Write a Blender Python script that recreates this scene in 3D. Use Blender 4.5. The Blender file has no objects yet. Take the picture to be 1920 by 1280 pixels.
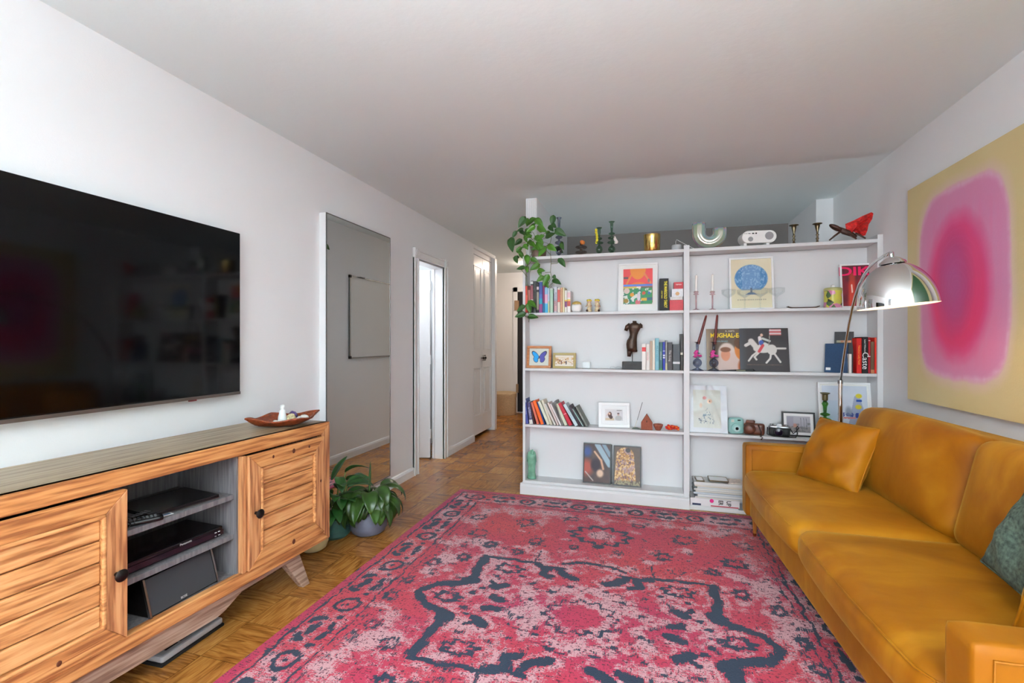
import bpy, bmesh, math, random
import numpy as np
from mathutils import Vector, Matrix, Euler

random.seed(7)
RNG = np.random.default_rng(7)
C = bpy.context.scene.collection
PI = math.pi

# ------------------------------------------------------------------ camera
CAM_H = 1.23
FOC = 880.0                       # focal length in pixels of the 1920 px wide frame
YAW = math.atan(256 / 880)
cd = bpy.data.cameras.new('camera'); cam = bpy.data.objects.new('camera', cd); C.objects.link(cam)
cd.sensor_width = 36; cd.lens = FOC / 1920 * 36; cd.shift_y = 1 / 1920; cd.clip_start = 0.05
cam.location = (0, 0, CAM_H); cam.rotation_euler = (PI / 2, 0, YAW)
bpy.context.scene.camera = cam

# ------------------------------------------------------------------ light and exposure
sc = bpy.context.scene
sc.view_settings.view_transform = 'Standard'; sc.view_settings.look = 'None'
sc.view_settings.gamma = 1; sc.view_settings.exposure = 0.60
sc.view_settings.use_curve_mapping = False
sc.render.engine = 'CYCLES'
sc.cycles.max_bounces = 12; sc.cycles.diffuse_bounces = 6; sc.cycles.glossy_bounces = 6
sc.cycles.transmission_bounces = 8; sc.cycles.transparent_max_bounces = 24
sc.cycles.caustics_reflective = False; sc.cycles.caustics_refractive = False
sc.cycles.sample_clamp_indirect = 6
try:
    sc.cycles.use_denoising = True
except Exception:
    pass
w = bpy.data.worlds.new('world'); sc.world = w; w.use_nodes = True
w.node_tree.nodes['Background'].inputs[0].default_value = (0.80, 0.88, 1.0, 1)
w.node_tree.nodes['Background'].inputs[1].default_value = 2.0

def area(name, loc, rot, sx, sy, power, col=(1, 1, 1)):
    d = bpy.data.lights.new(name, 'AREA'); d.shape = 'RECTANGLE'; d.size = sx; d.size_y = sy
    d.energy = power; d.color = col
    o = bpy.data.objects.new(name, d); o.location = loc; o.rotation_euler = rot; C.objects.link(o); return o
def point(name, loc, power, col=(1, 1, 1), r=0.08):
    d = bpy.data.lights.new(name, 'POINT'); d.energy = power; d.color = col; d.shadow_soft_size = r
    o = bpy.data.objects.new(name, d); o.location = loc; C.objects.link(o); return o
ZC = 2.445                        # ceiling height
XL, XR = -2.08, 1.50              # side walls
YB = -5.60                        # window wall behind the camera
area('window_daylight', (-0.85, YB - 0.12, 1.22), (PI / 2, 0, 0), 2.2, 1.75, 128, (0.88, 0.95, 1.0))
FILL_UPL = ((-0.75, -3.45, 215), (0.10, -2.70, 195), (-0.15, -0.60, 112))     # added uplighters that fill the room with ceiling bounce, built below
for tx, ty, pw in FILL_UPL:
    area('fill_uplight', (tx, ty, 1.215), (PI, 0, 0), 0.26, 0.26, pw, (0.85, 0.93, 1.0))
area('alcove_fill_light', (0.15, 4.35, 0.90), (PI, 0, 0), 0.12, 0.12, 2.6, (0.95, 0.97, 1.0))  # added fill hidden behind the bookcase, brightens the alcove ceiling
LAMP_E = dict(pendant=4.0, ceiling=12.0, hall=72.0, alcove=33.0, closet=60.0)      # lamp radiance; the closet lamp is added fill

# ------------------------------------------------------------------ helpers
cY, sY = math.cos(YAW), math.sin(YAW)
def ray(u, v):
    t = (u - 960) / FOC
    return Vector((t * cY - sY, cY + t * sY, (641 - v) / FOC))
def onY(u, v, Y): r = ray(u, v); k = Y / r.y; return Vector((r.x * k, Y, CAM_H + r.z * k))
def onX(u, v, X): r = ray(u, v); k = X / r.x; return Vector((X, r.y * k, CAM_H + r.z * k))
def onZ(u, v, Z): r = ray(u, v); k = (Z - CAM_H) / r.z; return Vector((r.x * k, r.y * k, Z))

def lin(c):
    if isinstance(c, str):
        c = c.lstrip('#'); c = tuple(int(c[i:i + 2], 16) for i in (0, 2, 4))
    if max(c) > 1.0 or isinstance(c[0], int):
        c = tuple(x / 255 for x in c)
    return tuple((x / 12.92) if x <= 0.04045 else ((x + 0.055) / 1.055) ** 2.4 for x in c)

MATS = {}
def mat(name, col=(200, 200, 200), rough=0.6, metal=0.0, spec=0.5, trans=0.0, ior=1.45, alpha=1.0, coat=0.0,
        emit=None, estr=0.0, sheen=0.0, bump=0.0, bscale=60.0, mottle=0.0, mscale=8.0, attr=None, thin=False):
    if name in MATS: return MATS[name]
    m = bpy.data.materials.new(name); m.use_nodes = True; nt = m.node_tree; b = nt.nodes['Principled BSDF']
    c = lin(col) + (1,)
    b.inputs['Base Color'].default_value = c
    b.inputs['Roughness'].default_value = rough; b.inputs['Metallic'].default_value = metal
    b.inputs['Specular IOR Level'].default_value = spec; b.inputs['Transmission Weight'].default_value = trans
    b.inputs['IOR'].default_value = ior; b.inputs['Alpha'].default_value = alpha; b.inputs['Coat Weight'].default_value = coat
    b.inputs['Sheen Weight'].default_value = sheen
    if emit: b.inputs['Emission Color'].default_value = lin(emit) + (1,); b.inputs['Emission Strength'].default_value = estr
    if attr:
        a = nt.nodes.new('ShaderNodeVertexColor'); a.layer_name = attr
        nt.links.new(a.outputs[0], b.inputs['Base Color'])
    if mottle or bump:
        tc = nt.nodes.new('ShaderNodeTexCoord')
    if mottle:
        n = nt.nodes.new('ShaderNodeTexNoise'); n.inputs['Scale'].default_value = mscale; n.inputs['Detail'].default_value = 5
        nt.links.new(tc.outputs['Object'], n.inputs['Vector'])
        mx = nt.nodes.new('ShaderNodeMix'); mx.data_type = 'RGBA'
        mr = nt.nodes.new('ShaderNodeMapRange'); mr.inputs[1].default_value = 0.3; mr.inputs[2].default_value = 0.7
        nt.links.new(n.outputs[0], mr.inputs[0]); nt.links.new(mr.outputs[0], mx.inputs[0])
        mx.inputs[6].default_value = tuple(x * (1 - mottle) for x in c[:3]) + (1,)
        mx.inputs[7].default_value = tuple(min(1, x * (1 + mottle)) for x in c[:3]) + (1,)
        nt.links.new(mx.outputs[2], b.inputs['Base Color'])
    if bump:
        n = nt.nodes.new('ShaderNodeTexNoise'); n.inputs['Scale'].default_value = bscale; n.inputs['Detail'].default_value = 4
        nt.links.new(tc.outputs['Object'], n.inputs['Vector'])
        bp = nt.nodes.new('ShaderNodeBump'); bp.inputs['Strength'].default_value = bump; bp.inputs['Distance'].default_value = 0.004
        nt.links.new(n.outputs[0], bp.inputs['Height']); nt.links.new(bp.outputs[0], b.inputs['Normal'])
    MATS[name] = m
    return m

class MB:
    def __init__(s): s.v = []; s.f = []; s.col = []
    def add(s, vs, fs, M=None):
        o = len(s.v)
        for p in vs:
            p = Vector(p)
            s.v.append(tuple(M @ p) if M is not None else tuple(p))
        s.f += [tuple(i + o for i in f) for f in fs]
        return s
    def box(s, x0, x1, y0, y1, z0, z1, M=None):
        vs = [(x, y, z) for x in (x0, x1) for y in (y0, y1) for z in (z0, z1)]
        return s.add(vs, [(0, 1, 3, 2), (4, 6, 7, 5), (0, 4, 5, 1), (2, 3, 7, 6), (0, 2, 6, 4), (1, 5, 7, 3)], M)
    def lathe(s, prof, seg=24, M=None, a0=0.0, a1=2 * PI, cx=0, cy=0, caps=True):
        full = abs(a1 - a0 - 2 * PI) < 1e-6; n = seg if full else seg + 1; vs = []; fs = []
        for r, z in prof:
            for k in range(n):
                a = a0 + (a1 - a0) * k / seg
                vs.append((cx + r * math.cos(a), cy + r * math.sin(a), z))
        for i in range(len(prof) - 1):
            for k in range(seg):
                k2 = (k + 1) % n
                fs.append((i * n + k, i * n + k2, (i + 1) * n + k2, (i + 1) * n + k))
        if full and caps:
            if prof[0][0] > 1e-5: fs.append(tuple(reversed(range(n))))
            if prof[-1][0] > 1e-5: fs.append(tuple(range((len(prof) - 1) * n, len(prof) * n)))
        return s.add(vs, fs, M)
    def tube(s, pts, r, seg=8, M=None, caps=True):
        pts = [Vector(p) for p in pts]; n = len(pts)
        rs = r if isinstance(r, (list, tuple)) else [r] * n
        vs = []; fs = []; prev = None
        for i, p in enumerate(pts):
            t = (pts[min(i + 1, n - 1)] - pts[max(i - 1, 0)])
            t = t.normalized() if t.length > 1e-9 else Vector((0, 0, 1))
            if prev is None:
                a = Vector((0, 0, 1)) if abs(t.z) < 0.9 else Vector((1, 0, 0))
                nx = t.cross(a).normalized()
            else:
                nx = (prev - t * prev.dot(t)); nx = nx.normalized() if nx.length > 1e-6 else t.orthogonal().normalized()
            prev = nx; ny = t.cross(nx)
            for k in range(seg):
                a = 2 * PI * k / seg
                vs.append(p + (nx * math.cos(a) + ny * math.sin(a)) * rs[i])
        for i in range(n - 1):
            for k in range(seg):
                k2 = (k + 1) % seg
                fs.append((i * seg + k, i * seg + k2, (i + 1) * seg + k2, (i + 1) * seg + k))
        if caps: fs += [tuple(reversed(range(seg))), tuple(range((n - 1) * seg, n * seg))]
        return s.add(vs, fs, M)
    def prism(s, poly, y0, y1, M=None):          # polygon in x-z, extruded along y
        n = len(poly)
        vs = [(x, y0, z) for x, z in poly] + [(x, y1, z) for x, z in poly]
        fs = [tuple(range(n)), tuple(reversed(range(n, 2 * n)))]
        fs += [(i, i + n, (i + 1) % n + n, (i + 1) % n) for i in range(n)]
        return s.add(vs, fs, M)
    def rbox(s, sx, sy, sz, r, n=8, M=None, crown=(0, 0, 0), fn=None):     # rounded box centred at 0, optional crown
        h = (sx / 2, sy / 2, sz / 2); vs = []; fs = []; idx = {}
        def P(a, b, c):
            key = (a, b, c)
            if key in idx: return idx[key]
            p = [(-1 + 2 * q / n) for q in key]
            # denser near the edges
            p = [math.copysign(abs(x) ** 0.7, x) if 0 < abs(x) < 1 else x for x in p]
            q = [x * hh for x, hh in zip(p, h)]
            inn = [max(-hh + r, min(hh - r, x)) for x, hh in zip(q, h)]
            d = Vector([a_ - b_ for a_, b_ in zip(q, inn)])
            if d.length > 1e-9: d = d.normalized() * r
            o = Vector(inn) + d
            u_, v_, w_ = o.x / h[0], o.y / h[1], o.z / h[2]
            o = o + Vector((crown[0] * (1 - v_ * v_) * (1 - w_ * w_) * (1 if u_ > 0 else -1) * abs(u_),
                            crown[1] * (1 - u_ * u_) * (1 - w_ * w_) * (1 if v_ > 0 else -1) * abs(v_),
                            crown[2] * (1 - u_ * u_) * (1 - v_ * v_) * (1 if w_ > 0 else -1) * abs(w_)))
            if fn: o = fn(o, u_, v_, w_)
            idx[key] = len(vs); vs.append(o); return idx[key]
        for ax in range(3):
            for side in (0, n):
                for i in range(n):
                    for j in range(n):
                        q = []
                        for (di, dj) in ((0, 0), (1, 0), (1, 1), (0, 1)):
                            k = [0, 0, 0]; k[ax] = side; k[(ax + 1) % 3] = i + di; k[(ax + 2) % 3] = j + dj; q.append(P(*k))
                        fs.append(tuple(q) if side else tuple(reversed(q)))
        return s.add(vs, fs, M)
    def sphere(s, r, M=None, seg=20, rings=12, sc_=(1, 1, 1), c=(0, 0, 0)):
        prof = [(r * math.sin(PI * i / rings), -r * math.cos(PI * i / rings)) for i in range(rings + 1)]
        prof[0] = (1e-6, -r); prof[-1] = (1e-6, r)
        S = Matrix.Translation(c) @ Matrix.Diagonal((*sc_, 1))
        return s.lathe(prof, seg, (M @ S) if M is not None else S)
    def grid(s, fn, nu, nv, M=None):
        vs = [fn(i / nu, j / nv) for j in range(nv + 1) for i in range(nu + 1)]
        fs = [(j * (nu + 1) + i, j * (nu + 1) + i + 1, (j + 1) * (nu + 1) + i + 1, (j + 1) * (nu + 1) + i) for j in range(nv) for i in range(nu)]
        return s.add(vs, fs, M)
    def build(s, name, m, parent=None, smooth=False, bevel=0.0, bseg=2, solid=0.0):
        me = bpy.data.meshes.new(name); me.from_pydata(s.v, [], s.f); me.validate()
        bm = bmesh.new(); bm.from_mesh(me); bmesh.ops.recalc_face_normals(bm, faces=bm.faces); bm.to_mesh(me); bm.free()
        if m is not None:
            me.materials.append(m)
        o = bpy.data.objects.new(name, me); C.objects.link(o)
        if parent is not None: o.parent = parent
        if smooth:
            me.polygons.foreach_set('use_smooth', [True] * len(me.polygons))
            if smooth == 'auto':
                me.set_sharp_from_angle(angle=math.radians(40))
        if solid:
            md = o.modifiers.new('solid', 'SOLIDIFY'); md.thickness = solid; md.offset = 0
        if bevel:
            md = o.modifiers.new('bevel', 'BEVEL'); md.width = bevel; md.segments = bseg; md.limit_method = 'ANGLE'
        return o

def tag(o, label, cat, group=None):
    o['label'] = label; o['category'] = cat
    if group: o['group'] = group
    return o
def thing(name, label, cat, loc=(0, 0, 0), rot=0.0, group=None):
    o = bpy.data.objects.new(name, None); o.empty_display_size = 0.05; C.objects.link(o)
    o.location = loc; o.rotation_euler = rot if isinstance(rot, (tuple, Euler)) else (0, 0, rot)
    return tag(o, label, cat, group)
def struct(o): o['kind'] = 'structure'; return o
def dup(root, loc, rot=None, label=None):
    r = root.copy(); C.objects.link(r); r.location = loc
    if rot is not None: r.rotation_euler = (0, 0, rot)
    if label: r['label'] = label
    for ch in list(root.children):
        c_ = ch.copy(); C.objects.link(c_); c_.parent = r
        for g in list(ch.children):
            d_ = g.copy(); C.objects.link(d_); d_.parent = c_
    return r
def lettering(parent, txt, size, loc, rot, m, align='CENTER', sx=1.0, extrude=0.0004, name='lettering', spacing=1.0, bold=0.0):
    cu = bpy.data.curves.new(name, 'FONT'); cu.body = txt; cu.size = size; cu.align_x = align; cu.align_y = 'CENTER'
    cu.extrude = extrude; cu.space_character = spacing; cu.offset = bold; cu.resolution_u = 3
    tmp = bpy.data.objects.new(name, cu); me = bpy.data.meshes.new_from_object(tmp); bpy.data.objects.remove(tmp)
    me.name = name; me.materials.clear(); me.materials.append(m); o = bpy.data.objects.new(name, me); C.objects.link(o); o.parent = parent
    o.location = loc; o.rotation_euler = rot; o.scale = (sx, 1, 1); return o
def vnoise(nu, nv, fu, fv, seed):      # smooth value noise on a grid
    r = np.random.default_rng(seed); g = r.random((int(fv) + 3, int(fu) + 3))
    x = np.linspace(0, fu, nu); y = np.linspace(0, fv, nv)
    xi = x.astype(int); yi = y.astype(int); xf = x - xi; yf = y - yi
    xf = xf * xf * (3 - 2 * xf); yf = yf * yf * (3 - 2 * yf)
    a = g[np.ix_(yi, xi)]; b = g[np.ix_(yi, xi + 1)]; c_ = g[np.ix_(yi + 1, xi)]; d_ = g[np.ix_(yi + 1, xi + 1)]
    return (a * (1 - xf) + b * xf) * (1 - yf)[:, None] + (c_ * (1 - xf) + d_ * xf) * yf[:, None]
def fbm(nu, nv, f, seed, asp=1.0, octv=3):
    t = 0; a = 0.5; s_ = 0
    for k in range(octv):
        t = t + a * vnoise(nu, nv, f * asp * 2 ** k, f * 2 ** k, seed + k); s_ += a; a *= 0.5
    return t / s_
def art(name, w_, h_, fn, parent, M=None, res=64, m=None, linear=False):   # printed panel in the x-z plane, faces -y
    nu = max(4, int(res)); nv = max(4, int(res * h_ / w_))
    us = np.linspace(0, 1, nu); vs_ = np.linspace(0, 1, nv); U, V = np.meshgrid(us, vs_)
    col = fn(U, V, nu, nv)
    x = (U - 0.5) * w_; z = V * h_
    co = np.stack([x, np.zeros_like(x), z], -1).reshape(-1, 3)
    i = np.arange(nu - 1); j = np.arange(nv - 1); I, J = np.meshgrid(i, j); a = (J * nu + I).ravel()
    f = np.stack([a, a + 1, a + 1 + nu, a + nu], 1)
    me = bpy.data.meshes.new(name); me.vertices.add(len(co)); me.vertices.foreach_set('co', co.ravel().astype(np.float32))
    me.loops.add(f.size); me.loops.foreach_set('vertex_index', f.ravel().astype(np.int32))
    me.polygons.add(len(f)); me.polygons.foreach_set('loop_start', (np.arange(len(f)) * 4).astype(np.int32))
    me.update(calc_edges=True)
    ca = me.color_attributes.new('Col', 'FLOAT_COLOR', 'POINT')
    cc = np.ones((nu * nv, 4), np.float32); c3 = col.reshape(-1, 3)
    if not linear:
        c3 = np.clip(c3, 0, 255) / 255; c3 = np.where(c3 <= 0.04045, c3 / 12.92, ((c3 + 0.055) / 1.055) ** 2.4)
    cc[:, :3] = c3; ca.data.foreach_set('color', cc.ravel())
    me.materials.append(m or mat('print', rough=0.55, attr='Col'))
    o = bpy.data.objects.new(name, me); C.objects.link(o); o.parent = parent
    if M is not None: o.matrix_local = M
    return o
def fill(U, c_): return np.ones(U.shape + (3,)) * np.array(c_, float)
def put(img, mask, c_, a=1.0):
    k = (np.clip(mask.astype(float), 0, 1) * a)[..., None]; return img * (1 - k) + np.array(c_, float) * k
def ell(U, V, cx, cy, rx, ry, soft=0.06): 
    d = np.sqrt(((U - cx) / rx) ** 2 + ((V - cy) / ry) ** 2); return np.clip((1 - d) / soft + 0.5, 0, 1)
def seg(U, V, x0, y0, x1, y1, wd, asp=1.0, soft=0.4):
    px, py = U - x0, (V - y0) * asp; dx, dy = x1 - x0, (y1 - y0) * asp
    t = np.clip((px * dx + py * dy) / (dx * dx + dy * dy + 1e-9), 0, 1)
    d = np.sqrt((px - t * dx) ** 2 + (py - t * dy) ** 2); return np.clip((1 - d / wd) / soft + 0.5, 0, 1)
def rect(U, V, x0, x1, y0, y1): return ((U > x0) & (U < x1) & (V > y0) & (V < y1)).astype(float)

# ------------------------------------------------------------------ materials
def wood(name, cols, axis=0, scale=1.0, rough=0.5, knots=True, stretch=17.0, bump=0.12):
    if name in MATS: return MATS[name]
    m = bpy.data.materials.new(name); m.use_nodes = True; nt = m.node_tree; b = nt.nodes['Principled BSDF']; N = nt.nodes.new; L = nt.links.new
    tc = N('ShaderNodeTexCoord'); mp = N('ShaderNodeMapping'); s3 = [stretch * scale] * 3; s3[axis] = scale * 1.0
    mp.inputs['Scale'].default_value = s3
    oi = N('ShaderNodeObjectInfo'); ad = N('ShaderNodeVectorMath'); ad.operation = 'ADD'
    cm = N('ShaderNodeCombineXYZ'); mu = N('ShaderNodeMath'); mu.operation = 'MULTIPLY'; mu.inputs[1].default_value = 13.0
    L(oi.outputs['Random'], mu.inputs[0]); L(mu.outputs[0], cm.inputs[0]); L(mu.outputs[0], cm.inputs[1]); L(mu.outputs[0], cm.inputs[2])
    L(tc.outputs['Object'], ad.inputs[0]); L(cm.outputs[0], ad.inputs[1]); L(ad.outputs[0], mp.inputs['Vector'])
    n1 = N('ShaderNodeTexNoise'); n1.inputs['Scale'].default_value = 1.0; n1.inputs['Detail'].default_value = 3; n1.inputs['Distortion'].default_value = 0.35
    L(mp.outputs[0], n1.inputs['Vector'])
    rings = N('ShaderNodeMath'); rings.operation = 'MULTIPLY'; rings.inputs[1].default_value = 44.0
    sn = N('ShaderNodeMath'); sn.operation = 'SINE'; L(n1.outputs[0], rings.inputs[0]); L(rings.outputs[0], sn.inputs[0])
    n2 = N('ShaderNodeTexNoise'); n2.inputs['Scale'].default_value = 5.0; n2.inputs['Detail'].default_value = 6; L(mp.outputs[0], n2.inputs['Vector'])
    a = N('ShaderNodeMath'); a.operation = 'MULTIPLY_ADD'; a.inputs[1].default_value = 0.07; L(sn.outputs[0], a.inputs[0]); L(n2.outputs[0], a.inputs[2])
    cr = N('ShaderNodeValToRGB'); e = cr.color_ramp.elements
    e[0].position = 0.34; e[0].color = lin(cols[0]) + (1,); e[1].position = 0.67; e[1].color = lin(cols[2]) + (1,)
    k = cr.color_ramp.elements.new(0.5); k.color = lin(cols[1]) + (1,)
    L(a.outputs[0], cr.inputs[0]); L(cr.outputs[0], b.inputs['Base Color']); b.inputs['Roughness'].default_value = rough
    bp = N('ShaderNodeBump'); bp.inputs['Strength'].default_value = bump; bp.inputs['Distance'].default_value = 0.003
    L(a.outputs[0], bp.inputs['Height']); L(bp.outputs[0], b.inputs['Normal'])
    MATS[name] = m; return m

WALL = mat('wall_paint', (236, 237, 238), 0.7, bump=0.08, bscale=220, spec=0.25)
CEIL = mat('ceiling_paint', (230, 240, 241), 0.85, bump=0.25, bscale=35, spec=0.15)
TRIM = mat('trim_paint', (232, 233, 234), 0.35)
SHELFW = mat('shelf_paint', (216, 216, 217), 0.45)
CHROME = mat('chrome', (225, 225, 225), 0.03, 1.0)
STEEL = mat('steel', (170, 170, 170), 0.25, 1.0)
BRASS = mat('brass', (196, 160, 84), 0.22, 1.0)
ABRASS = mat('aged_brass', (120, 108, 84), 0.3, 1.0)
BLACKP = mat('black_plastic', (16, 16, 18), 0.25)
BLACKM = mat('black_matte', (22, 22, 23), 0.6)
WHITEP = mat('white_plastic', (235, 235, 233), 0.35)
PAPER = mat('paper', (228, 224, 212), 0.8)
DARKMET = mat('dark_bronze', (38, 34, 32), 0.35, 0.8)

def floor_material():
    m = bpy.data.materials.new('parquet'); m.use_nodes = True; nt = m.node_tree; b = nt.nodes['Principled BSDF']; N = nt.nodes.new; L = nt.links.new
    T = 0.2286
    geo = N('ShaderNodeNewGeometry'); sep = N('ShaderNodeSeparateXYZ'); L(geo.outputs['Position'], sep.inputs[0])
    def M(op, a=None, b_=None, va=None, vb=None):
        n = N('ShaderNodeMath'); n.operation = op
        if a is not None: L(a, n.inputs[0])
        if va is not None: n.inputs[0].default_value = va
        if b_ is not None: L(b_, n.inputs[1])
        if vb is not None: n.inputs[1].default_value = vb
        return n.outputs[0]
    x = M('DIVIDE', M('ADD', sep.outputs[0], vb=1.687 + 10 * T), vb=T); y = M('DIVIDE', M('ADD', sep.outputs[1], vb=-1.427 + 40 * T), vb=T)
    ix, iy = M('FLOOR', x), M('FLOOR', y); fx, fy = M('FRACT', x), M('FRACT', y)
    par = M('MODULO', M('ADD', ix, iy), vb=2.0)                         # 0 / 1 checker of grain direction
    cid = N('ShaderNodeCombineXYZ'); L(ix, cid.inputs[0]); L(iy, cid.inputs[1])
    wn = N('ShaderNodeTexWhiteNoise'); wn.noise_dimensions = '3D'; L(cid.outputs[0], wn.inputs['Vector'])
    # grain: stretched along x or along y
    def grain(sx, sy, off):
        c_ = N('ShaderNodeCombineXYZ'); L(M('MULTIPLY', sep.outputs[0], vb=sx), c_.inputs[0]); L(M('MULTIPLY', sep.outputs[1], vb=sy), c_.inputs[1])
        L(M('MULTIPLY', wn.outputs[0], vb=37.0), c_.inputs[2])
        n = N('ShaderNodeTexNoise'); n.inputs['Scale'].default_value = 1.0; n.inputs['Detail'].default_value = 6; n.inputs['Distortion'].default_value = 1.0
        L(c_.outputs[0], n.inputs['Vector']); return n.outputs[0]
    g1, g2 = grain(8, 75, 0), grain(75, 8, 0)
    mx = N('ShaderNodeMix'); L(par, mx.inputs[0]); L(g1, mx.inputs[2]); L(g2, mx.inputs[3]); g = mx.outputs[0]
    cr = N('ShaderNodeValToRGB'); e = cr.color_ramp.elements
    e[0].position = 0.28; e[0].color = lin((112, 64, 24)) + (1,); e[1].position = 0.72; e[1].color = lin((188, 130, 62)) + (1,)
    k = e.new(0.48); k.color = lin((156, 99, 42)) + (1,)
    shifted = M('ADD', g, M('MULTIPLY', M('SUBTRACT', wn.outputs[0], vb=0.5), vb=0.16)); shifted = M('ADD', shifted, M('MULTIPLY', M('SUBTRACT', par, vb=0.5), vb=0.07))
    L(shifted, cr.inputs[0])
    ex = M('MINIMUM', fx, M('SUBTRACT', None, fx, va=1.0)); ey = M('MINIMUM', fy, M('SUBTRACT', None, fy, va=1.0))
    edge = M('MINIMUM', ex, ey); j = N('ShaderNodeMapRange'); j.inputs[1].default_value = 0.002; j.inputs[2].default_value = 0.009; L(edge, j.inputs[0])
    j.inputs[3].default_value = 0.35; j.inputs[4].default_value = 1.0
    mul = N('ShaderNodeMix'); mul.data_type = 'RGBA'; mul.blend_type = 'MULTIPLY'; mul.inputs[0].default_value = 1.0
    L(cr.outputs[0], mul.inputs[6]); L(j.outputs[0], mul.inputs[7]); L(mul.outputs[2], b.inputs['Base Color'])
    b.inputs['Roughness'].default_value = 0.27; b.inputs['Specular IOR Level'].default_value = 0.5
    bp = N('ShaderNodeBump'); bp.inputs['Strength'].default_value = 0.12; bp.inputs['Distance'].default_value = 0.002
    L(g, bp.inputs['Height']); L(bp.outputs[0], b.inputs['Normal'])
    return m

def velvet(name, base, light, dark, scale=3.0, rough=0.55):
    m = bpy.data.materials.new(name); m.use_nodes = True; nt = m.node_tree; b = nt.nodes['Principled BSDF']; N = nt.nodes.new; L = nt.links.new
    tc = N('ShaderNodeTexCoord'); n = N('ShaderNodeTexNoise'); n.inputs['Scale'].default_value = scale; n.inputs['Detail'].default_value = 7; n.inputs['Distortion'].default_value = 0.9
    mp = N('ShaderNodeMapping'); mp.inputs['Scale'].default_value = (1.0, 1.6, 1.0); L(tc.outputs['Object'], mp.inputs[0]); L(mp.outputs[0], n.inputs['Vector'])
    cr = N('ShaderNodeValToRGB'); e = cr.color_ramp.elements; e[0].position = 0.30; e[0].color = lin(dark) + (1,); e[1].position = 0.72; e[1].color = lin(light) + (1,)
    k = e.new(0.5); k.color = lin(base) + (1,)
    L(n.outputs[0], cr.inputs[0]); L(cr.outputs[0], b.inputs['Base Color'])
    b.inputs['Roughness'].default_value = rough; b.inputs['Sheen Weight'].default_value = 0.22; b.inputs['Sheen Roughness'].default_value = 0.35
    b.inputs['Sheen Tint'].default_value = lin((255, 214, 90)) + (1,); b.inputs['Specular IOR Level'].default_value = 0.2
    n2 = N('ShaderNodeTexNoise'); n2.inputs['Scale'].default_value = 9; n2.inputs['Detail'].default_value = 3; L(tc.outputs['Object'], n2.inputs['Vector'])
    bp = N('ShaderNodeBump'); bp.inputs['Strength'].default_value = 0.25; bp.inputs['Distance'].default_value = 0.01; L(n2.outputs[0], bp.inputs['Height']); L(bp.outputs[0], b.inputs['Normal'])
    MATS[name] = m; return m
VELVET = velvet('mustard_velvet', (156, 93, 5), (180, 120, 22), (134, 74, 3), 2.2)

# ------------------------------------------------------------------ room shell
def sbox(name, x0, x1, y0, y1, z0, z1, m=WALL, bevel=0.0):
    return struct(MB().box(x0, x1, y0, y1, z0, z1).build(name, m, bevel=bevel))
sbox('floor', -4.2, 1.7, YB - 0.1, 8.1, -0.05, 0.0, floor_material())
sbox('ceiling', -4.2, 1.7, YB - 0.1, 8.1, ZC, ZC + 0.05, CEIL)
wl = MB()
D0, D1, DH = 3.965, 4.545, 2.01
wl.box(XL - 0.12, XL, YB, D0, 0, ZC); wl.box(XL - 0.12, XL, D1, 5.45, 0, ZC); wl.box(XL - 0.12, XL, D0, D1, DH, ZC)
wl.box(XL - 0.12, XL, 5.45, 6.24, 2.40, ZC); wl.box(XL - 0.12, XL, 6.24, 6.31, 0, ZC)
struct(wl.build('wall_left', WALL))
sbox('wall_right', XR, XR + 0.12, YB, 5.5, 0, ZC)
sbox('wall_far', -3.4, -0.9, 7.9, 8.0, 0, ZC)
sbox('wall_hall_side', -3.5, -3.4, 6.31, 8.0, 0, ZC)
hb = MB(); hb.box(-3.4, XL - 0.12, 6.19, 6.31, 0, ZC); hb.box(-3.0, -2.9, 3.4, 6.19, 0, ZC); hb.box(-2.9, XL - 0.12, 3.4, 3.5, 0, ZC); hb.box(-2.9, XL - 0.12, 5.2, 5.3, 0, ZC)
struct(hb.build('wall_closet', WALL))
sbox('wall_partition', -1.0, -0.905, 3.87, 7.9, 0, ZC)
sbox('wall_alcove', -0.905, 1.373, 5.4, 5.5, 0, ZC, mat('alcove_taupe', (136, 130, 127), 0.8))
sbox('wall_corner', 1.373, XR, 4.57, 5.5, 0, ZC)
# window wall behind the camera
wb = MB(); WX0, WX1, WZ0, WZ1 = -1.96, 0.26, 0.35, 2.10
wb.box(XL - 0.12, WX0, YB - 0.1, YB, 0, ZC); wb.box(WX1, XR + 0.12, YB - 0.1, YB, 0, ZC)
wb.box(WX0, WX1, YB - 0.1, YB, 0, WZ0); wb.box(WX0, WX1, YB - 0.1, YB, WZ1, ZC); struct(wb.build('wall_back', WALL))
wf = MB()
for x in (WX0, -1.24, -0.50, WX1 - 0.05): wf.box(x, x + 0.05, YB - 0.08, YB - 0.02, WZ0, WZ1)
wf.box(WX0, WX1, YB - 0.08, YB - 0.02, WZ0, WZ0 + 0.05); wf.box(WX0, WX1, YB - 0.08, YB - 0.02, WZ1 - 0.05, WZ1)
wf.box(WX0, WX1, YB - 0.08, YB - 0.02, 0.95, 0.99)
struct(wf.build('window_1', TRIM))

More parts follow.
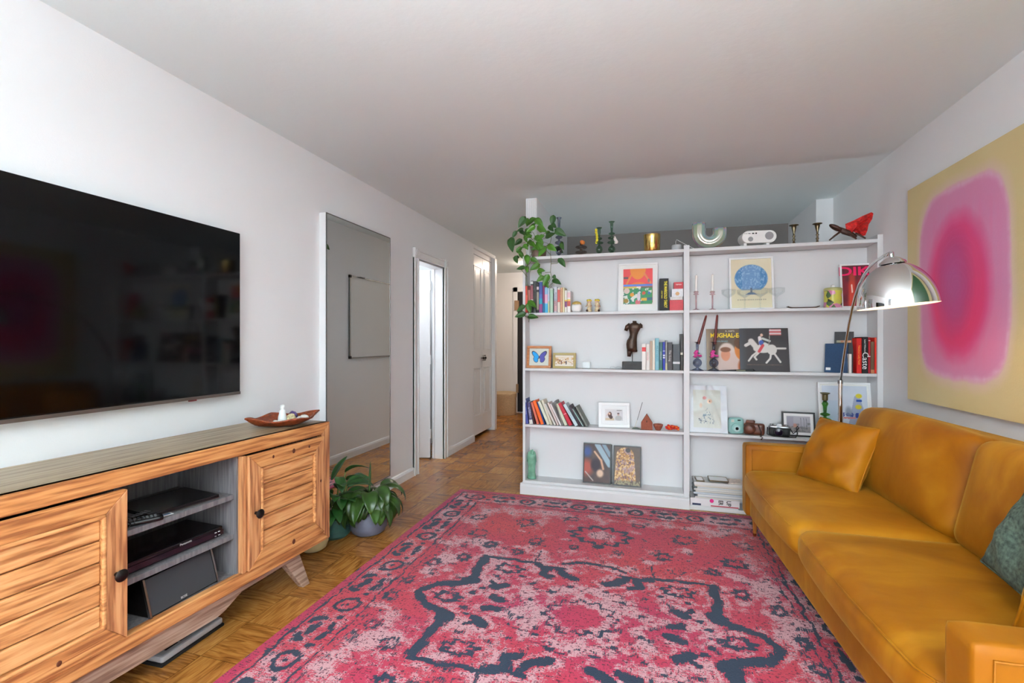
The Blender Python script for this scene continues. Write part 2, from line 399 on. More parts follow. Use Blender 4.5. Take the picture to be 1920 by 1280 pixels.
# baseboards
def baseb(name, pts, nrm):       # run from p0 to p1 at floor, profile 0.075 high
    p0, p1 = Vector(pts[0]), Vector(pts[1]); n = Vector(nrm)
    prof = [(0, 0), (0.016, 0), (0.016, 0.06), (0.010, 0.078), (0, 0.085)]
    vs = [(p + n * a + Vector((0, 0, z))) for p in (p0, p1) for a, z in prof]
    k = len(prof); fs = [(i, (i + 1) % k, (i + 1) % k + k, i + k) for i in range(k)] + [tuple(range(k)), tuple(range(k, 2 * k))]
    return struct(MB().add(vs, fs).build(name, TRIM))
baseb('baseboard_left', ((XL, YB, 0), (XL, 3.885, 0)), (1, 0, 0))
baseb('baseboard_left_far', ((XL, 4.63, 0), (XL, 5.45, 0)), (1, 0, 0))
baseb('baseboard_right', ((XR, YB, 0), (XR, 3.68, 0)), (-1, 0, 0))
baseb('baseboard_partition', ((-1.0, 3.87, 0), (-1.0, 7.9, 0)), (-1, 0, 0))
baseb('baseboard_far', ((-3.4, 7.9, 0), (-2.26, 7.9, 0)), (0, -1, 0))

# fluted end trim of the partition above the bookcase
ft = MB(); ft.box(-1.0, -0.905, 3.858, 3.87, 0, ZC)
for k in range(5): ft.box(-0.992 + k * 0.018, -0.992 + k * 0.018 + 0.009, 3.852, 3.860, 0, ZC)
struct(ft.build('trim_1', TRIM, bevel=0.002))

# doorway 1: casing with corner blocks, slab ajar into the room behind
cs = MB()
def casing_vert(y0, y1):
    cs.box(XL, XL + 0.018, y0, y1, 0, DH + 0.0)
    cs.box(XL, XL + 0.026, y0, y0 + 0.016, 0, DH); cs.box(XL, XL + 0.026, y1 - 0.016, y1, 0, DH)
    cs.box(XL, XL + 0.030, y0 - 0.004, y1 + 0.004, DH, DH + 0.09)       # corner block
casing_vert(3.885, D0); casing_vert(D1, 4.63)
cs.box(XL, XL + 0.018, D0, D1, DH, DH + 0.078); cs.box(XL, XL + 0.026, D0, D1, DH, DH + 0.014); cs.box(XL, XL + 0.026, D0, D1, DH + 0.066, DH + 0.082)
cs.box(XL - 0.12, XL, D0 - 0.001, D0 + 0.012, 0, DH); cs.box(XL - 0.12, XL, D1 - 0.012, D1 + 0.001, 0, DH); cs.box(XL - 0.12, XL, D0, D1, DH - 0.012, DH + 0.001)
cs.box(XL - 0.10, XL - 0.088, D1 - 0.024, D1 - 0.012, 0, DH)
rz = MB()
trim = struct(cs.build('trim_2', TRIM, bevel=0.003))
for yy in (3.925, 4.5875):
    Mx = Matrix.Translation((XL + 0.030, yy, DH + 0.045)) @ Matrix.Rotation(PI / 2, 4, 'Y')
    rz.lathe([(0.034, 0), (0.034, 0.004), (0.028, 0.006), (0.022, 0.002), (0.012, 0.003), (0.008, 0.007), (0.0001, 0.008)], 24, Mx)
rz.build('rosette', TRIM, trim, smooth='auto')
door = thing('door_1', 'x', 'x', (XL - 0.135, D1 - 0.02, 0), math.radians(196.5))
del door['label']; del door['category']; struct(door)
MB().box(0, 0.56, -0.018, 0.018, 0.012, 1.985).build('door_slab', TRIM, door, bevel=0.003)
for z in (0.22, 1.0, 1.78):
    h = MB(); h.box(-0.006, 0.004, -0.022, 0.024, z, z + 0.09); h.lathe([(0.007, z - 0.004), (0.007, z + 0.094)], 10, None, cx=-0.004, cy=0.024)
    h.build('hinge', TRIM, door)

# doorway 2: pair of folding closet doors
bif = bpy.data.objects.new('door_2', None); C.objects.link(bif); struct(bif); bif.location = (XL - 0.03, 5.47, 0)
for k in range(2):
    y0 = k * 0.382; L0 = MB(); L0.box(-0.015, 0.0, y0 + 0.002, y0 + 0.380, 0.045, 2.335)
    for (ya, yb, za, zb) in ((0.055, 0.325, 1.13, 2.20), (0.055, 0.325, 0.28, 0.90)):
        for q in range(2):
            e_ = 0.012 + q * 0.02
            L0.box(0, 0.008 - q * 0.003, y0 + ya + e_ - 0.012, y0 + yb - e_ + 0.012, za + e_ - 0.012, za + e_); L0.box(0, 0.008 - q * 0.003, y0 + ya + e_ - 0.012, y0 + yb - e_ + 0.012, zb - e_, zb - e_ + 0.012)
            L0.box(0, 0.008 - q * 0.003, y0 + ya + e_ - 0.012, y0 + ya + e_, za, zb); L0.box(0, 0.008 - q * 0.003, y0 + yb - e_, y0 + yb - e_ + 0.012, za, zb)
        L0.box(0, 0.004, y0 + ya + 0.05, y0 + yb - 0.05, za + 0.05, zb - 0.05)
    L0.build('door_leaf', TRIM, bif, bevel=0.002)
for y in (0.345, 0.42):
    kb = MB(); kb.lathe([(0.006, 0), (0.006, 0.02), (0.016, 0.026), (0.018, 0.034), (0.012, 0.042), (0.0001, 0.044)], 16, Matrix.Translation((0.0, y, 1.02)) @ Matrix.Rotation(PI / 2, 4, 'Y'))
    kb.build('knob', DARKMET, bif, smooth=True)
MB().box(0.016, 0.03, 0.325, 0.44, 0.985, 1.0).box(0.016, 0.03, 0.325, 0.44, 1.045, 1.058).build('knob_lock', STEEL, bif, bevel=0.002)
MB().box(-0.04, 0.0, 0.0, 0.77, 2.342, 2.40).build('door_track', TRIM, bif)
sbox('trim_3', XL - 0.05, XL + 0.02, 6.235, 6.315, 0, 2.40, TRIM, 0.004)

# far front door, dark, with its white casing
fd = bpy.data.objects.new('door_3', None); C.objects.link(fd); struct(fd); fd.location = (-2.19, 7.895, 0)
MB().box(0.0, 0.92, -0.02, 0.0, 0.02, 2.10).build('door_slab', mat('door_black', (26, 22, 22), 0.4), fd)
MB().box(-0.075, 0.0, -0.035, 0.0, 0, 2.18).box(0.92, 0.99, -0.035, 0.0, 0, 2.18).box(-0.075, 0.99, -0.035, 0, 2.105, 2.18).build('door_frame', TRIM, fd)
MB().box(-0.045, 0.03, -0.06, -0.02, 1.78, 1.95).box(-0.02, 0.02, -0.05, -0.02, 0.35, 0.50).build('hinge', mat('tan_wood', (150, 120, 90), 0.5), fd)

# ------------------------------------------------------------------ rug
def rug():
    W_, L_ = 2.42, 3.08; nu, nv = 404, 514
    X, Y = np.meshgrid(np.linspace(-W_ / 2, W_ / 2, nu), np.linspace(-L_ / 2, L_ / 2, nv))
    n_big = fbm(nu, nv, 6, 1, 0.8); n_mid = fbm(nu, nv, 22, 2, 0.8); n_fine = fbm(nu, nv, 70, 3, 0.8); n_f2 = fbm(nu, nv, 70, 9, 0.8)
    n_pale = fbm(nu, nv, 30, 40, 0.8); n_zone = fbm(nu, nv, 4, 55, 0.8)
    X0, Y0 = X, Y
    q_ = 0.013
    jx = (n_fine - 0.5) * 0.030 + (n_mid - 0.5) * 0.022; jy = (n_f2 - 0.5) * 0.030 + (fbm(nu, nv, 22, 12, 0.8) - 0.5) * 0.022
    Xw = np.round((X + jx) / q_) * q_; Yw = np.round((Y + jy) / q_) * q_
    def S(pts, wd):
        r = np.zeros_like(X)
        for a, b in zip(pts[:-1], pts[1:]): r = np.maximum(r, seg(Xw, Yw, a[0], a[1], b[0], b[1], wd, 1.0, 0.8))
        return r
    def mirror(pts): return [[(sx * x, sy * y) for x, y in pts] for sx in (1, -1) for sy in (1, -1)]
    def E_(cx, cy, rx, ry, soft=0.8): return ell(Xw, Yw, cx, cy, rx, ry, soft)
    def ring(cx, cy, rx, ry, wd, wob=0.16, k=9):
        a = np.arctan2((Yw - cy) / ry, (Xw - cx) / rx); d = np.sqrt(((Xw - cx) / rx) ** 2 + ((Yw - cy) / ry) ** 2)
        return np.clip(1.25 - np.abs(d - 1 - wob * np.sin(a * k)) / wd, 0, 1)
    navy = np.zeros_like(X)
    def put_n(m_, k=1.0):
        nonlocal navy
        navy = np.maximum(navy, np.clip(m_, 0, 1) * k)
    for P in mirror([(0.79, 0.0), (0.73, 0.085), (0.60, 0.135), (0.555, 0.165)]): put_n(S(P, 0.023))
    for P in mirror([(0.56, 0.17), (0.60, 0.17)]): put_n(S(P, 0.030))
    for P in mirror([(0.590, 0.22), (0.600, 0.30)]): put_n(S(P, 0.027))
    for P in mirror([(0.590, 0.36), (0.600, 0.42)]): put_n(S(P, 0.027))
    for P in mirror([(0.595, 0.20), (0.605, 0.44)]): put_n(S(P, 0.018))
    for P in mirror([(0.61, 0.45), (0.42, 0.455), (0.27, 0.44)]): put_n(S(P, 0.014))
    for P in mirror([(0.17, 0.475), (0.08, 0.515), (0.0, 0.53)]): put_n(S(P, 0.013))
    for P in mirror([(0.08, 0.33), (0.13, 0.35), (0.17, 0.40)]): put_n(S(P, 0.026))
    for P in mirror([(0.20, 0.32), (0.25, 0.34), (0.22, 0.40), (0.30, 0.43)]): put_n(S(P, 0.024))
    for P in mirror([(0.14, 0.43), (0.20, 0.42)]): put_n(S(P, 0.012))
    for P in mirror([(0.40, 0.17), (0.45, 0.13)]): put_n(S(P, 0.026))
    for P in mirror([(0.37, 0.035), (0.43, 0.05)]): put_n(S(P, 0.020))
    for P in mirror([(0.46, 0.17), (0.48, 0.19)]): put_n(S(P, 0.012))
    for P in mirror([(0.31, 0.47), (0.31, 0.60)]): put_n(S(P, 0.008), 0.7)
    for sy in (1, -1):
        put_n(ring(0, sy * 0.91, 0.165, 0.125, 0.17, 0.14, 11)); put_n(E_(0, sy * 0.745, 0.045, 0.028)); put_n(ring(0, sy * 0.91, 0.06, 0.05, 0.4, 0.2, 6), 0.45)
        for sx in (1, -1):
            for (cx, cy, rx, ry, w_, k_) in ((0.50, 0.99, .06, .05, .45, .75), (0.37, 0.72, .035, .04, .6, .75), (0.43, 0.345, .065, .040, .34, .95), (0.635, 0, .055, .035, .5, .75), (0.72, 0.40, .03, .035, .7, .7), (0.86, 0.30, .03, .03, .8, .65),
                                         (0.75, 0.74, .05, .045, .5, .7), (0.62, 0.60, .03, .03, .8, .7), (0.22, 1.14, .035, .03, .7, .7), (0.84, 1.0, .04, .04, .6, .7), (0.13, 0.70, .02, .02, 1.0, .65), (0.90, 0.08, .025, .03, .8, .7), (0.44, 0.55, .03, .025, .8, .6)): put_n(ring(sx * cx, sy * cy, rx, ry, w_, .22, 7), k_)
            for (px_, py_) in ((0.165, 0.17), (0.27, 0.235), (0.255, 0.075), (0.34, 0.28), (0.09, 0.25), (0.47, 0.25), (0.53, 0.06), (0.50, 0.11)): put_n(E_(sx * px_, sy * py_, 0.022, 0.016, 1.0), 0.75)
    put_n(ring(0, 0, 0.15, 0.125, 0.12, 0.12, 12), 0.62); put_n(ring(0, 0, 0.30, 0.25, 0.05, 0.12, 14), 0.50)
    # borders
    ex = W_ / 2 - np.abs(X0); ey = L_ / 2 - np.abs(Y0); e_ = np.minimum(ex, ey)
    along = np.where(ex < ey, Y0, X0) + jx; ew = np.where(ex < ey, W_ / 2 - np.abs(Xw), L_ / 2 - np.abs(Yw))
    put_n(1.3 - np.abs(ew - 0.055) / 0.011, 0.8); put_n(1.3 - np.abs(ew - 0.248) / 0.010, 0.72); put_n(1.3 - np.abs(ew - 0.285) / 0.006, 0.55)
    P_ = 0.40; ph = (along / P_) % 1.0; inb = (e_ > 0.07) & (e_ < 0.235)
    rsx = (np.abs(ph - 0.5)) * P_; put_n(np.clip(1.25 - np.abs(np.hypot(rsx, (ew - 0.155)) - 0.048) / 0.016, 0, 1) * inb, 0.95); put_n(ell(rsx, ew, 0, 0.155, 0.014, 0.014, .8) * inb, 0.8)
    z0 = np.minimum(ph, 1 - ph) * P_
    for (a_, b_, ra, rb) in ((0.0, 0.12, .05, .022), (0.035, 0.19, .035, .018), (0.075, 0.11, .022, .03), (0.0, 0.205, .022, .012), (0.10, 0.185, .018, .016), (0.055, 0.085, .03, .010)): put_n(ell(z0, ew, a_, b_, ra, rb, .7) * inb, 0.95)
    for (a_, ra) in ((0.02, .012), (0.12, .012), (0.2, .014)): put_n(ell(z0, ew, a_, 0.33, ra, 0.012, .8), 0.6)
    navy = np.where(e_ < 0.035, 0, navy)
    wear = np.clip((n_big - 0.27) * 3.4, 0.45, 1.0); navy = navy * (0.62 + 0.38 * wear) * (0.72 + 0.56 * n_fine)
    navy = np.maximum(navy, np.clip((n_f2 - 0.60) * 2.6, 0, 0.50))
    # pale wear
    med = np.clip(1.4 - np.sqrt((X0 / 0.60) ** 2 + (Y0 / 0.46) ** 2) * 1.1, 0, 1)
    pale = 0.20 + 0.75 * (n_pale - 0.5) + 0.25 * (n_zone - 0.5) + 0.45 * (n_f2 - 0.5)
    pale = pale + 0.24 * med
    band = np.clip(1 - np.abs(ew - 0.36) / 0.10, 0, 1) * np.clip(0.3 + 1.5 * (n_zone - .25), 0, 1); pale = pale + 0.27 * band + 0.20 * inb + 0.10 * np.clip((Y0 - 0.9) / 0.4, 0, 1)
    pale = pale - 0.35 * E_(0, 0, 0.10, 0.085, 0.5) - 0.24 * ring(0, 0, 0.37, 0.31, 0.14, 0.16, 8) - 0.22 * ring(0, 0, 0.215, 0.18, 0.16, 0.1, 8)
    pale = pale + 0.25 * ring(0, 0, 0.27, 0.22, 0.14, 0.15, 10)
    nb = np.clip(navy * 1.4, 0, 1); halo = np.zeros_like(nb)
    for d1 in (3, 6):
        for s_ in (-d1, d1):
            for ax_ in (0, 1): halo = np.maximum(halo, np.roll(nb, s_, ax_))
    halo = np.clip(halo - nb, 0, 1) * (e_ > 0.27) * (np.abs(X0) < 0.88) * (np.abs(Y0) < 0.66); pale = pale + 0.30 * halo * (nb < 0.4)
    for (cx, cy, rr) in [(-0.80, 0.36, .06), (-0.86, 0.2, .045), (0.86, 0.5, .055), (0.93, 0.22, .05), (-0.75, -0.38, .07), (0.75, -0.42, .06), (0.95, -0.2, .045), (-0.92, -0.15, .045), (-0.70, 0.62, .05), (0.74, 0.58, .05), (0.30, 0.62, .035),
                         (-0.30, 0.60, .035), (-.9, .55, .045), (.9, -.6, .05), (-.9, -.6, .05), (0, .91, .09), (0, -.91, .09), (-.5, .85, .03), (.5, .85, .04), (.2, .8, .02), (-.2, .8, .03), (.82, .12, .04), (-.74, .24, .03), (.72, .30, .03), (-.45, .62, .03)]:
        pale = pale + 0.42 * E_(cx, cy, rr, rr * 0.7, 0.9) * (0.4 + 1.2 * n_f2)
    pale = np.where(e_ < 0.040, 0.02 + 0.2 * (n_fine - 0.5), pale)
    hue = np.clip(0.40 + 1.6 * (n_big - 0.5) + np.where(e_ < 0.04, 0.5, 0) + 0.25 * (Y0 < -0.2), 0, 1)
    col = np.stack([np.clip(navy, 0, 1), np.clip(pale, 0, 1), hue], -1)
    z = 0.009 + 0.0 * X
    co = np.stack([X, Y, z], -1).reshape(-1, 3)
    I, J = np.meshgrid(np.arange(nu - 1), np.arange(nv - 1)); a = (J * nu + I).ravel(); f = np.stack([a, a + 1, a + 1 + nu, a + nu], 1)
    # skirt down to the floor
    bot = [(-W_ / 2, -L_ / 2, 0.001), (W_ / 2, -L_ / 2, 0.001), (W_ / 2, L_ / 2, 0.001), (-W_ / 2, L_ / 2, 0.001)]
    cor = [0, nu - 1, nu * nv - 1, nu * (nv - 1)]
    co = np.vstack([co, np.array(bot)]); base = nu * nv
    sk = np.array([[base + k, base + (k + 1) % 4, cor[(k + 1) % 4], cor[k]] for k in range(4)]); f = np.vstack([f, sk])
    me = bpy.data.meshes.new('area_rug'); me.vertices.add(len(co)); me.vertices.foreach_set('co', co.ravel().astype(np.float32))
    me.loops.add(f.size); me.loops.foreach_set('vertex_index', f.ravel().astype(np.int32)); me.polygons.add(len(f)); me.polygons.foreach_set('loop_start', (np.arange(len(f)) * 4).astype(np.int32)); me.update(calc_edges=True)
    ca = me.color_attributes.new('Col', 'FLOAT_COLOR', 'POINT'); cc = np.ones((len(co), 4), np.float32); cc[:base, :3] = col.reshape(-1, 3); cc[base:, :3] = (0, 0.1, 0.9); ca.data.foreach_set('color', cc.ravel())
    m = bpy.data.materials.new('rug_pile'); m.use_nodes = True; nt = m.node_tree; b = nt.nodes['Principled BSDF']; N = nt.nodes.new; L = nt.links.new
    at = N('ShaderNodeVertexColor'); at.layer_name = 'Col'; sp = N('ShaderNodeSeparateColor'); L(at.outputs[0], sp.inputs[0])
    tc = N('ShaderNodeTexCoord')
    def noise(sx, sy, sc_, det=2, off=0.0):
        mp = N('ShaderNodeMapping'); mp.inputs['Scale'].default_value = (sx, sy, 1); mp.inputs['Location'].default_value = (off, off, 0); L(tc.outputs['Object'], mp.inputs[0])
        n = N('ShaderNodeTexNoise'); n.inputs['Scale'].default_value = sc_; n.inputs['Detail'].default_value = det; L(mp.outputs[0], n.inputs['Vector']); return n.outputs[0]
    def ma(a, k, c_):   # a + (k*(c-0.5))
        s1 = N('ShaderNodeMath'); s1.operation = 'SUBTRACT'; s1.inputs[1].default_value = 0.5; L(c_, s1.inputs[0])
        q = N('ShaderNodeMath'); q.operation = 'MULTIPLY_ADD'; q.inputs[1].default_value = k; L(s1.outputs[0], q.inputs[0]); L(a, q.inputs[2]); return q.outputs[0]
    def thr(a, lo, hi):
        r = N('ShaderNodeMapRange'); r.inputs[1].default_value = lo; r.inputs[2].default_value = hi; L(a, r.inputs[0]); return r.outputs[0]
    h1 = noise(26, 210, 1, 3); h2 = noise(210, 26, 1, 3, 4.0); sp1 = noise(1, 1, 380, 1); sp2 = noise(1, 1, 90, 2, 3.0)
    nv_ = thr(ma(ma(sp.outputs[0], 0.55, sp1), 1.0, h2), 0.42, 0.48)
    pl_ = thr(ma(ma(ma(sp.outputs[1], 1.3, h1), 0.9, h2), 0.55, sp2), 0.40, 0.50)
    dk_ = thr(ma(ma(h1, 0.8, sp2), 0.5, h2), 0.60, 0.64)
    def mix(f_, a, b_):
        q = N('ShaderNodeMix'); q.data_type = 'RGBA'; L(f_, q.inputs[0])
        if isinstance(a, tuple): q.inputs[6].default_value = a
        else: L(a, q.inputs[6])
        if isinstance(b_, tuple): q.inputs[7].default_value = b_
        else: L(b_, q.inputs[7])
        return q.outputs[2]
    red = mix(sp.outputs[2], lin((206, 66, 74)) + (1,), lin((190, 44, 86)) + (1,))
    c1 = mix(pl_, red, lin((214, 160, 166)) + (1,)); c2 = mix(dk_, c1, lin((96, 34, 58)) + (1,)); c3 = mix(nv_, c2, lin((42, 56, 76)) + (1,))
    sp_r = thr(sp1, 0.2, 0.8)
    mu = N('ShaderNodeMix'); mu.data_type = 'RGBA'; mu.blend_type = 'MULTIPLY'; mu.inputs[0].default_value = 0.35; L(c3, mu.inputs[6]); L(sp_r, mu.inputs[7])
    L(mu.outputs[2], b.inputs['Base Color']); b.inputs['Roughness'].default_value = 0.95; b.inputs['Specular IOR Level'].default_value = 0.1; b.inputs['Sheen Weight'].default_value = 0.15
    bp = N('ShaderNodeBump'); bp.inputs['Strength'].default_value = 0.5; bp.inputs['Distance'].default_value = 0.003; L(sp1, bp.inputs['Height']); L(bp.outputs[0], b.inputs['Normal'])
    me.materials.append(m); o = bpy.data.objects.new('area_rug', me); C.objects.link(o); o.location = (-0.29, 2.085, 0)
    tag(o, 'large distressed red and navy medallion rug on the wooden floor', 'rug'); return o
rug()

# ------------------------------------------------------------------ bookcase
BF, BB = 3.69, 3.845              # front plane and back panel
SH = [0.108, 0.562, 1.018, 1.466, 1.918]
bc = thing('bookcase', 'wide white open bookcase with two bays of shelves against the partition', 'bookcase', (0, 0, 0))
MB().box(-0.983, -0.962, BF, BB, 0, 1.925).build('side_panel', SHELFW, bc, bevel=0.002)
MB().box(0.250, 0.290, BF - 0.004, BB, 0.0, 1.945).build('divider_panel', SHELFW, bc, bevel=0.002)
MB().box(1.466, 1.499, BF - 0.004, BB, 0, 1.948).build('side_panel', SHELFW, bc, bevel=0.002)
MB().box(-0.983, 1.499, BB, BB + 0.012, 0, 1.89).build('back_panel', SHELFW, bc)
for z in SH[1:4]:
    MB().box(-0.962, 0.250, BF + 0.002, BB, z - 0.020, z).build('shelf_board', SHELFW, bc, bevel=0.002)
    MB().box(0.290, 1.466, BF + 0.002, BB, z - 0.020, z).build('shelf_board', SHELFW, bc, bevel=0.002)
MB().box(-0.975, 0.250, BF - 0.006, BB + 0.012, SH[4] - 0.024, SH[4]).build('top_board', SHELFW, bc, bevel=0.002)
MB().box(0.290, 1.466, BF - 0.006, BB + 0.012, SH[4] - 0.024, SH[4]).build('top_board', SHELFW, bc, bevel=0.002)
MB().box(-0.962, 0.250, BF, BB, SH[0] - 0.02, SH[0]).build('shelf_board', SHELFW, bc, bevel=0.002)
MB().box(0.290, 1.466, BF - 0.012, BB, 0.0, 0.026).build('shelf_board', SHELFW, bc, bevel=0.002)
pl = MB(); prof = [(0, 0), (-0.022, 0), (-0.022, 0.066), (-0.014, 0.078), (-0.014, 0.084), (0, 0.088)]
vs = [(x, BF + a, z) for x in (-1.0, 0.290) for a, z in prof]; k = len(prof)
pl.add(vs, [(i, (i + 1) % k, (i + 1) % k + k, i + k) for i in range(k)] + [tuple(range(k)), tuple(range(k, 2 * k))])
pl.box(-1.0, -0.983, BF, BB, 0, 0.078); pl.build('plinth', SHELFW, bc)

# ------------------------------------------------------------------ mirror and whiteboard
mir = thing('wall_mirror', 'tall frameless-look mirror hung on the left wall beside the doorway', 'mirror', (XL, 2.61, 0.138))
MB().box(0, 0.052, 0, 0.794, 0, 1.942).build('mirror_back', TRIM, mir, bevel=0.001)
MB().box(0.0521, 0.054, 0.006, 0.788, 0.006, 1.936).build('mirror_glass', mat('mirror_glass', (236, 238, 236), 0.0, 1.0), mir)
fr = MB()
for b_ in ((0, 0.794, 0, 0.006), (0, 0.794, 1.936, 1.942), (0, 0.006, 0, 1.942), (0.788, 0.794, 0, 1.942)): fr.box(0.050, 0.056, b_[0], b_[1], b_[2], b_[3])
fr.build('mirror_frame', mat('grey_metal', (120, 120, 118), 0.35, 0.6), mir)
wbd = thing('whiteboard', 'wide blank whiteboard with thin metal frame seen in the wall mirror', 'whiteboard', (-1.003, 4.28, 1.054))
MB().box(-0.015, 0, 0, 1.45, 0, 0.886).build('board', mat('whiteboard_face', (226, 226, 224), 0.3), wbd)
f_ = MB(); f_.box(-0.022, -0.005, 0, 1.45, 0, 0.014).box(-0.022, -0.005, 0, 1.45, 0.872, 0.886).box(-0.022, -0.005, 0, 0.014, 0, 0.886).box(-0.022, -0.005, 1.436, 1.45, 0, 0.886)
f_.build('board_frame', STEEL, wbd)
for y in (0, 1.425):
    for z in (0, 0.861): MB().box(-0.024, -0.004, y - 0.002, y + 0.027, z - 0.002, z + 0.027).build('corner_cap', BLACKP, wbd)
MB().box(-0.045, -0.02, 0.16, 0.24, 0.872, 0.884).build('clip', BLACKP, wbd)

# ------------------------------------------------------------------ television
tv = thing('television', 'large black flat screen television on the left wall', 'television', (XL, 0.492, 0.961))
MB().box(0.012, 0.048, 0, 1.45, 0, 0.831).build('tv_body', BLACKP, tv, bevel=0.003)
MB().box(0.048, 0.050, 0.004, 1.446, 0.020, 0.828).build('screen', mat('screen_glass', (4, 4, 5), 0.07, spec=0.42), tv)
MB().box(0.046, 0.0515, 0.001, 1.449, 0.0, 0.014).build('lower_bezel', mat('bezel_taupe', (110, 98, 92), 0.35, 0.6), tv)
MB().box(0.040, 0.050, 1.17, 1.205, -0.006, 0.0).build('status_light', mat('dark_red', (110, 30, 30), 0.4), tv)
MB().box(0.0, 0.012, 0.5, 0.95, 0.2, 0.6).build('wall_bracket', BLACKM, tv)

# ------------------------------------------------------------------ media console
WOODX = wood('pine_along', [(142, 84, 44), (188, 124, 70), (206, 148, 92)], 0, 1.0)
WOODZ = wood('pine_upright', [(140, 86, 52), (184, 124, 78), (202, 146, 98)], 2, 1.0)
WOODP = wood('pine_panel', [(150, 94, 52), (196, 134, 80), (212, 158, 104)], 0, 1.2, stretch=12)
WGREY = wood('grey_wash', [(92, 88, 90), (104, 100, 102), (116, 112, 112)], 2, 1.2, 0.7)
WTOP = wood('grey_brown_top', [(124, 100, 72), (152, 128, 98), (168, 148, 120)], 0, 0.8, 0.38, bump=0.06)
WAPR = wood('worn_pine', [(118, 88, 72), (150, 120, 102), (172, 146, 128)], 0, 1.0, 0.6)
CROT = math.atan2(.9985, .0545)
con = thing('media_console', 'low rustic pine media console with two panelled doors and open middle bay', 'console', (-1.697, 0.838, 0), CROT)
S0, S1, CD = -0.206, 1.283, 0.385
ZB, ZT = 0.195, 0.81
MB().box(S0, S1, 0.0, CD, ZT - 0.02, ZT).build('tabletop', WTOP, con, bevel=0.003)
# mitred front frame
fr = MB(); fw = 0.058
def quad_bar(p, y0, y1, mb):     # p: four (s,z)
    mb.add([(a, y0, b) for a, b in p] + [(a, y1, b) for a, b in p], [(0, 1, 2, 3), (4, 7, 6, 5), (0, 4, 5, 1), (1, 5, 6, 2), (2, 6, 7, 3), (3, 7, 4, 0)])
o_ = [(S0, ZB), (S1, ZB), (S1, ZT), (S0, ZT)]; i_ = [(S0 + fw, ZB + 0.052), (S1 - fw, ZB + 0.052), (S1 - fw, ZT - 0.060), (S0 + fw, ZT - 0.060)]
for k in range(4):
    mb = MB(); quad_bar([o_[k], o_[(k + 1) % 4], i_[(k + 1) % 4], i_[k]], -0.006, 0.03, mb)
    mb.build('front_rail' if k % 2 == 0 else 'front_stile', WOODX if k % 2 == 0 else WOODZ, con, bevel=0.004)
MB().box(S0, S0 + 0.02, 0.03, CD, ZB, ZT - 0.02).build('side_panel', WAPR, con); MB().box(S1 - 0.02, S1, 0.03, CD, ZB, ZT - 0.02).build('side_panel', WAPR, con)
MB().box(S0 + 0.02, S1 - 0.02, 0.03, CD, ZB, 0.245).build('bottom_panel', WGREY, con)
MB().box(0.285, 0.305, 0.02, CD, 0.245, 0.79).build('inner_panel', WGREY, con); MB().box(0.745, 0.768, 0.02, CD, 0.245, 0.79).build('inner_panel', WGREY, con)
MB().box(S0 + 0.02, S1 - 0.02, CD - 0.012, CD, 0.245, 0.70).build('back_panel', WGREY, con)
MB().box(0.305, 0.745, 0.035, CD - 0.012, 0.562, 0.583).build('shelf', WGREY, con, bevel=0.002)
MB().box(0.305, 0.745, 0.035, CD - 0.012, 0.394, 0.415).build('shelf', WGREY, con, bevel=0.002)
def cdoor(x0, x1, knob_x, knob_z):
    z0, z1 = 0.250, 0.742; rw = 0.062
    d = MB().box(x0 + 0.004, x1 - 0.004, 0.0025, 0.006, z0 + 0.004, z1 - 0.004).build('door', WOODX, con)
    for nm, m_, q in (('door_rail', WOODX, [(x0, z0), (x1, z0), (x1 - rw, z0 + rw), (x0 + rw, z0 + rw)]), ('door_rail', WOODX, [(x0 + rw, z1 - rw), (x1 - rw, z1 - rw), (x1, z1), (x0, z1)]), ('door_stile', WOODZ, [(x0, z0), (x0 + rw, z0 + rw), (x0 + rw, z1 - rw), (x0, z1)]), ('door_stile', WOODZ, [(x1 - rw, z0 + rw), (x1, z0), (x1, z1), (x1 - rw, z1 - rw)])):
        mb = MB(); quad_bar(q, -0.020, 0.002, mb); mb.build(nm, m_, d, bevel=0.003)
    b = MB(); t_ = 0.012; a0, a1, c0, c1 = x0 + rw, x1 - rw, z0 + rw, z1 - rw
    for (p, q, r_, s2) in ((a0, a1, c0, c0 + t_), (a0, a1, c1 - t_, c1), (a0, a0 + t_, c0, c1), (a1 - t_, a1, c0, c1)): b.box(p, q, -0.024, 0.0, r_, s2)
    b.build('panel_moulding', WOODP, d, bevel=0.004)
    n = 5; hh = (c1 - c0 - 2 * t_) / n
    for k in range(n):
        z = c0 + t_ + k * hh
        MB().box(a0 + t_, a1 - t_, -0.013, 0.002, z + 0.0015, z + hh - 0.0015).build('plank', WOODP, d, bevel=0.005)
    kb = MB().lathe([(0.007, 0), (0.007, 0.018), (0.018, 0.022), (0.020, 0.028), (0.014, 0.034), (0.0001, 0.036)], 20, Matrix.Translation((knob_x, -0.020, knob_z)) @ Matrix.Rotation(PI / 2, 4, 'X'))
    kb.build('knob', DARKMET, d, smooth='auto')
cdoor(0.772, 1.228, 0.806, 0.49); cdoor(-0.150, 0.304, 0.270, 0.475)
MB().box(0.752, 0.770, -0.008, 0.02, 0.248, 0.745).build('hinge_stile', WOODZ, con, bevel=0.002)
KN = mat('wood_knot', (92, 46, 26), 0.5)
for (kx, kz, ky, kr) in ((0.90, 0.712, -0.0204, .006), (1.02, 0.712, -0.0204, .009), (1.12, 0.712, -0.0204, .006), (1.20, 0.52, -0.0204, .006), (1.02, 0.281, -0.0204, .010), (0.12, 0.281, -0.0204, .007)):
    MB().lathe([(kr, 0), (kr * .7, 0.0006), (0.0001, 0.0007)], 14, Matrix.Translation((kx, ky, kz)) @ Matrix.Rotation(PI / 2, 4, 'X') @ Matrix.Diagonal((1.0, 1.25, 1, 1))).build('knot', KN, con, smooth=True)
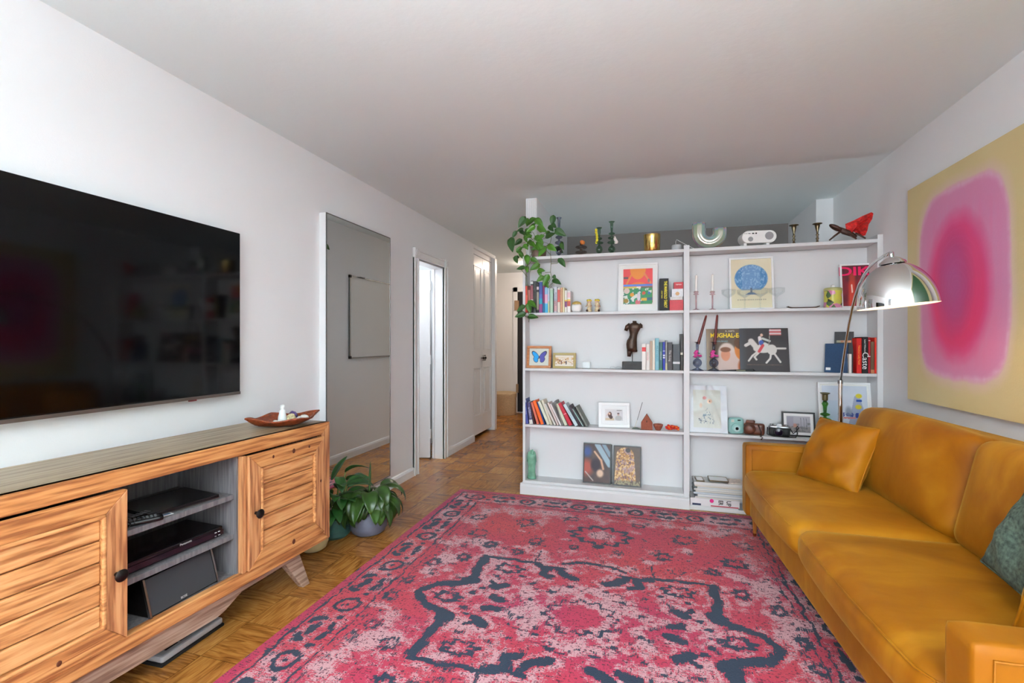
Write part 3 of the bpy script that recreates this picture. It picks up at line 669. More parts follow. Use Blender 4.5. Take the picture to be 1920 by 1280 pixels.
ap = MB(); apoly = [(S0 + 0.12, 0.197), (S0 + 0.12, 0.165), (0.10, 0.150), (0.22, 0.115), (0.26, 0.105), (0.66, 0.105), (0.70, 0.115), (0.78, 0.155), (S1 - 0.22, 0.165), (S1 - 0.22, 0.197)]
ap.prism(apoly, 0.030, 0.048).build('apron', WAPR, con)
for (sx, dy, oy) in ((S1 - 0.26, 0.045, 0.0), (S0 + 0.26, 0.045, 0.0), (S1 - 0.26, 0.30, 1.0), (S0 + 0.26, 0.30, 1.0)):
    sg = 1 if sx > 0.5 else -1; lg = MB(); fy = -0.02 if oy == 0 else 0.02
    tx0, tx1, bx0, bx1 = sx - sg * 0.02, sx + sg * 0.09, sx + sg * 0.105, sx + sg * 0.150
    vsx = [(tx0, dy, 0.2), (tx1, dy, 0.2), (tx1, dy + 0.05, 0.2), (tx0, dy + 0.05, 0.2), (bx0, dy + fy, 0), (bx1, dy + fy, 0), (bx1, dy + 0.035 + fy, 0), (bx0, dy + 0.035 + fy, 0)]
    lg.add(vsx, [(0, 1, 2, 3), (4, 7, 6, 5), (0, 4, 5, 1), (1, 5, 6, 2), (2, 6, 7, 3), (3, 7, 4, 0)]); lg.build('leg', WAPR, con, bevel=0.003)

# things in and on the console (console frame: s along the front, y towards the wall)
def cpos(s_, y_, z_): return (-1.697 + .0545 * s_ - .9985 * y_, 0.838 + .9985 * s_ + .0545 * y_, z_)
t = thing('cable_box', 'flat black box on the upper shelf of the console', 'electronics', cpos(0.57, 0.17, 0.5835), CROT + math.radians(-5))
MB().box(-0.13, 0.13, -0.11, 0.12, 0.003, 0.018).build('body', BLACKP, t, bevel=0.003); MB().box(-0.13, 0.13, -0.1112, -0.1095, 0.003, 0.006).build('front_strip', STEEL, t)
t = thing('disc_player', 'black disc player on the lower shelf of the console', 'electronics', cpos(0.525, 0.165, 0.4155), CROT)
MB().box(-0.205, 0.19, -0.105, 0.11, 0.004, 0.045).build('body', mat('player_black', (14, 12, 14), 0.18), t, bevel=0.006)
MB().box(-0.205, 0.19, -0.108, -0.104, 0.010, 0.030).build('front_glass', mat('player_front', (30, 16, 24), 0.08), t)
SILV = mat('silver_print', (190, 186, 184), 0.4)
lettering(t, 'Panasonic', 0.012, (0.03, -0.1085, 0.036), (PI / 2, 0, 0), SILV)
MB().box(0.150, 0.158, -0.110, -0.107, 0.026, 0.029).box(0.165, 0.173, -0.110, -0.107, 0.026, 0.029).box(0.15, 0.157, -0.110, -0.107, 0.012, 0.014).box(0.166, 0.174, -0.110, -0.107, 0.012, 0.014).build('button', SILV, t)
t = thing('centre_speaker', 'black centre speaker with metal end strips on the console floor', 'speaker', cpos(0.535, 0.09, 0.2455), CROT + math.radians(3))
sp = MB(); sp.add([(x, y, z) for x in (-0.135, 0.135) for (y, z) in ((-0.055, 0.0), (0.07, 0.0), (0.07, 0.12), (-0.015, 0.132))], [(0, 1, 2, 3), (4, 7, 6, 5), (0, 4, 5, 1), (1, 5, 6, 2), (2, 6, 7, 3), (3, 7, 4, 0)])
sp.build('cabinet', BLACKP, t, bevel=0.004)
gm = mat('speaker_cloth', (52, 52, 55), 0.9, bump=0.4, bscale=900)
an = math.atan2(0.04, 0.132)
g = MB().box(-0.130, 0.130, -0.006, 0.0, 0.006, 0.134, Matrix.Translation((0, -0.056, 0)) @ Matrix.Rotation(-an, 4, 'X')); g.build('grille', gm, t)
for x in (-0.138, 0.131): MB().box(x, x + 0.007, -0.009, 0.002, 0.0, 0.137, Matrix.Translation((0, -0.056, 0)) @ Matrix.Rotation(-an, 4, 'X')).build('end_strip', STEEL, t)
lettering(t, 'BOSE', 0.011, (-0.01, -0.0605, 0.017), (PI / 2 - an, 0, 0), SILV)
def remote(label, s_, y_, ang, ln=0.16, wd=0.042, grp=None, tilt=0.0):
    t = thing('remote_control', label, 'remote control', cpos(s_, y_, 0.5835), CROT + math.radians(ang), 'remote controls on the upper console shelf')
    MB().rbox(ln, wd, 0.018, 0.007, 6, Matrix.Translation((0, 0, 0.0095))).build('case', BLACKP, t, smooth=True)
    b = MB()
    for i in range(9):
        for j in range(3): b.box(-ln * 0.42 + i * ln * 0.09, -ln * 0.42 + i * ln * 0.09 + 0.007, -0.013 + j * 0.0105, -0.013 + j * 0.0105 + 0.006, 0.018, 0.0200)
    b.build('key_rows', mat('grey_rubber', (92, 92, 94), 0.6), t); return t
remote('black remote control lying parallel to the front of the console shelf', 0.40, 0.110, 4)
remote('black remote control laid at an angle beside the white card', 0.395, 0.062, -28, 0.13)
t = thing('pair_of_spectacles', 'small folded black spectacles at the front of the console shelf', 'spectacles', cpos(0.362, 0.052, 0.5835), CROT)
gl = MB(); 
for x in (-0.022, 0.022): gl.tube([(x + 0.016 * math.cos(a), 0, 0.014 + 0.012 * math.sin(a)) for a in np.linspace(0, 2 * PI, 13)], 0.0016, 6, None, False)
gl.tube([(-0.04, 0.0, 0.016), (-0.04, 0.006, 0.014), (0.03, 0.012, 0.006)], 0.0015, 6); gl.tube([(0.04, 0, 0.016), (0.04, 0.008, 0.014), (-0.03, 0.015, 0.006)], 0.0015, 6); gl.build('spectacle_frame', BLACKP, t)
t = thing('card', 'small white and blue printed card on the console shelf', 'card', cpos(0.475, 0.075, 0.5838), CROT + math.radians(-12))
MB().box(-0.032, 0.032, -0.022, 0.022, 0, 0.001).build('card_stock', WHITEP, t); MB().box(-0.02, 0.026, -0.016, 0.004, 0.001, 0.0014).build('printed_patch', mat('card_blue', (70, 100, 130), 0.6), t)
# cables behind the shelves
t = thing('cable_bundle', 'dark tangled cables at the back of the console bay', 'cable', cpos(0.40, 0.30, 0.60), CROT)
cb = MB()
for k in range(4): cb.tube([(-0.08 + 0.03 * k + 0.03 * math.sin(i * 1.3 + k), 0.02 * math.cos(i + k), 0.004 + 0.008 * i) for i in range(9)], 0.004, 6)
cb.build('cable', BLACKM, t)
# device under the console
q = onZ(318, 1232, 0.02)
t = thing('power_strip', 'grey power strip with red switch on the floor under the console', 'power strip', (q.x - 0.055, q.y + 0.105, 0), math.radians(1.5))
MB().box(-0.055, 0.055, -0.14, 0.14, 0, 0.012).build('base', BLACKM, t, bevel=0.003); MB().box(-0.052, 0.052, -0.136, 0.136, 0.012, 0.038).build('housing', mat('grey_plastic', (168, 166, 168), 0.4), t, bevel=0.008)
MB().box(-0.038, 0.026, -0.10, -0.05, 0.038, 0.0395).box(-0.038, 0.026, -0.04, 0.01, 0.038, 0.0395).build('socket', BLACKP, t); MB().box(-0.006, 0.018, -0.035, -0.012, 0.0395, 0.046).build('switch', mat('red_switch', (200, 20, 30), 0.3), t)

# carved dish with stones on the console
bl = onZ(517, 796, 0.81)
dish = thing('carved_dish', 'reddish carved wooden leaf-shaped dish on top of the console', 'dish', (-1.775, 1.965, 0.811), CROT - 0.35)
DM = mat('carved_wood', (128, 56, 24), 0.45, mottle=0.45, mscale=60, bump=0.6, bscale=120)
def dish_pt(u, v, th_=0.0):
    a = 2 * PI * u; ca_, sa_ = abs(math.cos(a)), abs(math.sin(a)); rad = 1.0 / ((ca_ / 0.185) ** 1.0 + (sa_ / 0.150) ** 1.0) ** 1.0 + 0.014 * math.sin(2 * a) ** 2
    r = rad * v; z = 0.006 + 0.026 * max(0, (v - 0.5) / 0.5) ** 1.4 + 0.020 * max(0, (v - 0.7) / 0.3) ** 1.5 * (ca_ ** 10 + 0.6 * sa_ ** 10)
    return (r * math.cos(a), r * math.sin(a), z)
MB().grid(dish_pt, 64, 12).build('bowl', DM, dish, smooth=True, solid=0.006)
rm = MB(); rm.tube([dish_pt(i / 64, 1.0) for i in range(65)], 0.0045, 6, None, False); rm.build('rim', DM, dish, smooth=True)
def on_dish(dx, dy, z=0.0): 
    c_, s_ = math.cos(CROT - 0.35), math.sin(CROT - 0.35); return (-1.775 + c_ * dx - s_ * dy, 1.965 + s_ * dx + c_ * dy, 0.8245 + z)
t = thing('figurine', 'slender white seated figurine standing in the carved dish', 'figurine', on_dish(-0.012, -0.005)); 
MB().lathe([(0.020, 0), (0.022, 0.010), (0.021, 0.030), (0.018, 0.042), (0.016, 0.050), (0.017, 0.056), (0.013, 0.064), (0.008, 0.069), (0.012, 0.075), (0.013, 0.083), (0.010, 0.091), (0.0001, 0.095)], 20).build('figure', mat('pale_glaze', (226, 230, 228), 0.3), t, smooth=True); t.scale = (0.95, 0.95, 0.95)
def lump(name, label, cat, loc, r, m, seed, sc3=(1, 1, 1), amp=0.25, spikes=False, group=None):
    t = thing(name, label, cat, loc, 0, group); rr = random.Random(seed); o = MB().sphere(r, None, 14, 10, sc3).build('body', m, t, smooth=not spikes)
    ph = [rr.uniform(0, 6) for _ in range(6)]
    for v in o.data.vertices:
        k = 1 + amp * (math.sin(v.co.x / r * 3 + ph[0]) * math.sin(v.co.y / r * 3 + ph[1]) * math.sin(v.co.z / r * 3 + ph[2]) + (rr.uniform(-0.5, 0.5) if spikes else 0))
        v.co *= k
    zmin = min(v.co.z for v in o.data.vertices)
    for v in o.data.vertices: v.co.z -= zmin
    return t
lump('coral_piece', 'rough beige coral lump in the carved dish', 'coral', on_dish(0.025, -0.018), 0.022, mat('coral', (190, 176, 136), 0.9, mottle=0.4, mscale=90), 3, (1, 1, 0.85), 0.2, True)
lump('amethyst_cluster', 'dark purple amethyst cluster in the carved dish', 'crystal', on_dish(0.055, 0.02), 0.020, mat('amethyst', (86, 70, 120), 0.25, mottle=0.5, mscale=120), 4, (1, 1, 1.1), 0.4, True)
WST = mat('white_stone', (226, 224, 216), 0.6, mottle=0.06, mscale=50)
for k, (dx, dy, r) in enumerate([(-0.035, -0.04, .013), (-0.01, -0.05, .011), (0.02, -0.055, .012), (0.05, -0.05, .011), (0.075, -0.03, .013), (0.10, -0.005, .018), (0.085, 0.02, .012), (0.06, -0.02, .012), (-0.05, -0.015, .012), (0.0, -0.03, .010)]):
    lump('white_stone', 'small white polished stone in the carved dish', 'stone', on_dish(dx, dy, 0.001 if k < 8 else 0.0), r, WST, 20 + k, (1.3, 1, 0.7), 0.1, group='white stones in the carved dish')

# ------------------------------------------------------------------ sofa
SROT = math.radians(2.29)
sofa = thing('sofa', 'long mustard velvet sofa with two seat cushions along the right wall', 'sofa', (0.583, 3.35, 0.0095), SROT)
LN, DP = 2.115, 0.82
def soft(name, cx, cy, cz, sx, sy, sz, r, crown=(0, 0, 0), M=None, n=12, fn=None, parent=sofa, m=VELVET):
    T = Matrix.Translation((cx, cy, cz)); T = T @ M if M is not None else T
    return MB().rbox(sx, sy, sz, r, n, T, crown, fn).build(name, m, parent, smooth=True)
soft('base', DP / 2 + 0.012, -LN / 2, 0.205, DP - 0.02, LN - 0.06, 0.17, 0.02)
def arm(y0):
    a = soft('armrest', DP / 2, y0 - 0.055, 0.352, DP, 0.108, 0.450, 0.018, n=14)
    for (sd, yy) in ((1, y0 + 0.0005), (-1, y0 - 0.1105)):       # raised panel seams on both broad faces
        pts = [(0.035, yy, 0.16), (0.035, yy, 0.545), (DP - 0.04, yy, 0.545)]
        MB().tube(pts, 0.0035, 6).build('piping', VELVET, a, smooth=True)
    return a
arm(0.0); arm(-LN + 0.11)
for k in range(2):
    yc = -0.112 - 0.4735 - k * 0.947
    def fn(o, u, v, w_, k=k):
        # slack front and corner dimples
        if u < -0.4: o = o + Vector((-0.012 * (1 - v * v), 0, -0.006 * (1 - v * v)))
        o = o + Vector((0, 0, 0.006 * math.sin(7 * o.x + k) * math.cos(5 * o.y + 2 * k) * (1 if w_ > 0 else 0)))
        return o
    c_ = soft('seat_cushion', 0.315, yc, 0.352, 0.665, 0.940, 0.150, 0.055, (0.012, 0.0, 0.022), n=18, fn=fn)
    ring_ = []
    for a in range(61):
        q = a / 60 * 4; k4 = int(q) % 4; f4 = q - int(q)
        hx, hy = 0.3325 - 0.006, 0.470 - 0.006
        P4 = [(-hx, -hy), (-hx, hy), (hx, hy), (hx, -hy)]; A, B_ = P4[k4], P4[(k4 + 1) % 4]; px, py = A[0] + (B_[0] - A[0]) * f4, A[1] + (B_[1] - A[1]) * f4
        # round the corners
        px = math.copysign(min(abs(px), hx), px); d_ = max(0, abs(px) + abs(py) - (hx + hy - 0.05)); px -= math.copysign(d_ * 0.35, px); py -= math.copysign(d_ * 0.35, py)
        fx_ = -0.018 * (1 - (py / hy) ** 2) if px < -0.25 else 0
        ring_.append((0.315 + px + fx_, yc + py, 0.402))
    MB().tube(ring_[:-1] + [ring_[0]], 0.0035, 6, None, False).build('piping', VELVET, c_, smooth=True)
# back frame and back cushions
soft('backrest_frame', DP - 0.06, -LN / 2, 0.478, 0.11, LN - 0.02, 0.70, 0.02, n=14)
for k in range(2):
    yc = -0.10 - 0.480 - k * 0.955
    def fnb(o, u, v, w_, k=k):
        z = o.z; s_ = 0.008 * math.sin(9 * o.y + 3 * k) * math.cos(8 * o.z) * (1 if u < 0 else 0)
        edge_ = 0.018 * (abs(v) ** 6)                               # gathered ends
        return Vector((o.x + s_ + (edge_ if u < 0 else 0), o.y, z - 0.014 * v * v * (1 if w_ > 0 else 0)))
    c_ = soft('back_cushion', 0.645, yc, 0.624, 0.175, 0.955, 0.455, 0.065, (0.045, 0.008, 0.004), Matrix.Rotation(math.radians(13), 4, 'Y'), n=18, fn=fnb)
    for sy_ in (-1, 1):
        rr_ = [( -0.010 - 0.018, sy_ * 0.474, z_) for z_ in np.linspace(-0.19, 0.19, 9)]
        MB().tube([Matrix.Translation((0.645, yc, 0.624)) @ Matrix.Rotation(math.radians(13), 4, 'Y') @ Vector(p) for p in rr_], 0.004, 6).build('piping', VELVET, c_, smooth=True)
LEGM = wood('walnut_leg', [(120, 62, 20), (158, 92, 34), (176, 112, 50)], 2, 2.0, 0.35)
for (lx, ly) in ((0.055, -0.09), (0.055, -LN + 0.09), (DP - 0.08, -0.09), (DP - 0.08, -LN + 0.09)):
    l = MB().lathe([(0.008, 0.0), (0.010, 0.02), (0.018, 0.135)], 14, None, cx=lx, cy=ly).build('leg', LEGM, sofa, smooth='auto')
    MB().lathe([(0.0085, 0.0), (0.0105, 0.018)], 14, None, cx=lx, cy=ly).build('foot_cap', BRASS, l, smooth='auto')

def pillow(name, label, P0, e1, e2, size, thick, m, group=None, seedk=1):
    # P0: bottom-left corner, e1 along the bottom edge, e2 up the side (unit vectors)
    e1 = Vector(e1).normalized(); e2 = (Vector(e2) - e1 * Vector(e2).dot(e1)).normalized(); n_ = e1.cross(e2)
    t = thing(name, label, 'pillow', P0, 0, group); Mx = Matrix((e1, e2, n_)).transposed().to_4x4()
    def side(sg):
        def f(u, v):
            a, b = 2 * u - 1, 2 * v - 1
            pin = 0.055; x = a * (1 - pin * (1 - b * b) ) ; y = b * (1 - pin * (1 - a * a))
            th_ = ((1 - a * a) * (1 - b * b)) ** 0.42 * thick / 2
            wr = 0.012 * math.sin(6 * a + seedk) * math.sin(5 * b + 2 * seedk) * ((1 - a * a) * (1 - b * b)) ** 0.4 + 0.005 * math.sin(16 * a * b + seedk) * ((1 - a * a) * (1 - b * b)) ** 0.5
            return ((x + 1) / 2 * size, (y + 1) / 2 * size, sg * (th_ + wr))
        return f
    mb = MB(); mb.grid(side(1), 28, 28, Mx); mb.grid(side(-1), 28, 28, Mx)
    o = mb.build('pillow_body', m, t, smooth=True)
    bm = bmesh.new(); bm.from_mesh(o.data); bmesh.ops.remove_doubles(bm, verts=bm.verts, dist=0.0008); bmesh.ops.recalc_face_normals(bm, faces=bm.faces); bm.to_mesh(o.data); bm.free()
    f = side(0); loop = [f(i / 20, 0) for i in range(20)] + [f(1, i / 20) for i in range(20)] + [f(1 - i / 20, 1) for i in range(20)] + [f(0, 1 - i / 20) for i in range(21)]
    MB().tube([Mx @ Vector(p) for p in loop], 0.0035, 6, None, False).build('piping', m, t, smooth=True)
    return t
pillow('throw_pillow', 'square mustard velvet pillow leaning in the far corner of the sofa', (0.835, 3.135, 0.437), (0.175, -0.315, 0.0), (0.165, 0.09, 0.36), 0.385, 0.17, VELVET)
TW = mat('green_tweed', (84, 100, 88), 0.95, mottle=0.55, mscale=85, bump=0.8, bscale=160)
pillow('throw_pillow', 'dark green woven pillow against the nearer back cushion', (1.035, 1.885, 0.520), (0.0, -0.40, -0.075), (0.13, -0.12, 0.35), 0.38, 0.13, TW, seedk=3)
pillow('throw_pillow', 'mustard velvet pillow behind the near sofa arm', (0.885, 1.52, 0.445), (0.35, -0.02, 0.0), (0.02, -0.12, 0.35), 0.36, 0.13, VELVET, seedk=5)

# ------------------------------------------------------------------ paintings on the right wall
def pink_art(U, V, nu, nv):
    n1 = fbm(nu, nv, 5, 31, 0.8); n2 = vnoise(nu, nv, 60, 4, 33); n3 = vnoise(nu, nv, 4, 60, 34); nb = fbm(nu, nv, 14, 35)
    U2 = U + (n1 - 0.5) * 0.03; V2 = V + (nb - 0.5) * 0.02
    img = fill(U, (214, 196, 146)); img = put(img, np.clip((n1 - 0.45) * 3, 0, 1), (208, 186, 130), 0.5); img = put(img, np.clip(U * 1.2 - 0.6, 0, 1), (206, 176, 122), 0.5)
    def sq(cx, cy, rx, ry, p): return (np.abs((U2 - cx) / rx) ** p + np.abs((V2 - cy) / ry) ** p) ** (1 / p)
    d = sq(0.52, 0.515, 0.385, 0.405, 4.2)
    img = put(img, np.clip((1.10 - d) / 0.12, 0, 1), (224, 196, 186), 0.8)
    img = put(img, np.clip((1.0 - d) / 0.05, 0, 1), (218, 140, 178))
    ringp = np.clip(1 - np.abs(d - 0.955) / 0.045, 0, 1) * (n3 * 0.5 + n2 * 0.5); img = put(img, ringp, (232, 196, 214), 0.8)
    img = put(img, np.clip((0.9 - d) / 0.25, 0, 1) * n2, (226, 118, 164), 0.55)
    img = put(img, np.clip((0.92 - d) / 0.2, 0, 1) * np.clip(0.55 - V, 0, 1) * 2, (232, 112, 150), 0.6)
    e = np.sqrt(((U2 - 0.50) / 0.265) ** 2 + ((V2 - 0.50) / 0.295) ** 2)
    img = put(img, np.clip((1.12 - e) / 0.30, 0, 1), (222, 66, 124)); img = put(img, np.clip((1.0 - e) / 0.25, 0, 1) * np.clip((0.60 - V) * 3 + 0.25, 0, 1), (230, 48, 104), 0.7)
    e2 = np.sqrt(((U2 - 0.47) / 0.16) ** 2 + ((V2 - 0.52) / 0.215) ** 2); img = put(img, np.clip((1.15 - e2) / 0.45, 0, 1), (196, 62, 124), 0.95)
    img = put(img, np.clip((0.75 - e2) / 0.5, 0, 1), (186, 82, 144), 0.8)
    st = np.clip(1 - np.abs(((e * 9 + 2.0 * n1) % 1.0) - 0.5) / 0.18, 0, 1) * (e < 1.5) * nb; img = put(img, st, (236, 150, 190), 0.08)
    return img
def canvas(label, y_far, width, z0, h, fn, res):
    t = thing('canvas_painting', label, 'painting', (XR - 0.037, y_far, z0), math.radians(-90))      # local x runs along -y, local -y faces the room
    MB().box(0, width, 0.0015, 0.036, 0, h).build('stretcher', mat('raw_canvas', (200, 186, 150), 0.8), t)
    art('painted_surface', width, h, fn, t, Matrix.Translation((width / 2, 0, 0)), res, mat('oil_paint', rough=0.5, attr='Col', bump=0.15, bscale=80)); return t
canvas('tall abstract canvas of a glowing pink oval in a cream border', 3.30, 0.915, 0.897, 1.221, pink_art, 220)
def green_art(U, V, nu, nv):
    n1 = fbm(nu, nv, 4, 71); img = fill(U, (200, 190, 140)); return put(img, rect(U, V, .07, .93, .06, .94), (44, 92, 50)) + (n1 - 0.5)[..., None] * 18
canvas('large dark green abstract canvas on the right wall, seen in the chrome lamp', 2.20, 1.10, 0.97, 1.30, green_art, 60)

# ------------------------------------------------------------------ arc floor lamp
PB = Vector((1.190, 3.50, 0)); DC = Vector((1.029, 2.403, 0)); pd = (DC - PB).normalized()
def on_lampplane(u, v):
    r = ray(u, v); M2 = Matrix(((r.x, -pd.x), (r.y, -pd.y))); k, s_ = M2.inverted() @ Vector((PB.x, PB.y)); return Vector((r.x * k, r.y * k, CAM_H + r.z * k))
lamp = thing('arc_floor_lamp', 'chrome arc floor lamp with a dome shade, standing behind the sofa', 'floor lamp', tuple(PB))
MB().lathe([(0.118, 0), (0.118, 0.045), (0.112, 0.052), (0.0001, 0.052)], 40).build('lamp_base', mat('black_marble', (24, 24, 26), 0.15, mottle=0.5, mscale=14), lamp, smooth='auto')
zs = onY(1576, 716, 3.5).z
MB().tube([(0, 0, 0.05), (-0.002, 0, zs)], 0.0135, 16).build('pole', CHROME, lamp, smooth='auto'); MB().tube([(-0.002, 0, zs - 0.01), (-0.002, 0, zs + 0.012)], 0.015, 16).build('pole_collar', STEEL, lamp, smooth='auto')
apx = [(1576, 716), (1579, 690), (1583, 660), (1587.5, 630), (1592, 603), (1597, 578), (1602.5, 553), (1610, 530), (1620, 510), (1632, 495), (1646, 484), (1660, 476.5), (1672, 473)]
ap_ = [on_lampplane(*p) - PB for p in apx]
for _ in range(3): ap_ = [ap_[0]] + [(ap_[i - 1] + ap_[i] * 2 + ap_[i + 1]) / 4 for i in range(1, len(ap_) - 1)] + [ap_[-1]]
MB().tube(ap_, 0.0075, 12).build('arc_arm', CHROME, lamp, smooth=True)
tipd = ap_[-1]
rimc = DC - PB + Vector((0, 0, CAM_H + (641 - 574) / FOC * 2.02))
tilt = Matrix.Rotation(YAW, 4, 'Z') @ Matrix.Rotation(math.radians(-4.6), 4, 'Y') @ Matrix.Rotation(math.radians(-3.0), 4, 'X') @ Matrix.Rotation(-YAW, 4, 'Z')
R = 0.143; a0 = 0.03
prof = [(R * math.cos(a), R * math.sin(a)) for a in np.linspace(a0, PI / 2, 22)]; prof[-1] = (0.0001, R)
prof = [(r, (z - R * math.sin(a0)) * 1.38) for r, z in prof]
Mt = Matrix.Translation(rimc) @ tilt
outer = MB().lathe(prof, 72, Mt, caps=False).build('lamp_shade', CHROME, lamp, smooth=True)
inn = [(r * 0.985, z * 0.985 + 0.0005) for r, z in prof]
MB().lathe(inn, 72, Mt, caps=False).build('shade_lining', mat('lining_white', (240, 234, 224), 0.5), outer, smooth=True)
MB().lathe([(prof[0][0], 0.0), (prof[0][0] * 0.985, 0.0005)], 72, Mt, caps=False).build('shade_rim', CHROME, outer)
zt = prof[-1][1]
MB().lathe([(0.050, zt - 0.008), (0.046, zt + 0.002), (0.030, zt + 0.014), (0.018, zt + 0.021), (0.010, zt + 0.024), (0.010, zt + 0.036), (0.0001, zt + 0.037)], 40, Mt).build('shade_cap', CHROME, lamp, smooth='auto')
top = Mt @ Vector((0, 0, zt + 0.028)); MB().tube([tipd, (tipd + top) / 2 + Vector((0, 0, 0.004)), top], 0.0085, 12).build('shade_joint', CHROME, lamp, smooth=True)
blb = Mt @ Vector((0, 0, 0.085))
MB().sphere(0.032, Matrix.Translation(blb)).build('bulb', mat('bulb_glow', (255, 240, 220), 0.4, emit=(255, 226, 190), estr=22), lamp, smooth=True)
MB().lathe([(0.018, 0.11), (0.020, 0.15), (0.02, zt - 0.004)], 16, Mt).build('bulb_socket', WHITEP, lamp, smooth='auto')
# ------------------------------------------------------------------ other lamps and added unseen light helpers
pn = thing('pendant_lamp', 'round white glass pendant lamp hanging over the dining end', 'pendant lamp', (-0.8, -1.7, 1.95))
MB().sphere(0.14).build('glass_globe', mat('globe_glow', (255, 246, 236), 0.4, emit=(255, 240, 222), estr=LAMP_E['pendant']), pn, smooth=True)
MB().tube([(0, 0, 0.138), (0, 0, ZC - 1.95)], 0.004, 8).build('cord', WHITEP, pn); MB().lathe([(0.05, ZC - 1.975), (0.05, ZC - 1.9501)], 20).build('canopy', WHITEP, pn)
cl = thing('ceiling_lamp', 'round flush white ceiling lamp behind the viewpoint', 'ceiling lamp', (0.3, -0.75, ZC))
MB().lathe([(0.15, -0.001), (0.15, -0.02), (0.14, -0.05), (0.10, -0.075), (0.0001, -0.09)], 32).build('diffuser', mat('ceiling_glow', (255, 250, 244), 0.4, emit=(255, 248, 240), estr=LAMP_E['ceiling']), cl, smooth=True)
MB().lathe([(0.165, -0.0005), (0.165, -0.018), (0.151, -0.019)], 32).build('trim_ring', WHITEP, cl)
hl = thing('ceiling_lamp', 'small round ceiling lamp at the far end of the hall', 'ceiling lamp', (-1.70, 7.0, ZC))
MB().lathe([(0.10, -0.001), (0.10, -0.02), (0.09, -0.06), (0.05, -0.085), (0.0001, -0.09)], 24).build('diffuser', mat('hall_glow', (255, 226, 196), 0.4, emit=(255, 232, 212), estr=LAMP_E['hall']), hl, smooth=True)
MB().lathe([(0.115, -0.0005), (0.115, -0.016), (0.101, -0.018)], 24).build('trim_ring', WHITEP, hl)
for (tx, ty, pw), w_ in zip(FILL_UPL, ('nearest the window', 'on the pale grey rug', 'closest behind the viewpoint')):  # unseen stands and bowls for the added fill uplights
    t = thing('fill_uplighter', 'unseen white uplighter added as fill light behind the viewpoint ' + w_, 'floor lamp', (tx, ty, 0))
    MB().lathe([(0.0001, 0), (0.14, 0), (0.14, 0.02), (0.012, 0.03), (0.012, 1.13), (0.0001, 1.13)], 28).build('stand', WHITEP, t, smooth='auto')
    MB().lathe([(0.02, 1.125), (0.10, 1.15), (0.185, 1.20), (0.215, 1.33), (0.209, 1.33), (0.18, 1.205), (0.095, 1.155), (0.0001, 1.14)], 40).build('bowl_shade', WHITEP, t, smooth='auto')
dr = MB().box(-1.15, 1.35, -1.6, 1.6, 0.001, 0.010).build('area_rug', mat('bounce_rug', (214, 216, 220), 0.95, bump=0.5, bscale=200)); dr.location = (-0.3, -2.6, 0); tag(dr, 'plain pale grey rug added unseen behind the viewpoint to bounce neutral light', 'rug')  # added out of view to cut the warm floor bounce
t = thing('alcove_fill_lamp', 'unseen bowl-shaded fill lamp added behind the bookcase to brighten the alcove', 'table lamp', (0.15, 4.35, 0.62)); MB().lathe([(0.07, 0), (0.07, 0.015), (0.012, 0.02), (0.012, 0.16)], 20).build('lamp_foot', WHITEP, t, smooth='auto'); MB().lathe([(0.012, 0.158), (0.05, 0.18), (0.10, 0.26), (0.104, 0.30), (0.10, 0.30), (0.094, 0.262), (0.045, 0.19), (0.0001, 0.18)], 32).build('bowl_shade', WHITEP, t, smooth='auto')  # added lamp, hidden from view, fills the alcove with light
t = thing('stool', 'round white stool added behind the bookcase to carry the fill lamp', 'stool', (0.15, 4.35, 0)); MB().lathe([(0.0001, 0.58), (0.18, 0.58), (0.18, 0.619), (0.0001, 0.619)], 28).build('seat', WHITEP, t)
for k in range(3): MB().tube([(0.13 * math.cos(k * 2.1), 0.13 * math.sin(k * 2.1), 0.58), (0.17 * math.cos(k * 2.1), 0.17 * math.sin(k * 2.1), 0)], 0.014, 10).build('leg', WHITEP, t)
ck = thing('ceiling_lamp', 'unseen round fill lamp added inside the closet room', 'ceiling lamp', (-2.52, 3.80, ZC))  # added lamp out of view, spills light onto door slab and partition
MB().lathe([(0.10, -0.001), (0.10, -0.02), (0.09, -0.06), (0.05, -0.085), (0.0001, -0.09)], 24).build('diffuser', mat('closet_fill_glow', (250, 248, 244), 0.4, emit=(245, 248, 255), estr=LAMP_E['closet']), ck, smooth=True)
wr = thing('blocker', 'tall pale grey wardrobe added unseen behind the viewpoint to keep light off the left wall', 'blocker', (XL + 0.02, -1.75, 0))  # added out of view to block window light from the near left wall
MB().box(0, 0.60, 0, 1.20, 0.06, 2.30).build('body', mat('blocker_grey', (206, 208, 210), 0.5), wr, bevel=0.003); MB().box(0.02, 0.56, 0.02, 1.18, 0, 0.06).build('plinth', BLACKM, wr)
for k in range(2):
    d_ = MB().box(0.60, 0.62, 0.005 + k * 0.5975, 0.5975 + k * 0.5975, 0.07, 2.295).build('door', MATS['blocker_grey'], wr, bevel=0.002); MB().box(0.62, 0.645, 0.55 + k * 0.08, 0.565 + k * 0.08, 1.0, 1.2).build('handle', STEEL, d_)
# curtains at the window
for (x0, x1, w_) in ((-2.04, -1.86, 'left'), (0.22, 0.80, 'right')):
    t = thing('curtain', 'grey blue curtain hanging at the ' + ('doorway-side' if w_ == 'left' else 'sofa-side') + ' end of the window', 'curtain', ((x0 + x1) / 2, YB + 0.10, 0), 0, 'curtains at the window')
    hw = (x1 - x0) / 2
    MB().grid(lambda u, v, hw=hw: (-hw + 2 * hw * u, 0.025 * math.sin(u * 40) * (0.6 + 0.4 * (1 - v)), 0.03 + v * 2.33), 90, 6).build('cloth', mat('curtain_grey', (150, 156, 166), 0.9), t, smooth=True, solid=0.003)
    MB().tube([(-hw - 0.03, 0, 2.375), (hw + 0.03, 0, 2.375)], 0.012, 10).build('rod', STEEL, t, smooth='auto')

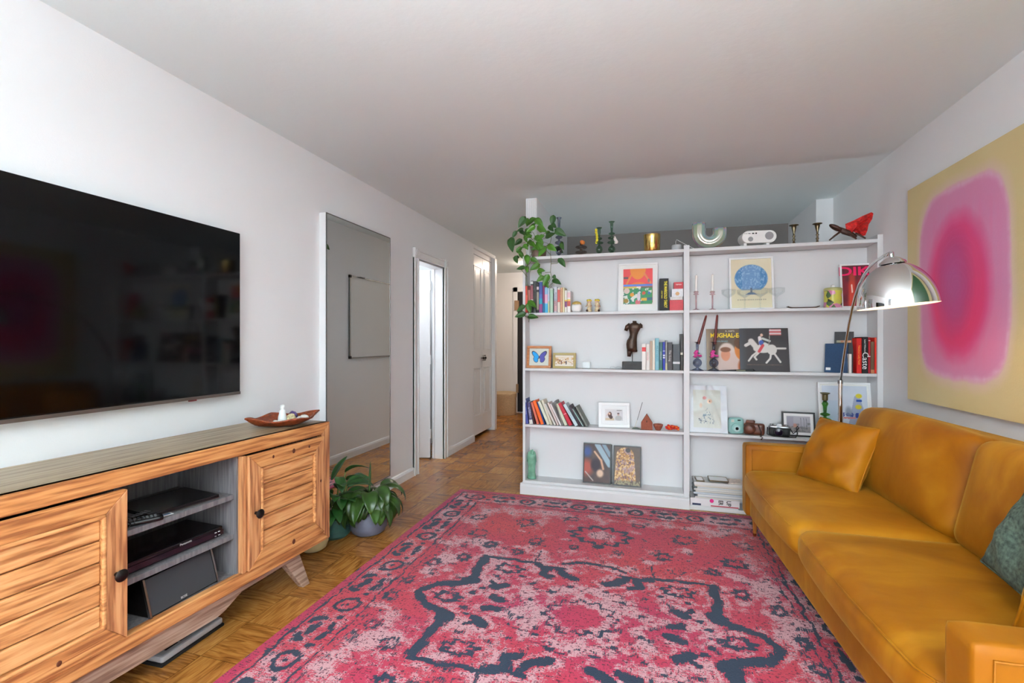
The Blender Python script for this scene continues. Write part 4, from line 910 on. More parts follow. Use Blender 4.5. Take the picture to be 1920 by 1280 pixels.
# ------------------------------------------------------------------ books
def book(label, x, z, th_, h, d, col, group, ang=0.0, y0=None, band=None, txt=None, tcol=(240, 240, 235), tsize=None, pat=None, cover_m=None, yaw=0.0):
    """x: outer bottom-left corner of the spine; ang leans the top towards -x (degrees)"""
    y0 = BF + 0.010 if y0 is None else y0
    a = math.radians(ang); lift = 0.0 if a >= 0 else th_ * math.sin(-a) * 0
    t = thing('book', label, 'book', (x, y0, z), (0, -a, yaw), group)
    cm = cover_m or mat('cover_%02x%02x%02x_%d' % (*col, 1 if pat else 0), col, 0.5, mottle=0.0 if not pat else pat, mscale=45)
    c_ = 0.0022 if th_ > 0.012 else 0.0012
    cv = MB(); cv.box(0, c_, 0, d, 0, h).box(th_ - c_, th_, 0, d, 0, h).box(c_, th_ - c_, 0, c_, 0, h)
    cv.build('cover', cm, t, bevel=0.0008, bseg=1)
    MB().box(c_, th_ - c_, c_, d - 0.004, 0.003, h - 0.003).build('page_block', PAPER, t)
    if band:
        for bi, (f0, f1, bc_) in enumerate(band):
            MB().box(0.0003, th_ - 0.0003, -0.0005, 0.0003, h * f0, h * f1).build('spine_label', mat('band_%02x%02x%02x' % bc_, bc_, 0.5), t)
    if txt:
        lettering(t, txt, tsize or th_ * 0.75, (th_ / 2, -0.0009, h * 0.52), (PI / 2, PI / 2, 0), mat('ink_%02x%02x%02x' % tcol, tcol, 0.5), extrude=0.0002, name='lettering')
    return t
DB = 0.125
def row(items, u0x, v0y, sc_, zsh, group, Y=BF + 0.010):
    """items: (x_left, x_right, y_top) in a magnified view, turned into metres on the spine plane"""
    for it in items:
        xl, xr, yt, col, label = it[:5]; kw = it[5] if len(it) > 5 else {}
        A = onY(u0x + xl / sc_, 600, Y).x; B = onY(u0x + xr / sc_, 600, Y).x; ztop = onY(u0x + (xl + xr) / 2 / sc_, v0y + yt / sc_, Y).z
        book(label, A + 0.0004, zsh + 0.0006, B - A - 0.0008, ztop - zsh, kw.pop('d', DB), col, group, y0=Y, **kw)
G1 = 'books on the second-highest shelf of the left bay'
row([
 (92, 172, 312, (206, 58, 44), 'red paperback standing first in the row beside the trailing vine', dict(band=[(0.0, 0.04, (150, 30, 30)), (0.1, 0.66, (222, 92, 76))])),
 (176, 234, 312, (96, 40, 44), 'thin dark maroon book beside the red paperback', dict(band=[(0.35, 0.85, (190, 120, 110))])),
 (238, 296, 196, (40, 34, 38), 'tall black book with pink title band in the vine row', dict(band=[(0.42, 0.86, (150, 84, 92)), (0.26, 0.42, (206, 200, 196)), (0.90, 0.98, (230, 226, 222))])),
 (298, 372, 204, (56, 58, 56), 'thick dark book with grey floral spine', dict(pat=0.85)),
 (374, 426, 250, (34, 30, 34), 'black book with white spot at top of its spine', dict(band=[(0.78, 0.88, (222, 204, 208)), (0.1, 0.7, (150, 146, 130))])),
 (430, 506, 224, (60, 84, 156), 'tall blue book with teal and purple spine', dict(band=[(0.0, 0.28, (140, 62, 128)), (0.28, 0.46, (26, 148, 170)), (0.46, 0.60, (70, 104, 176))])),
 (509, 553, 290, (132, 44, 100), 'plum coloured book next to the tall blue one', dict(band=[(0.0, 0.35, (10, 96, 140))])),
 (556, 626, 342, (150, 196, 226), 'pale blue and pink gradient book', dict(band=[(0.0, 0.34, (60, 170, 214)), (0.38, 0.72, (226, 172, 200))])),
 (629, 664, 350, (196, 214, 232), 'thin whitish blue book with a yellow foot', dict(band=[(0.0, 0.45, (200, 204, 150))])),
 (674, 744, 366, (172, 204, 182), 'pale green book with slim light spine', dict(band=[(0.94, 1.0, (214, 226, 214))])),
 (746, 762, 480, (52, 54, 60), 'very thin dark booklet after the pale green book'),
 (765, 836, 330, (190, 192, 206), 'light grey book with dark vertical title', dict(band=[(0.52, 0.98, (204, 206, 216)), (0.04, 0.45, (206, 168, 170))], txt='MODERNISM', tcol=(56, 62, 84))),
 (843, 904, 352, (224, 214, 200), 'white book with coral upper spine', dict(band=[(0.42, 0.92, (204, 96, 84))])),
 (907, 958, 350, (204, 158, 120), 'tan orange slim book in the vine row', dict(pat=0.15)),
 (961, 1002, 344, (226, 214, 176), 'cream slim book before the white volumes'),
 (1006, 1056, 410, (234, 230, 222), 'white book with purple and yellow marks, first of two', dict(band=[(0.24, 0.50, (124, 66, 116)), (0.50, 0.56, (232, 190, 60))])),
 (1060, 1136, 418, (232, 228, 224), 'wider white book with colourful marks, end of the row', dict(band=[(0.28, 0.52, (186, 84, 70)), (0.52, 0.60, (224, 196, 90)), (0.68, 0.92, (226, 190, 196))])),
], 975, 510, 12.0, SH[3], G1)
G2 = 'books on the middle shelf of the left bay'
row([
 (272, 362, 512, (232, 228, 222), 'white book with a red square on its spine beside the statue', dict(band=[(0.70, 0.86, (212, 48, 50))], d=.12)),
 (366, 446, 520, (228, 222, 214), 'white book with faint pink title, second after the statue', dict(txt='eternity', tcol=(206, 120, 120))),
 (449, 497, 456, (190, 164, 142), 'slim beige book with a brown title'),
 (500, 560, 440, (226, 218, 202), 'cream book leaning on the light teal one'),
 (562, 648, 396, (126, 178, 190), 'tall light teal book with darker title', dict(txt='MILK / VASES', tcol=(60, 120, 140))),
 (652, 726, 482, (56, 100, 104), 'dark teal green book with white title', dict(txt='collected', tcol=(210, 222, 216), band=[(0.0, 0.07, (60, 130, 70))])),
 (729, 782, 478, (44, 54, 158), 'bright blue book with small white emblems', dict(band=[(0.42, 0.47, (216, 216, 236)), (0.50, 0.55, (216, 216, 236)), (0.66, 0.70, (180, 184, 224))])),
 (785, 828, 440, (150, 148, 146), 'grey slim book between blue and charcoal books', dict(band=[(0.02, 0.24, (200, 194, 150))])),
 (832, 940, 484, (66, 60, 62), 'charcoal book with white stacked title lettering', dict(txt='The Gulag', tcol=(216, 214, 212), tsize=0.020)),
 (946, 1106, 526, (72, 76, 80), 'thick slate grey book with white band', dict(band=[(0.25, 0.33, (206, 206, 210))])),
 (1112, 1172, 302, (62, 58, 56), 'tallest blackish brown book against the divider', dict(band=[(0.43, 0.49, (196, 186, 168))])),
], 1180, 600, 11.63, SH[2], G2)
G3 = 'upright books at the right end of the right bay'
row([
 (884, 998, 392, (206, 30, 24), 'bright red book touching the leaning blue book', dict(txt='Fabulous Lady Food', tcol=(244, 176, 60), tsize=0.016)),
 (1002, 1136, 368, (28, 28, 28), 'black book with large white title word', dict()),
 (1139, 1190, 376, (164, 24, 40), 'crimson book with white dots on the spine', dict(band=[(0.46, 0.48, (236, 220, 220)), (0.90, 0.92, (236, 220, 220))])),
 (1193, 1276, 470, (110, 82, 58), 'shorter brown book between two red ones', dict(band=[(0.0, 0.12, (190, 120, 80))])),
 (1280, 1408, 380, (214, 34, 22), 'wide red book second from the end upright', dict(band=[(0.88, 0.99, (226, 78, 50))])),
 (1411, 1462, 360, (226, 138, 20), 'orange yellow book against the end upright', dict(band=[(0.80, 0.84, (50, 40, 30)), (0.08, 0.12, (60, 50, 30))])),
], 1530, 600, 11.636, SH[2], G3, Y=BF + 0.012)
for o in list(bpy.data.objects):
    if o.get('label') == 'black book with large white title word': lettering(o, 'Caste', 0.050, (0.018, -0.0009, 0.085), (PI / 2, PI / 2, 0), mat('ink_white', (240, 240, 240), 0.5), extrude=0.0002); lettering(o, 'Isabel Wilkerson', 0.013, (0.017, -0.0009, 0.185), (PI / 2, PI / 2, 0), MATS['ink_white'], extrude=0.0002)
book('dark red book standing behind the shorter brown one', onY(1530 + 1195 / 11.636, 600, BF + 0.1).x, SH[2] + 0.0006, 0.02, 0.235, 0.03, (130, 20, 24), G3, y0=BF + 0.142 - 0.03)
# leaning cloth-bound book and the dark one behind it: both turned about 45 degrees and tipped back
CL1 = mat('blue_cloth', (46, 72, 104), 0.85, mottle=0.15, mscale=120); CL2 = mat('blue_spine', (36, 76, 138), 0.5, mottle=0.2, mscale=60)
p_bl = onY(1545.5, 696, BF + 0.080); YW = math.radians(-25); LB = math.radians(12.5)
def tipped(label, P, w_, h_, th_, m1, m2):
    t = thing('book', label, 'book', (P.x, P.y, SH[2] + 0.001), (-LB, 0, YW), G3)
    MB().box(0, w_, 0, 0.003, 0, h_).box(0, w_, th_ - 0.003, th_, 0.0095, h_).build('cover', m1, t)
    MB().box(w_ - 0.003, w_, 0.003, th_ - 0.003, 0.004, h_).build('spine', m2, t); MB().box(0.004, w_ - 0.004, 0.003, th_ - 0.003, 0.010, h_ - 0.003).build('page_block', PAPER, t); return t
t = tipped('large blue cloth-bound book leaning to the right with its cover showing', p_bl, 0.132, 0.205, 0.024, CL1, CL2)
MB().box(0.008, 0.036, -0.0006, 0, 0.016, 0.034).build('paper_label', WHITEP, t)
cs_, sn_ = math.cos(YW), math.sin(YW); p2 = Vector((p_bl.x + 0.056, p_bl.y - 0.012, 0)); off = 0.0
t2 = tipped('tall charcoal book with white page edge leaning behind the blue one', Vector((p_bl.x + 0.056, p_bl.y + 0.002, 0)), 0.110, 0.290, 0.008, mat('charcoal_cover', (62, 62, 64), 0.6), WHITEP)
art('cover_strip', 0.085, 0.016, lambda U, V, a, b: put(put(fill(U, (150, 160, 140)), U, (214, 150, 112)), rect(U, V, .3, .45, 0, 1), (186, 90, 60), .6), t2, Matrix.Translation((0.055, -0.0006, 0.212)), 30)
p_br = onY(1594, 699, BF + 0.012)
book('white dog-eared paperback behind the leaning books', p_br.x - 0.004, SH[2] + 0.0006, 0.016, 0.13, 0.06, (226, 222, 216), G3, y0=BF + 0.02)

# the leaning row on the lower shelf: angle grows to the right
G4 = 'leaning books on the lower shelf of the left bay'
lean_row = [   # top-left x,y ; bottom-left x ; width ; colour ; label ; extras   (magnified view, 13.714x)
 (80, 240, 152, 72, (62, 72, 140), 'navy blue book at the very left end, nearly upright', dict(band=[(0.86, 0.96, (200, 204, 226))], txt='intuition', tcol=(190, 196, 224))),
 (172, 330, 246, 88, (72, 62, 104), 'indigo book with large white lettering and white foot', dict(band=[(0.0, 0.20, (214, 212, 204))], txt='LITERATI', tcol=(226, 224, 230), tsize=0.022)),
 (250, 320, 352, 36, (70, 26, 32), 'thin dark maroon book in the leaning row'),
 (272, 330, 432, 62, (214, 110, 88), 'salmon book beside the orange one', dict()),
 (325, 300, 540, 84, (236, 98, 20), 'bright orange book in the leaning row', dict()),
 (430, 330, 622, 36, (28, 66, 124), 'thin deep blue book behind the orange one'),
 (452, 318, 700, 80, (214, 216, 196), 'cream book with faded coloured spots', dict(pat=0.12)),
 (540, 285, 782, 66, (210, 204, 184), 'ivory book with tiny dark emblem', dict()),
 (620, 380, 880, 58, (206, 202, 196), 'pale grey white book with red initials', dict(pat=0.12)),
 (700, 350, 958, 50, (216, 196, 192), 'pinkish white book in the leaning row'),
 (765, 380, 1030, 46, (226, 218, 218), 'thin white book with a pink edge'),
 (880, 300, 1085, 44, (120, 118, 116), 'thin grey book in the leaning row', dict(pat=0.3)),
 (905, 380, 1148, 84, (206, 208, 184), 'pale yellow white book left of the crimson one'),
 (975, 370, 1262, 104, (186, 30, 54), 'thick crimson book in the leaning row', dict(band=[(0.50, 0.53, (230, 150, 160))])),
 (1105, 400, 1420, 96, (192, 210, 216), 'pale blue white book with blue title', dict(txt='CHICAGO', tcol=(90, 130, 160))),
 (1260, 420, 1540, 50, (60, 44, 54), 'thin dark purple book right of the pale blue one'),
 (1335, 500, 1610, 40, (150, 176, 172), 'thin grey teal book near the row end'),
 (1375, 480, 1655, 40, (40, 42, 40), 'thin black book second from the right end of the leaning row'),
 (1420, 450, 1700, 66, (112, 116, 106), 'mottled olive grey book at the right end of the leaning row', dict(pat=0.3, txt='SHELDON', tcol=(190, 196, 186))),
]
Yl = BF + 0.012
for it in lean_row:
    xt, yt, xb, wpx, col, label = it[:6]; kw = it[6] if len(it) > 6 else {}
    T = onY(975 + xt / 13.714, 730 + yt / 13.714, Yl); B = onY(975 + xb / 13.714, 799.7, Yl); zs_ = SH[1] + 0.0008
    dx, dz = B.x - T.x, T.z - zs_; ang = math.degrees(math.atan2(dx, dz)); h = math.hypot(dx, dz)
    w1 = onY(975 + (xb + wpx) / 13.714, 799, Yl).x - B.x
    book(label, B.x, zs_, max(0.006, w1 * math.cos(math.radians(ang)) - 0.0006), h, DB, col, G4, ang=ang, y0=Yl, **kw)

# ------------------------------------------------------------------ frames and prints
def frame(name, label, u0, u1, vt, vb, zs_, Yb, leanb, fw_, fm, fn, cat='picture frame', matw=0.0, matc=(236, 236, 232), depth=0.016, yaw=0.0, group=None, res=70, h=None, glass=0.0, fwm=None):
    """stands on the shelf at depth Yb (front of its foot), top leaning back by leanb metres"""
    A = onY(u0, vb, Yb); B = onY(u1, vb, Yb); W_ = B.x - A.x
    top = onY((u0 + u1) / 2, vt, Yb + leanb); H_ = h or math.hypot(top.z - zs_, leanb)
    ang = math.atan2(leanb, H_)
    t = thing(name, label, cat, ((A.x + B.x) / 2, Yb, zs_ + 0.001), (-ang, 0, yaw), group)
    f = MB()
    f.box(-W_ / 2, W_ / 2, 0, depth, 0, fw_).box(-W_ / 2, W_ / 2, 0, depth, H_ - fw_, H_).box(-W_ / 2, -W_ / 2 + fw_, 0, depth, fw_, H_ - fw_).box(W_ / 2 - fw_, W_ / 2, 0, depth, fw_, H_ - fw_)
    f.build('frame', fm, t, bevel=0.0015)
    MB().box(-W_ / 2 + fw_, W_ / 2 - fw_, depth * 0.55, depth * 0.9, fw_, H_ - fw_).build('backing', BLACKM, t)
    iw, ih = W_ - 2 * fw_, H_ - 2 * fw_
    if matw:
        mm = mat('mount_%02x%02x%02x' % matc, matc, 0.7); m_ = MB(); y0, y1 = depth * 0.35, depth * 0.5; mb_ = matw if not isinstance(matw, tuple) else matw[1]; ms = matw if not isinstance(matw, tuple) else matw[0]; mt = ms if not isinstance(matw, tuple) else matw[2]
        m_.box(-iw / 2, iw / 2, y0, y1, fw_, fw_ + mb_).box(-iw / 2, iw / 2, y0, y1, H_ - fw_ - mt, H_ - fw_).box(-iw / 2, -iw / 2 + ms, y0, y1, fw_ + mb_, H_ - fw_ - mt).box(iw / 2 - ms, iw / 2, y0, y1, fw_ + mb_, H_ - fw_ - mt)
        m_.build('mount', mm, t); aw, ah, az = iw - 2 * ms, ih - mb_ - mt, fw_ + mb_
    else: aw, ah, az = iw, ih, fw_
    art('print', aw, ah, fn, t, Matrix.Translation((0, depth * 0.5, az)), res, mat('print_gloss', rough=0.32, spec=0.22, attr='Col') if glass else None)
    return t, W_, H_
WF = mat('white_frame', (240, 240, 240), 0.35); BF_ = mat('black_frame', (24, 22, 24), 0.3)

def sunset_art(U, V, a, b):       # red sky with orange sun over blue band and green field
    g = fill(U, (226, 84, 84)); g = put(g, ell(U, V, .5, 1.0, .27, .30), (228, 140, 62)); g = put(g, seg(U, V, .27, .82, .10, .55, .028), (224, 140, 70)); g = put(g, seg(U, V, .72, .86, .93, .6, .028), (224, 140, 90)); g = put(g, ell(U, V, .87, .66, .04, .05), (150, 130, 130)); g = put(g, rect(U, V, 0, .17, .72, .78), (100, 92, 96))
    g = put(g, ell(U, V, .52, .54, .26, .08), (230, 120, 60)); g = put(g, rect(U, V, 0, 1, .0, .56), (226, 90, 84))
    g = put(g, rect(U, V, 0, 1, .50, .56), (92, 140, 214)); g = put(g, rect(U, V, 0, .6, .45, .50), (206, 194, 96)); g = put(g, rect(U, V, .6, 1, .45, .50), (100, 110, 90)); g = put(g, rect(U, V, .45, .6, .46, .5), (236, 236, 228))
    g = put(g, rect(U, V, 0, 1, 0, .45), (66, 148, 96)); n = fbm(a, b, 9, 5); g = put(g, (V < .45) * (U < .7) * (n > .55), (56, 118, 106)); g = put(g, (V < .45) * (n > .66), (220, 226, 216))
    for (x, y, r, c) in ((.30, .27, .07, (214, 150, 60)), (.70, .31, .06, (208, 96, 70)), (.88, .31, .05, (70, 120, 170)), (.10, .10, .08, (160, 130, 60)), (.12, .38, .10, (214, 190, 180)), (.5, .06, .09, (206, 110, 116))): g = put(g, ell(U, V, x, y, r, r * .8), c)
    g = put(g, rect(U, V, .62, .80, .10, .18), (224, 176, 72)); g = put(g, rect(U, V, .80, 1, .11, .19), (66, 100, 124)); g = put(g, ell(U, V, .53, .22, .06, .13), (214, 206, 214)); return g
frame('framed_print', 'white framed print of a red sunset over a green field', 1159, 1233.5, 493.5, 583, SH[3], BF + 0.075, 0.045, 0.013, WF, sunset_art, matw=(0.025, 0.045, 0.030))
def star_art(U, V, a, b):
    n = fbm(a, b, 6, 8); n2 = fbm(a, b, 30, 9); g = fill(U, (224, 214, 186)); g = put(g, n, (214, 200, 166), .5)
    g = put(g, ell(U, V, .5, .60, .41, .285, .03), (70, 124, 172)); d = ell(U, V, .5, .60, .41, .285, .03); g = put(g, d * rect(U, V, .28, .73, 0, 1), (112, 148, 190), .8); g = put(g, d * (n2 > .62), (160, 190, 214), .7); g = put(g, d * np.clip(1 - np.abs(((np.hypot(U - .5, (V - .60) * 1.4) * 14) % 1) - .5) / .12, 0, 1), (150, 178, 206), .45)
    g = put(g, rect(U, V, 0, 1, 0, .36), (222, 214, 182)); g = put(g, ell(U, V, .5, .355, .025, .06), (80, 90, 110)); g = put(g, np.clip((.33 - V) * 40, 0, 1) * (np.abs(U - .5) < (.34 - V) * 2.2) * (V > .27), (92, 124, 166))
    g = put(g, (np.abs(V - .17) < .012) * ((U * 21 % 1) > .3) * (np.abs(U - .5) < .36), (176, 168, 142)); return g
frame('framed_print', 'white framed chart print with a large blue disc', 1368.5, 1452.5, 482, 577.5, SH[3], BF + 0.075, 0.045, 0.013, WF, star_art, res=90)
def neon_art(U, V, a, b):
    n = fbm(a, b, 6, 13, .8); g = fill(U, (84, 24, 34)); g = put(g, n, (170, 26, 44), .7); g = put(g, seg(U, V, .28, .05, .34, .75, .10, 1.3, .9), (214, 66, 40), .9); g = put(g, seg(U, V, .75, .05, .65, .6, .16, 1.3, .9), (190, 30, 40), .7); g = put(g, seg(U, V, .315, .35, .31, .52, .022), (246, 214, 200)); g = put(g, np.clip(V * 2 - 1, 0, 1) * (1 - n), (60, 40, 44), .7)
    return g
ft_, W_, H_ = frame('framed_print', 'white framed dark red poster with neon pink lettering behind the lamp arm', 1578, 1645, 494, 570.5, SH[3], BF + 0.085, 0.035, 0.012, WF, neon_art, group=None)
lettering(ft_, 'DIK', 0.085, (-0.020, 0.0066, H_ - 0.055), (PI / 2, 0, 0), mat('neon_pink', (236, 22, 96), 0.5), sx=1.35, extrude=0.0005, bold=0.002)
def butterfly_art(U, V, a, b):
    g = fill(U, (204, 208, 198)); 
    def rel(cx, cy, rx, ry, ang, sf=.05):
        a_ = math.radians(ang); x = (U - cx) * math.cos(a_) + (V - cy) * math.sin(a_); y = -(U - cx) * math.sin(a_) + (V - cy) * math.cos(a_); d = np.sqrt((x / rx) ** 2 + (y / ry) ** 2); return np.clip((1 - d) / sf + .5, 0, 1)
    for sx, c in ((-1, (20, 156, 226)), (1, (76, 74, 160))):
        o1, o2 = .5 + sx * .20, .5 + sx * .17
        g = put(g, np.maximum(rel(o1, .63, .27, .125, sx * 52 + (180 if sx < 0 else 0)), rel(o2, .36, .125, .185, sx * -18)), (40, 44, 66)); g = put(g, np.maximum(rel(o1 - sx * .015, .615, .235, .10, sx * 52 + (180 if sx < 0 else 0)), rel(o2, .365, .10, .165, sx * -18)), c)
    g = put(g, ell(U, V, .49, .48, .025, .10), (70, 54, 50)); return g
OAK = wood('oak_frame', [(150, 86, 44), (182, 112, 62), (200, 134, 80)], 0, 3.0, 0.4)
frame('framed_butterfly', 'square brown wooden frame with a blue and violet butterfly', 987, 1032.5, 648.5, 691.5, SH[2], BF + 0.040, 0.030, 0.020, OAK, butterfly_art, depth=0.022)
def camels_art(U, V, a, b):
    n = fbm(a, b, 14, 17); g = fill(U, (228, 218, 204)); m_ = ((np.abs(V - .5) < .28) & (n > .5)); g = put(g, m_, (206, 164, 104)); g = put(g, ((np.abs(V - .42) < .22) & (n > .66)), (120, 80, 70)); g = put(g, seg(U, V, .34, .2, .34, .48, .03), (120, 70, 60)); g = put(g, seg(U, V, .60, .2, .60, .45, .03), (50, 46, 60)); return g
GOLD = mat('gilt_frame', (166, 148, 98), 0.4, 0.4, bump=0.6, bscale=300)
frame('framed_miniature', 'small gilt frame with a miniature painting beside the butterfly', 1036, 1079, 661.5, 692, SH[2], BF + 0.045, 0.022, 0.018, GOLD, camels_art, depth=0.02)
def couple_photo(U, V, a, b):
    n = fbm(a, b, 6, 18); g = fill(U, (206, 204, 206)); g = put(g, n, (224, 222, 222), .6); g = put(g, rect(U, V, .66, .95, .90, .94), (60, 60, 70)); g = put(g, rect(U, V, 0, .5, 0, .22), (196, 176, 150))
    g = put(g, ell(U, V, .27, .52, .11, .26, .2), (84, 52, 44)); g = put(g, ell(U, V, .25, .60, .05, .10, .2), (220, 184, 166)); g = put(g, ell(U, V, .33, .30, .10, .16, .3), (70, 44, 40)); g = put(g, seg(U, V, .08, .42, .20, .70, .02), (214, 176, 156)); g = put(g, ell(U, V, .75, .52, .06, .12, .2), (206, 176, 164)); g = put(g, ell(U, V, .75, .64, .065, .07, .3), (96, 82, 82)); g = put(g, ell(U, V, .76, .22, .19, .24, .2), (176, 176, 176)); return g
t_, W_, H_ = frame('photo_frame', 'wide white stepped frame with a photo of a seated couple', 1122.5, 1181, 755, 801.5, SH[1], BF + 0.060, 0.035, 0.022, WF, couple_photo, matw=0.030, matc=(238, 238, 238), depth=0.022, yaw=math.radians(7))
st = MB()
for q in (0.026, 0.034, 0.042):
    st.box(-W_ / 2 + q, W_ / 2 - q, 0.003, 0.009, q, q + 0.002).box(-W_ / 2 + q, W_ / 2 - q, 0.003, 0.009, H_ - q - 0.002, H_ - q).box(-W_ / 2 + q, -W_ / 2 + q + 0.002, 0.003, 0.009, q, H_ - q).box(W_ / 2 - q - 0.002, W_ / 2 - q, 0.003, 0.009, q, H_ - q)
st.build('frame_step', WF, t_)
def swirl_art(U, V, a, b):       # loose dark swirl with pale blue sweep, a plain stand-in
    n = fbm(a, b, 7, 21, .8); g = fill(U, (66, 54, 56)); g = put(g, n, (104, 78, 66), .6); g = put(g, ell(U, V, .12, .80, .16, .14, .9), (58, 80, 140), .9); g = put(g, ell(U, V, .10, .38, .22, .20, .9), (176, 76, 60), .9)
    g = put(g, seg(U, V, .50, 1.0, .98, .48, .10, 1.4, .3), (150, 172, 184)); g = put(g, seg(U, V, .75, 1.0, 1.0, .72, .07, 1.4, .4), (128, 150, 164)); g = put(g, ell(U, V, .45, .45, .18, .16, .6), (44, 32, 42)); g = put(g, seg(U, V, .40, .80, .66, .58, .035, 1.4, .8), (206, 164, 132)); g = put(g, seg(U, V, .66, .58, .74, .36, .04, 1.4, .8), (200, 152, 120)); g = put(g, ell(U, V, .62, .24, .13, .10, .6), (206, 176, 150)); g = put(g, seg(U, V, .05, .26, .35, .04, .02, 1.4), (176, 160, 150)); return g
frame('framed_print', 'black framed dark swirling print on the bottom shelf, nearer the end', 1092.5, 1145, 831, 907.5, SH[0], BF + 0.070, 0.055, 0.008, BF_, swirl_art, glass=1)
frame('framed_print', 'black frame standing directly behind the swirling print', 1095, 1147, 832, 905.5, SH[0], BF + 0.093, 0.045, 0.008, BF_, swirl_art, depth=0.010)
def mosaic_art(U, V, a, b):      # gold speckled arch, a plain stand-in
    n = fbm(a, b, 28, 23, .8); n2 = fbm(a, b, 12, 24, .8); g = fill(U, (92, 78, 68)); g = put(g, n2, (118, 102, 90), .6); arch = np.maximum(ell(U, V, .42, .78, .34, .20, .05), (V < .78) * (np.abs(U - .42) < .34 + (.78 - V) * .12)) * (V > .10); g = put(g, arch, (176, 128, 74)); g = put(g, arch * (n > .58), (214, 184, 136)); g = put(g, arch * (n < .36), (108, 84, 92)); g = put(g, arch * (n2 > .6), (160, 136, 150), .6); g = put(g, ell(U, V, .53, .91, .10, .06, .2), (60, 52, 52)); g = put(g, (V < .12) * (n > .5), (150, 140, 110)); return g
frame('framed_print', 'black framed golden mosaic-like print on the bottom shelf, nearer the divider', 1149.5, 1202, 836, 910.5, SH[0], BF + 0.060, 0.060, 0.008, BF_, mosaic_art, glass=1, res=80)
def street_photo(U, V, a, b):
    n = fbm(a, b, 12, 26); g = fill(U, (146, 142, 150)); g = put(g, V, (176, 170, 178), .6); g = put(g, (V < .35), (128, 120, 116), .7); g = put(g, (n > .6) * (V < .6), (92, 90, 90), .7); g = put(g, ell(U, V, .35, .42, .09, .12, .5), (190, 120, 100), .7); g = put(g, rect(U, V, .02, .30, .35, .95), (136, 130, 142), .7)
    for x in (.62, .75, .85): g = put(g, seg(U, V, x, .2, x - .02, .9, .008), (70, 70, 76))
    return g
frame('photo_frame', 'black framed grey street photograph on the lower right shelf', 1467.5, 1529.5, 772.5, 819, SH[1], BF + 0.055, 0.025, 0.011, BF_, street_photo, matw=0.018, matc=(232, 230, 230), depth=0.016, yaw=math.radians(-3))
def tiled_art(U, V, a, b):
    n = fbm(a, b, 22, 28, .9); n2 = fbm(a, b, 5, 29, .9); g = fill(U, (196, 206, 220)); g = put(g, n2, (222, 226, 236), .8); g = put(g, rect(U, V, .0, .34, 0, .7), (188, 204, 222), .7); tri = ((np.abs(U - .78) < .28 * (1 - V)) & (V < .8)); g = put(g, tri, (158, 166, 192), .9)
    for (y0, y1) in ((.02, .12), (.36, .46)): g = put(g, rect(U, V, .45, 1, y0, y1) * (n > .48), (50, 66, 140)); g = put(g, rect(U, V, .45, 1, y0 - .03, y0 + .01) * (n < .5), (214, 130, 126))
    for (x, y) in ((.78, .22), (.80, .58), (.82, .80)): g = put(g, ell(U, V, x, y, .07, .045, .3), (206, 190, 60))
    g = put(g, rect(U, V, .76, .88, .68, .73), (40, 80, 160)); g = put(g, ell(U, V, .58, .48, .07, .10, .8), (130, 140, 160), .8); return g
frame('framed_print', 'large white framed pale blue tile-pattern print behind the lamp pole', 1538.5, 1640, 717, 826, SH[1], BF + 0.045, 0.060, 0.014, WF, tiled_art, glass=1, res=90, matw=0.010)
# unframed art print in a clear sleeve
A = onY(1292.5, 805, BF + 0.03); B = onY(1365, 808, BF + 0.03); W_ = B.x - A.x; H_ = onY(1330, 721, BF + 0.10).z - SH[1]
t = thing('art_print', 'pale art print in crinkled clear plastic beside the divider', 'print', ((A.x + B.x) / 2, BF + 0.035, SH[1] + 0.001), (-0.20, 0, 0))
def specks_art(U, V, a, b):
    n = fbm(a, b, 40, 61); g = fill(U, (226, 226, 232)); g = put(g, rect(U, V, .12, .84, .10, .90), (214, 212, 202)); tri = (np.abs(U - .46 - (V - .2) * .1) < .22 * np.clip((.52 - V) / .30, 0, 1)) & (V > .18); g = put(g, tri * (n > .60), (116, 130, 142)); g = put(g, ell(U, V, .42, .73, .05, .035, .4), (206, 124, 120)); g = put(g, ell(U, V, .55, .66, .06, .045, .5), (226, 176, 140)); g = put(g, ell(U, V, .55, .66, .014, .02), (70, 54, 44)); g = put(g, ell(U, V, .32, .57, .035, .05, .6), (220, 180, 150)); g = put(g, ell(U, V, .27, .28, .018, .014), (40, 40, 50)); g = put(g, (np.abs(V - .255 + U * .06) < .012) * (U > .3) * (U < .5) * (n > .4), (80, 84, 100)); return g
MB().box(-W_ / 2, W_ / 2, 0.0005, 0.003, 0, H_).build('mount_board', mat('board_white', (228, 228, 232), 0.7), t); art('print', W_, H_, specks_art, t, Matrix.Translation((0, 0.0, 0)), 90)
slv = bpy.data.materials.new('clear_sleeve'); slv.use_nodes = True; nt = slv.node_tree; nt.nodes.clear(); o1 = nt.nodes.new('ShaderNodeOutputMaterial'); tr = nt.nodes.new('ShaderNodeBsdfTransparent'); gl = nt.nodes.new('ShaderNodeBsdfGlossy'); gl.inputs['Roughness'].default_value = 0.12; mx = nt.nodes.new('ShaderNodeMixShader'); fz = nt.nodes.new('ShaderNodeFresnel'); fz.inputs[0].default_value = 1.38
nt.links.new(fz.outputs[0], mx.inputs[0]); nt.links.new(tr.outputs[0], mx.inputs[1]); nt.links.new(gl.outputs[0], mx.inputs[2]); nt.links.new(mx.outputs[0], o1.inputs[0]); MATS['clear_sleeve'] = slv
rs = np.random.default_rng(5); kx = [(rs.uniform(-1, 1), rs.uniform(0, 1), rs.uniform(0, PI), rs.uniform(.006, .014)) for _ in range(14)]
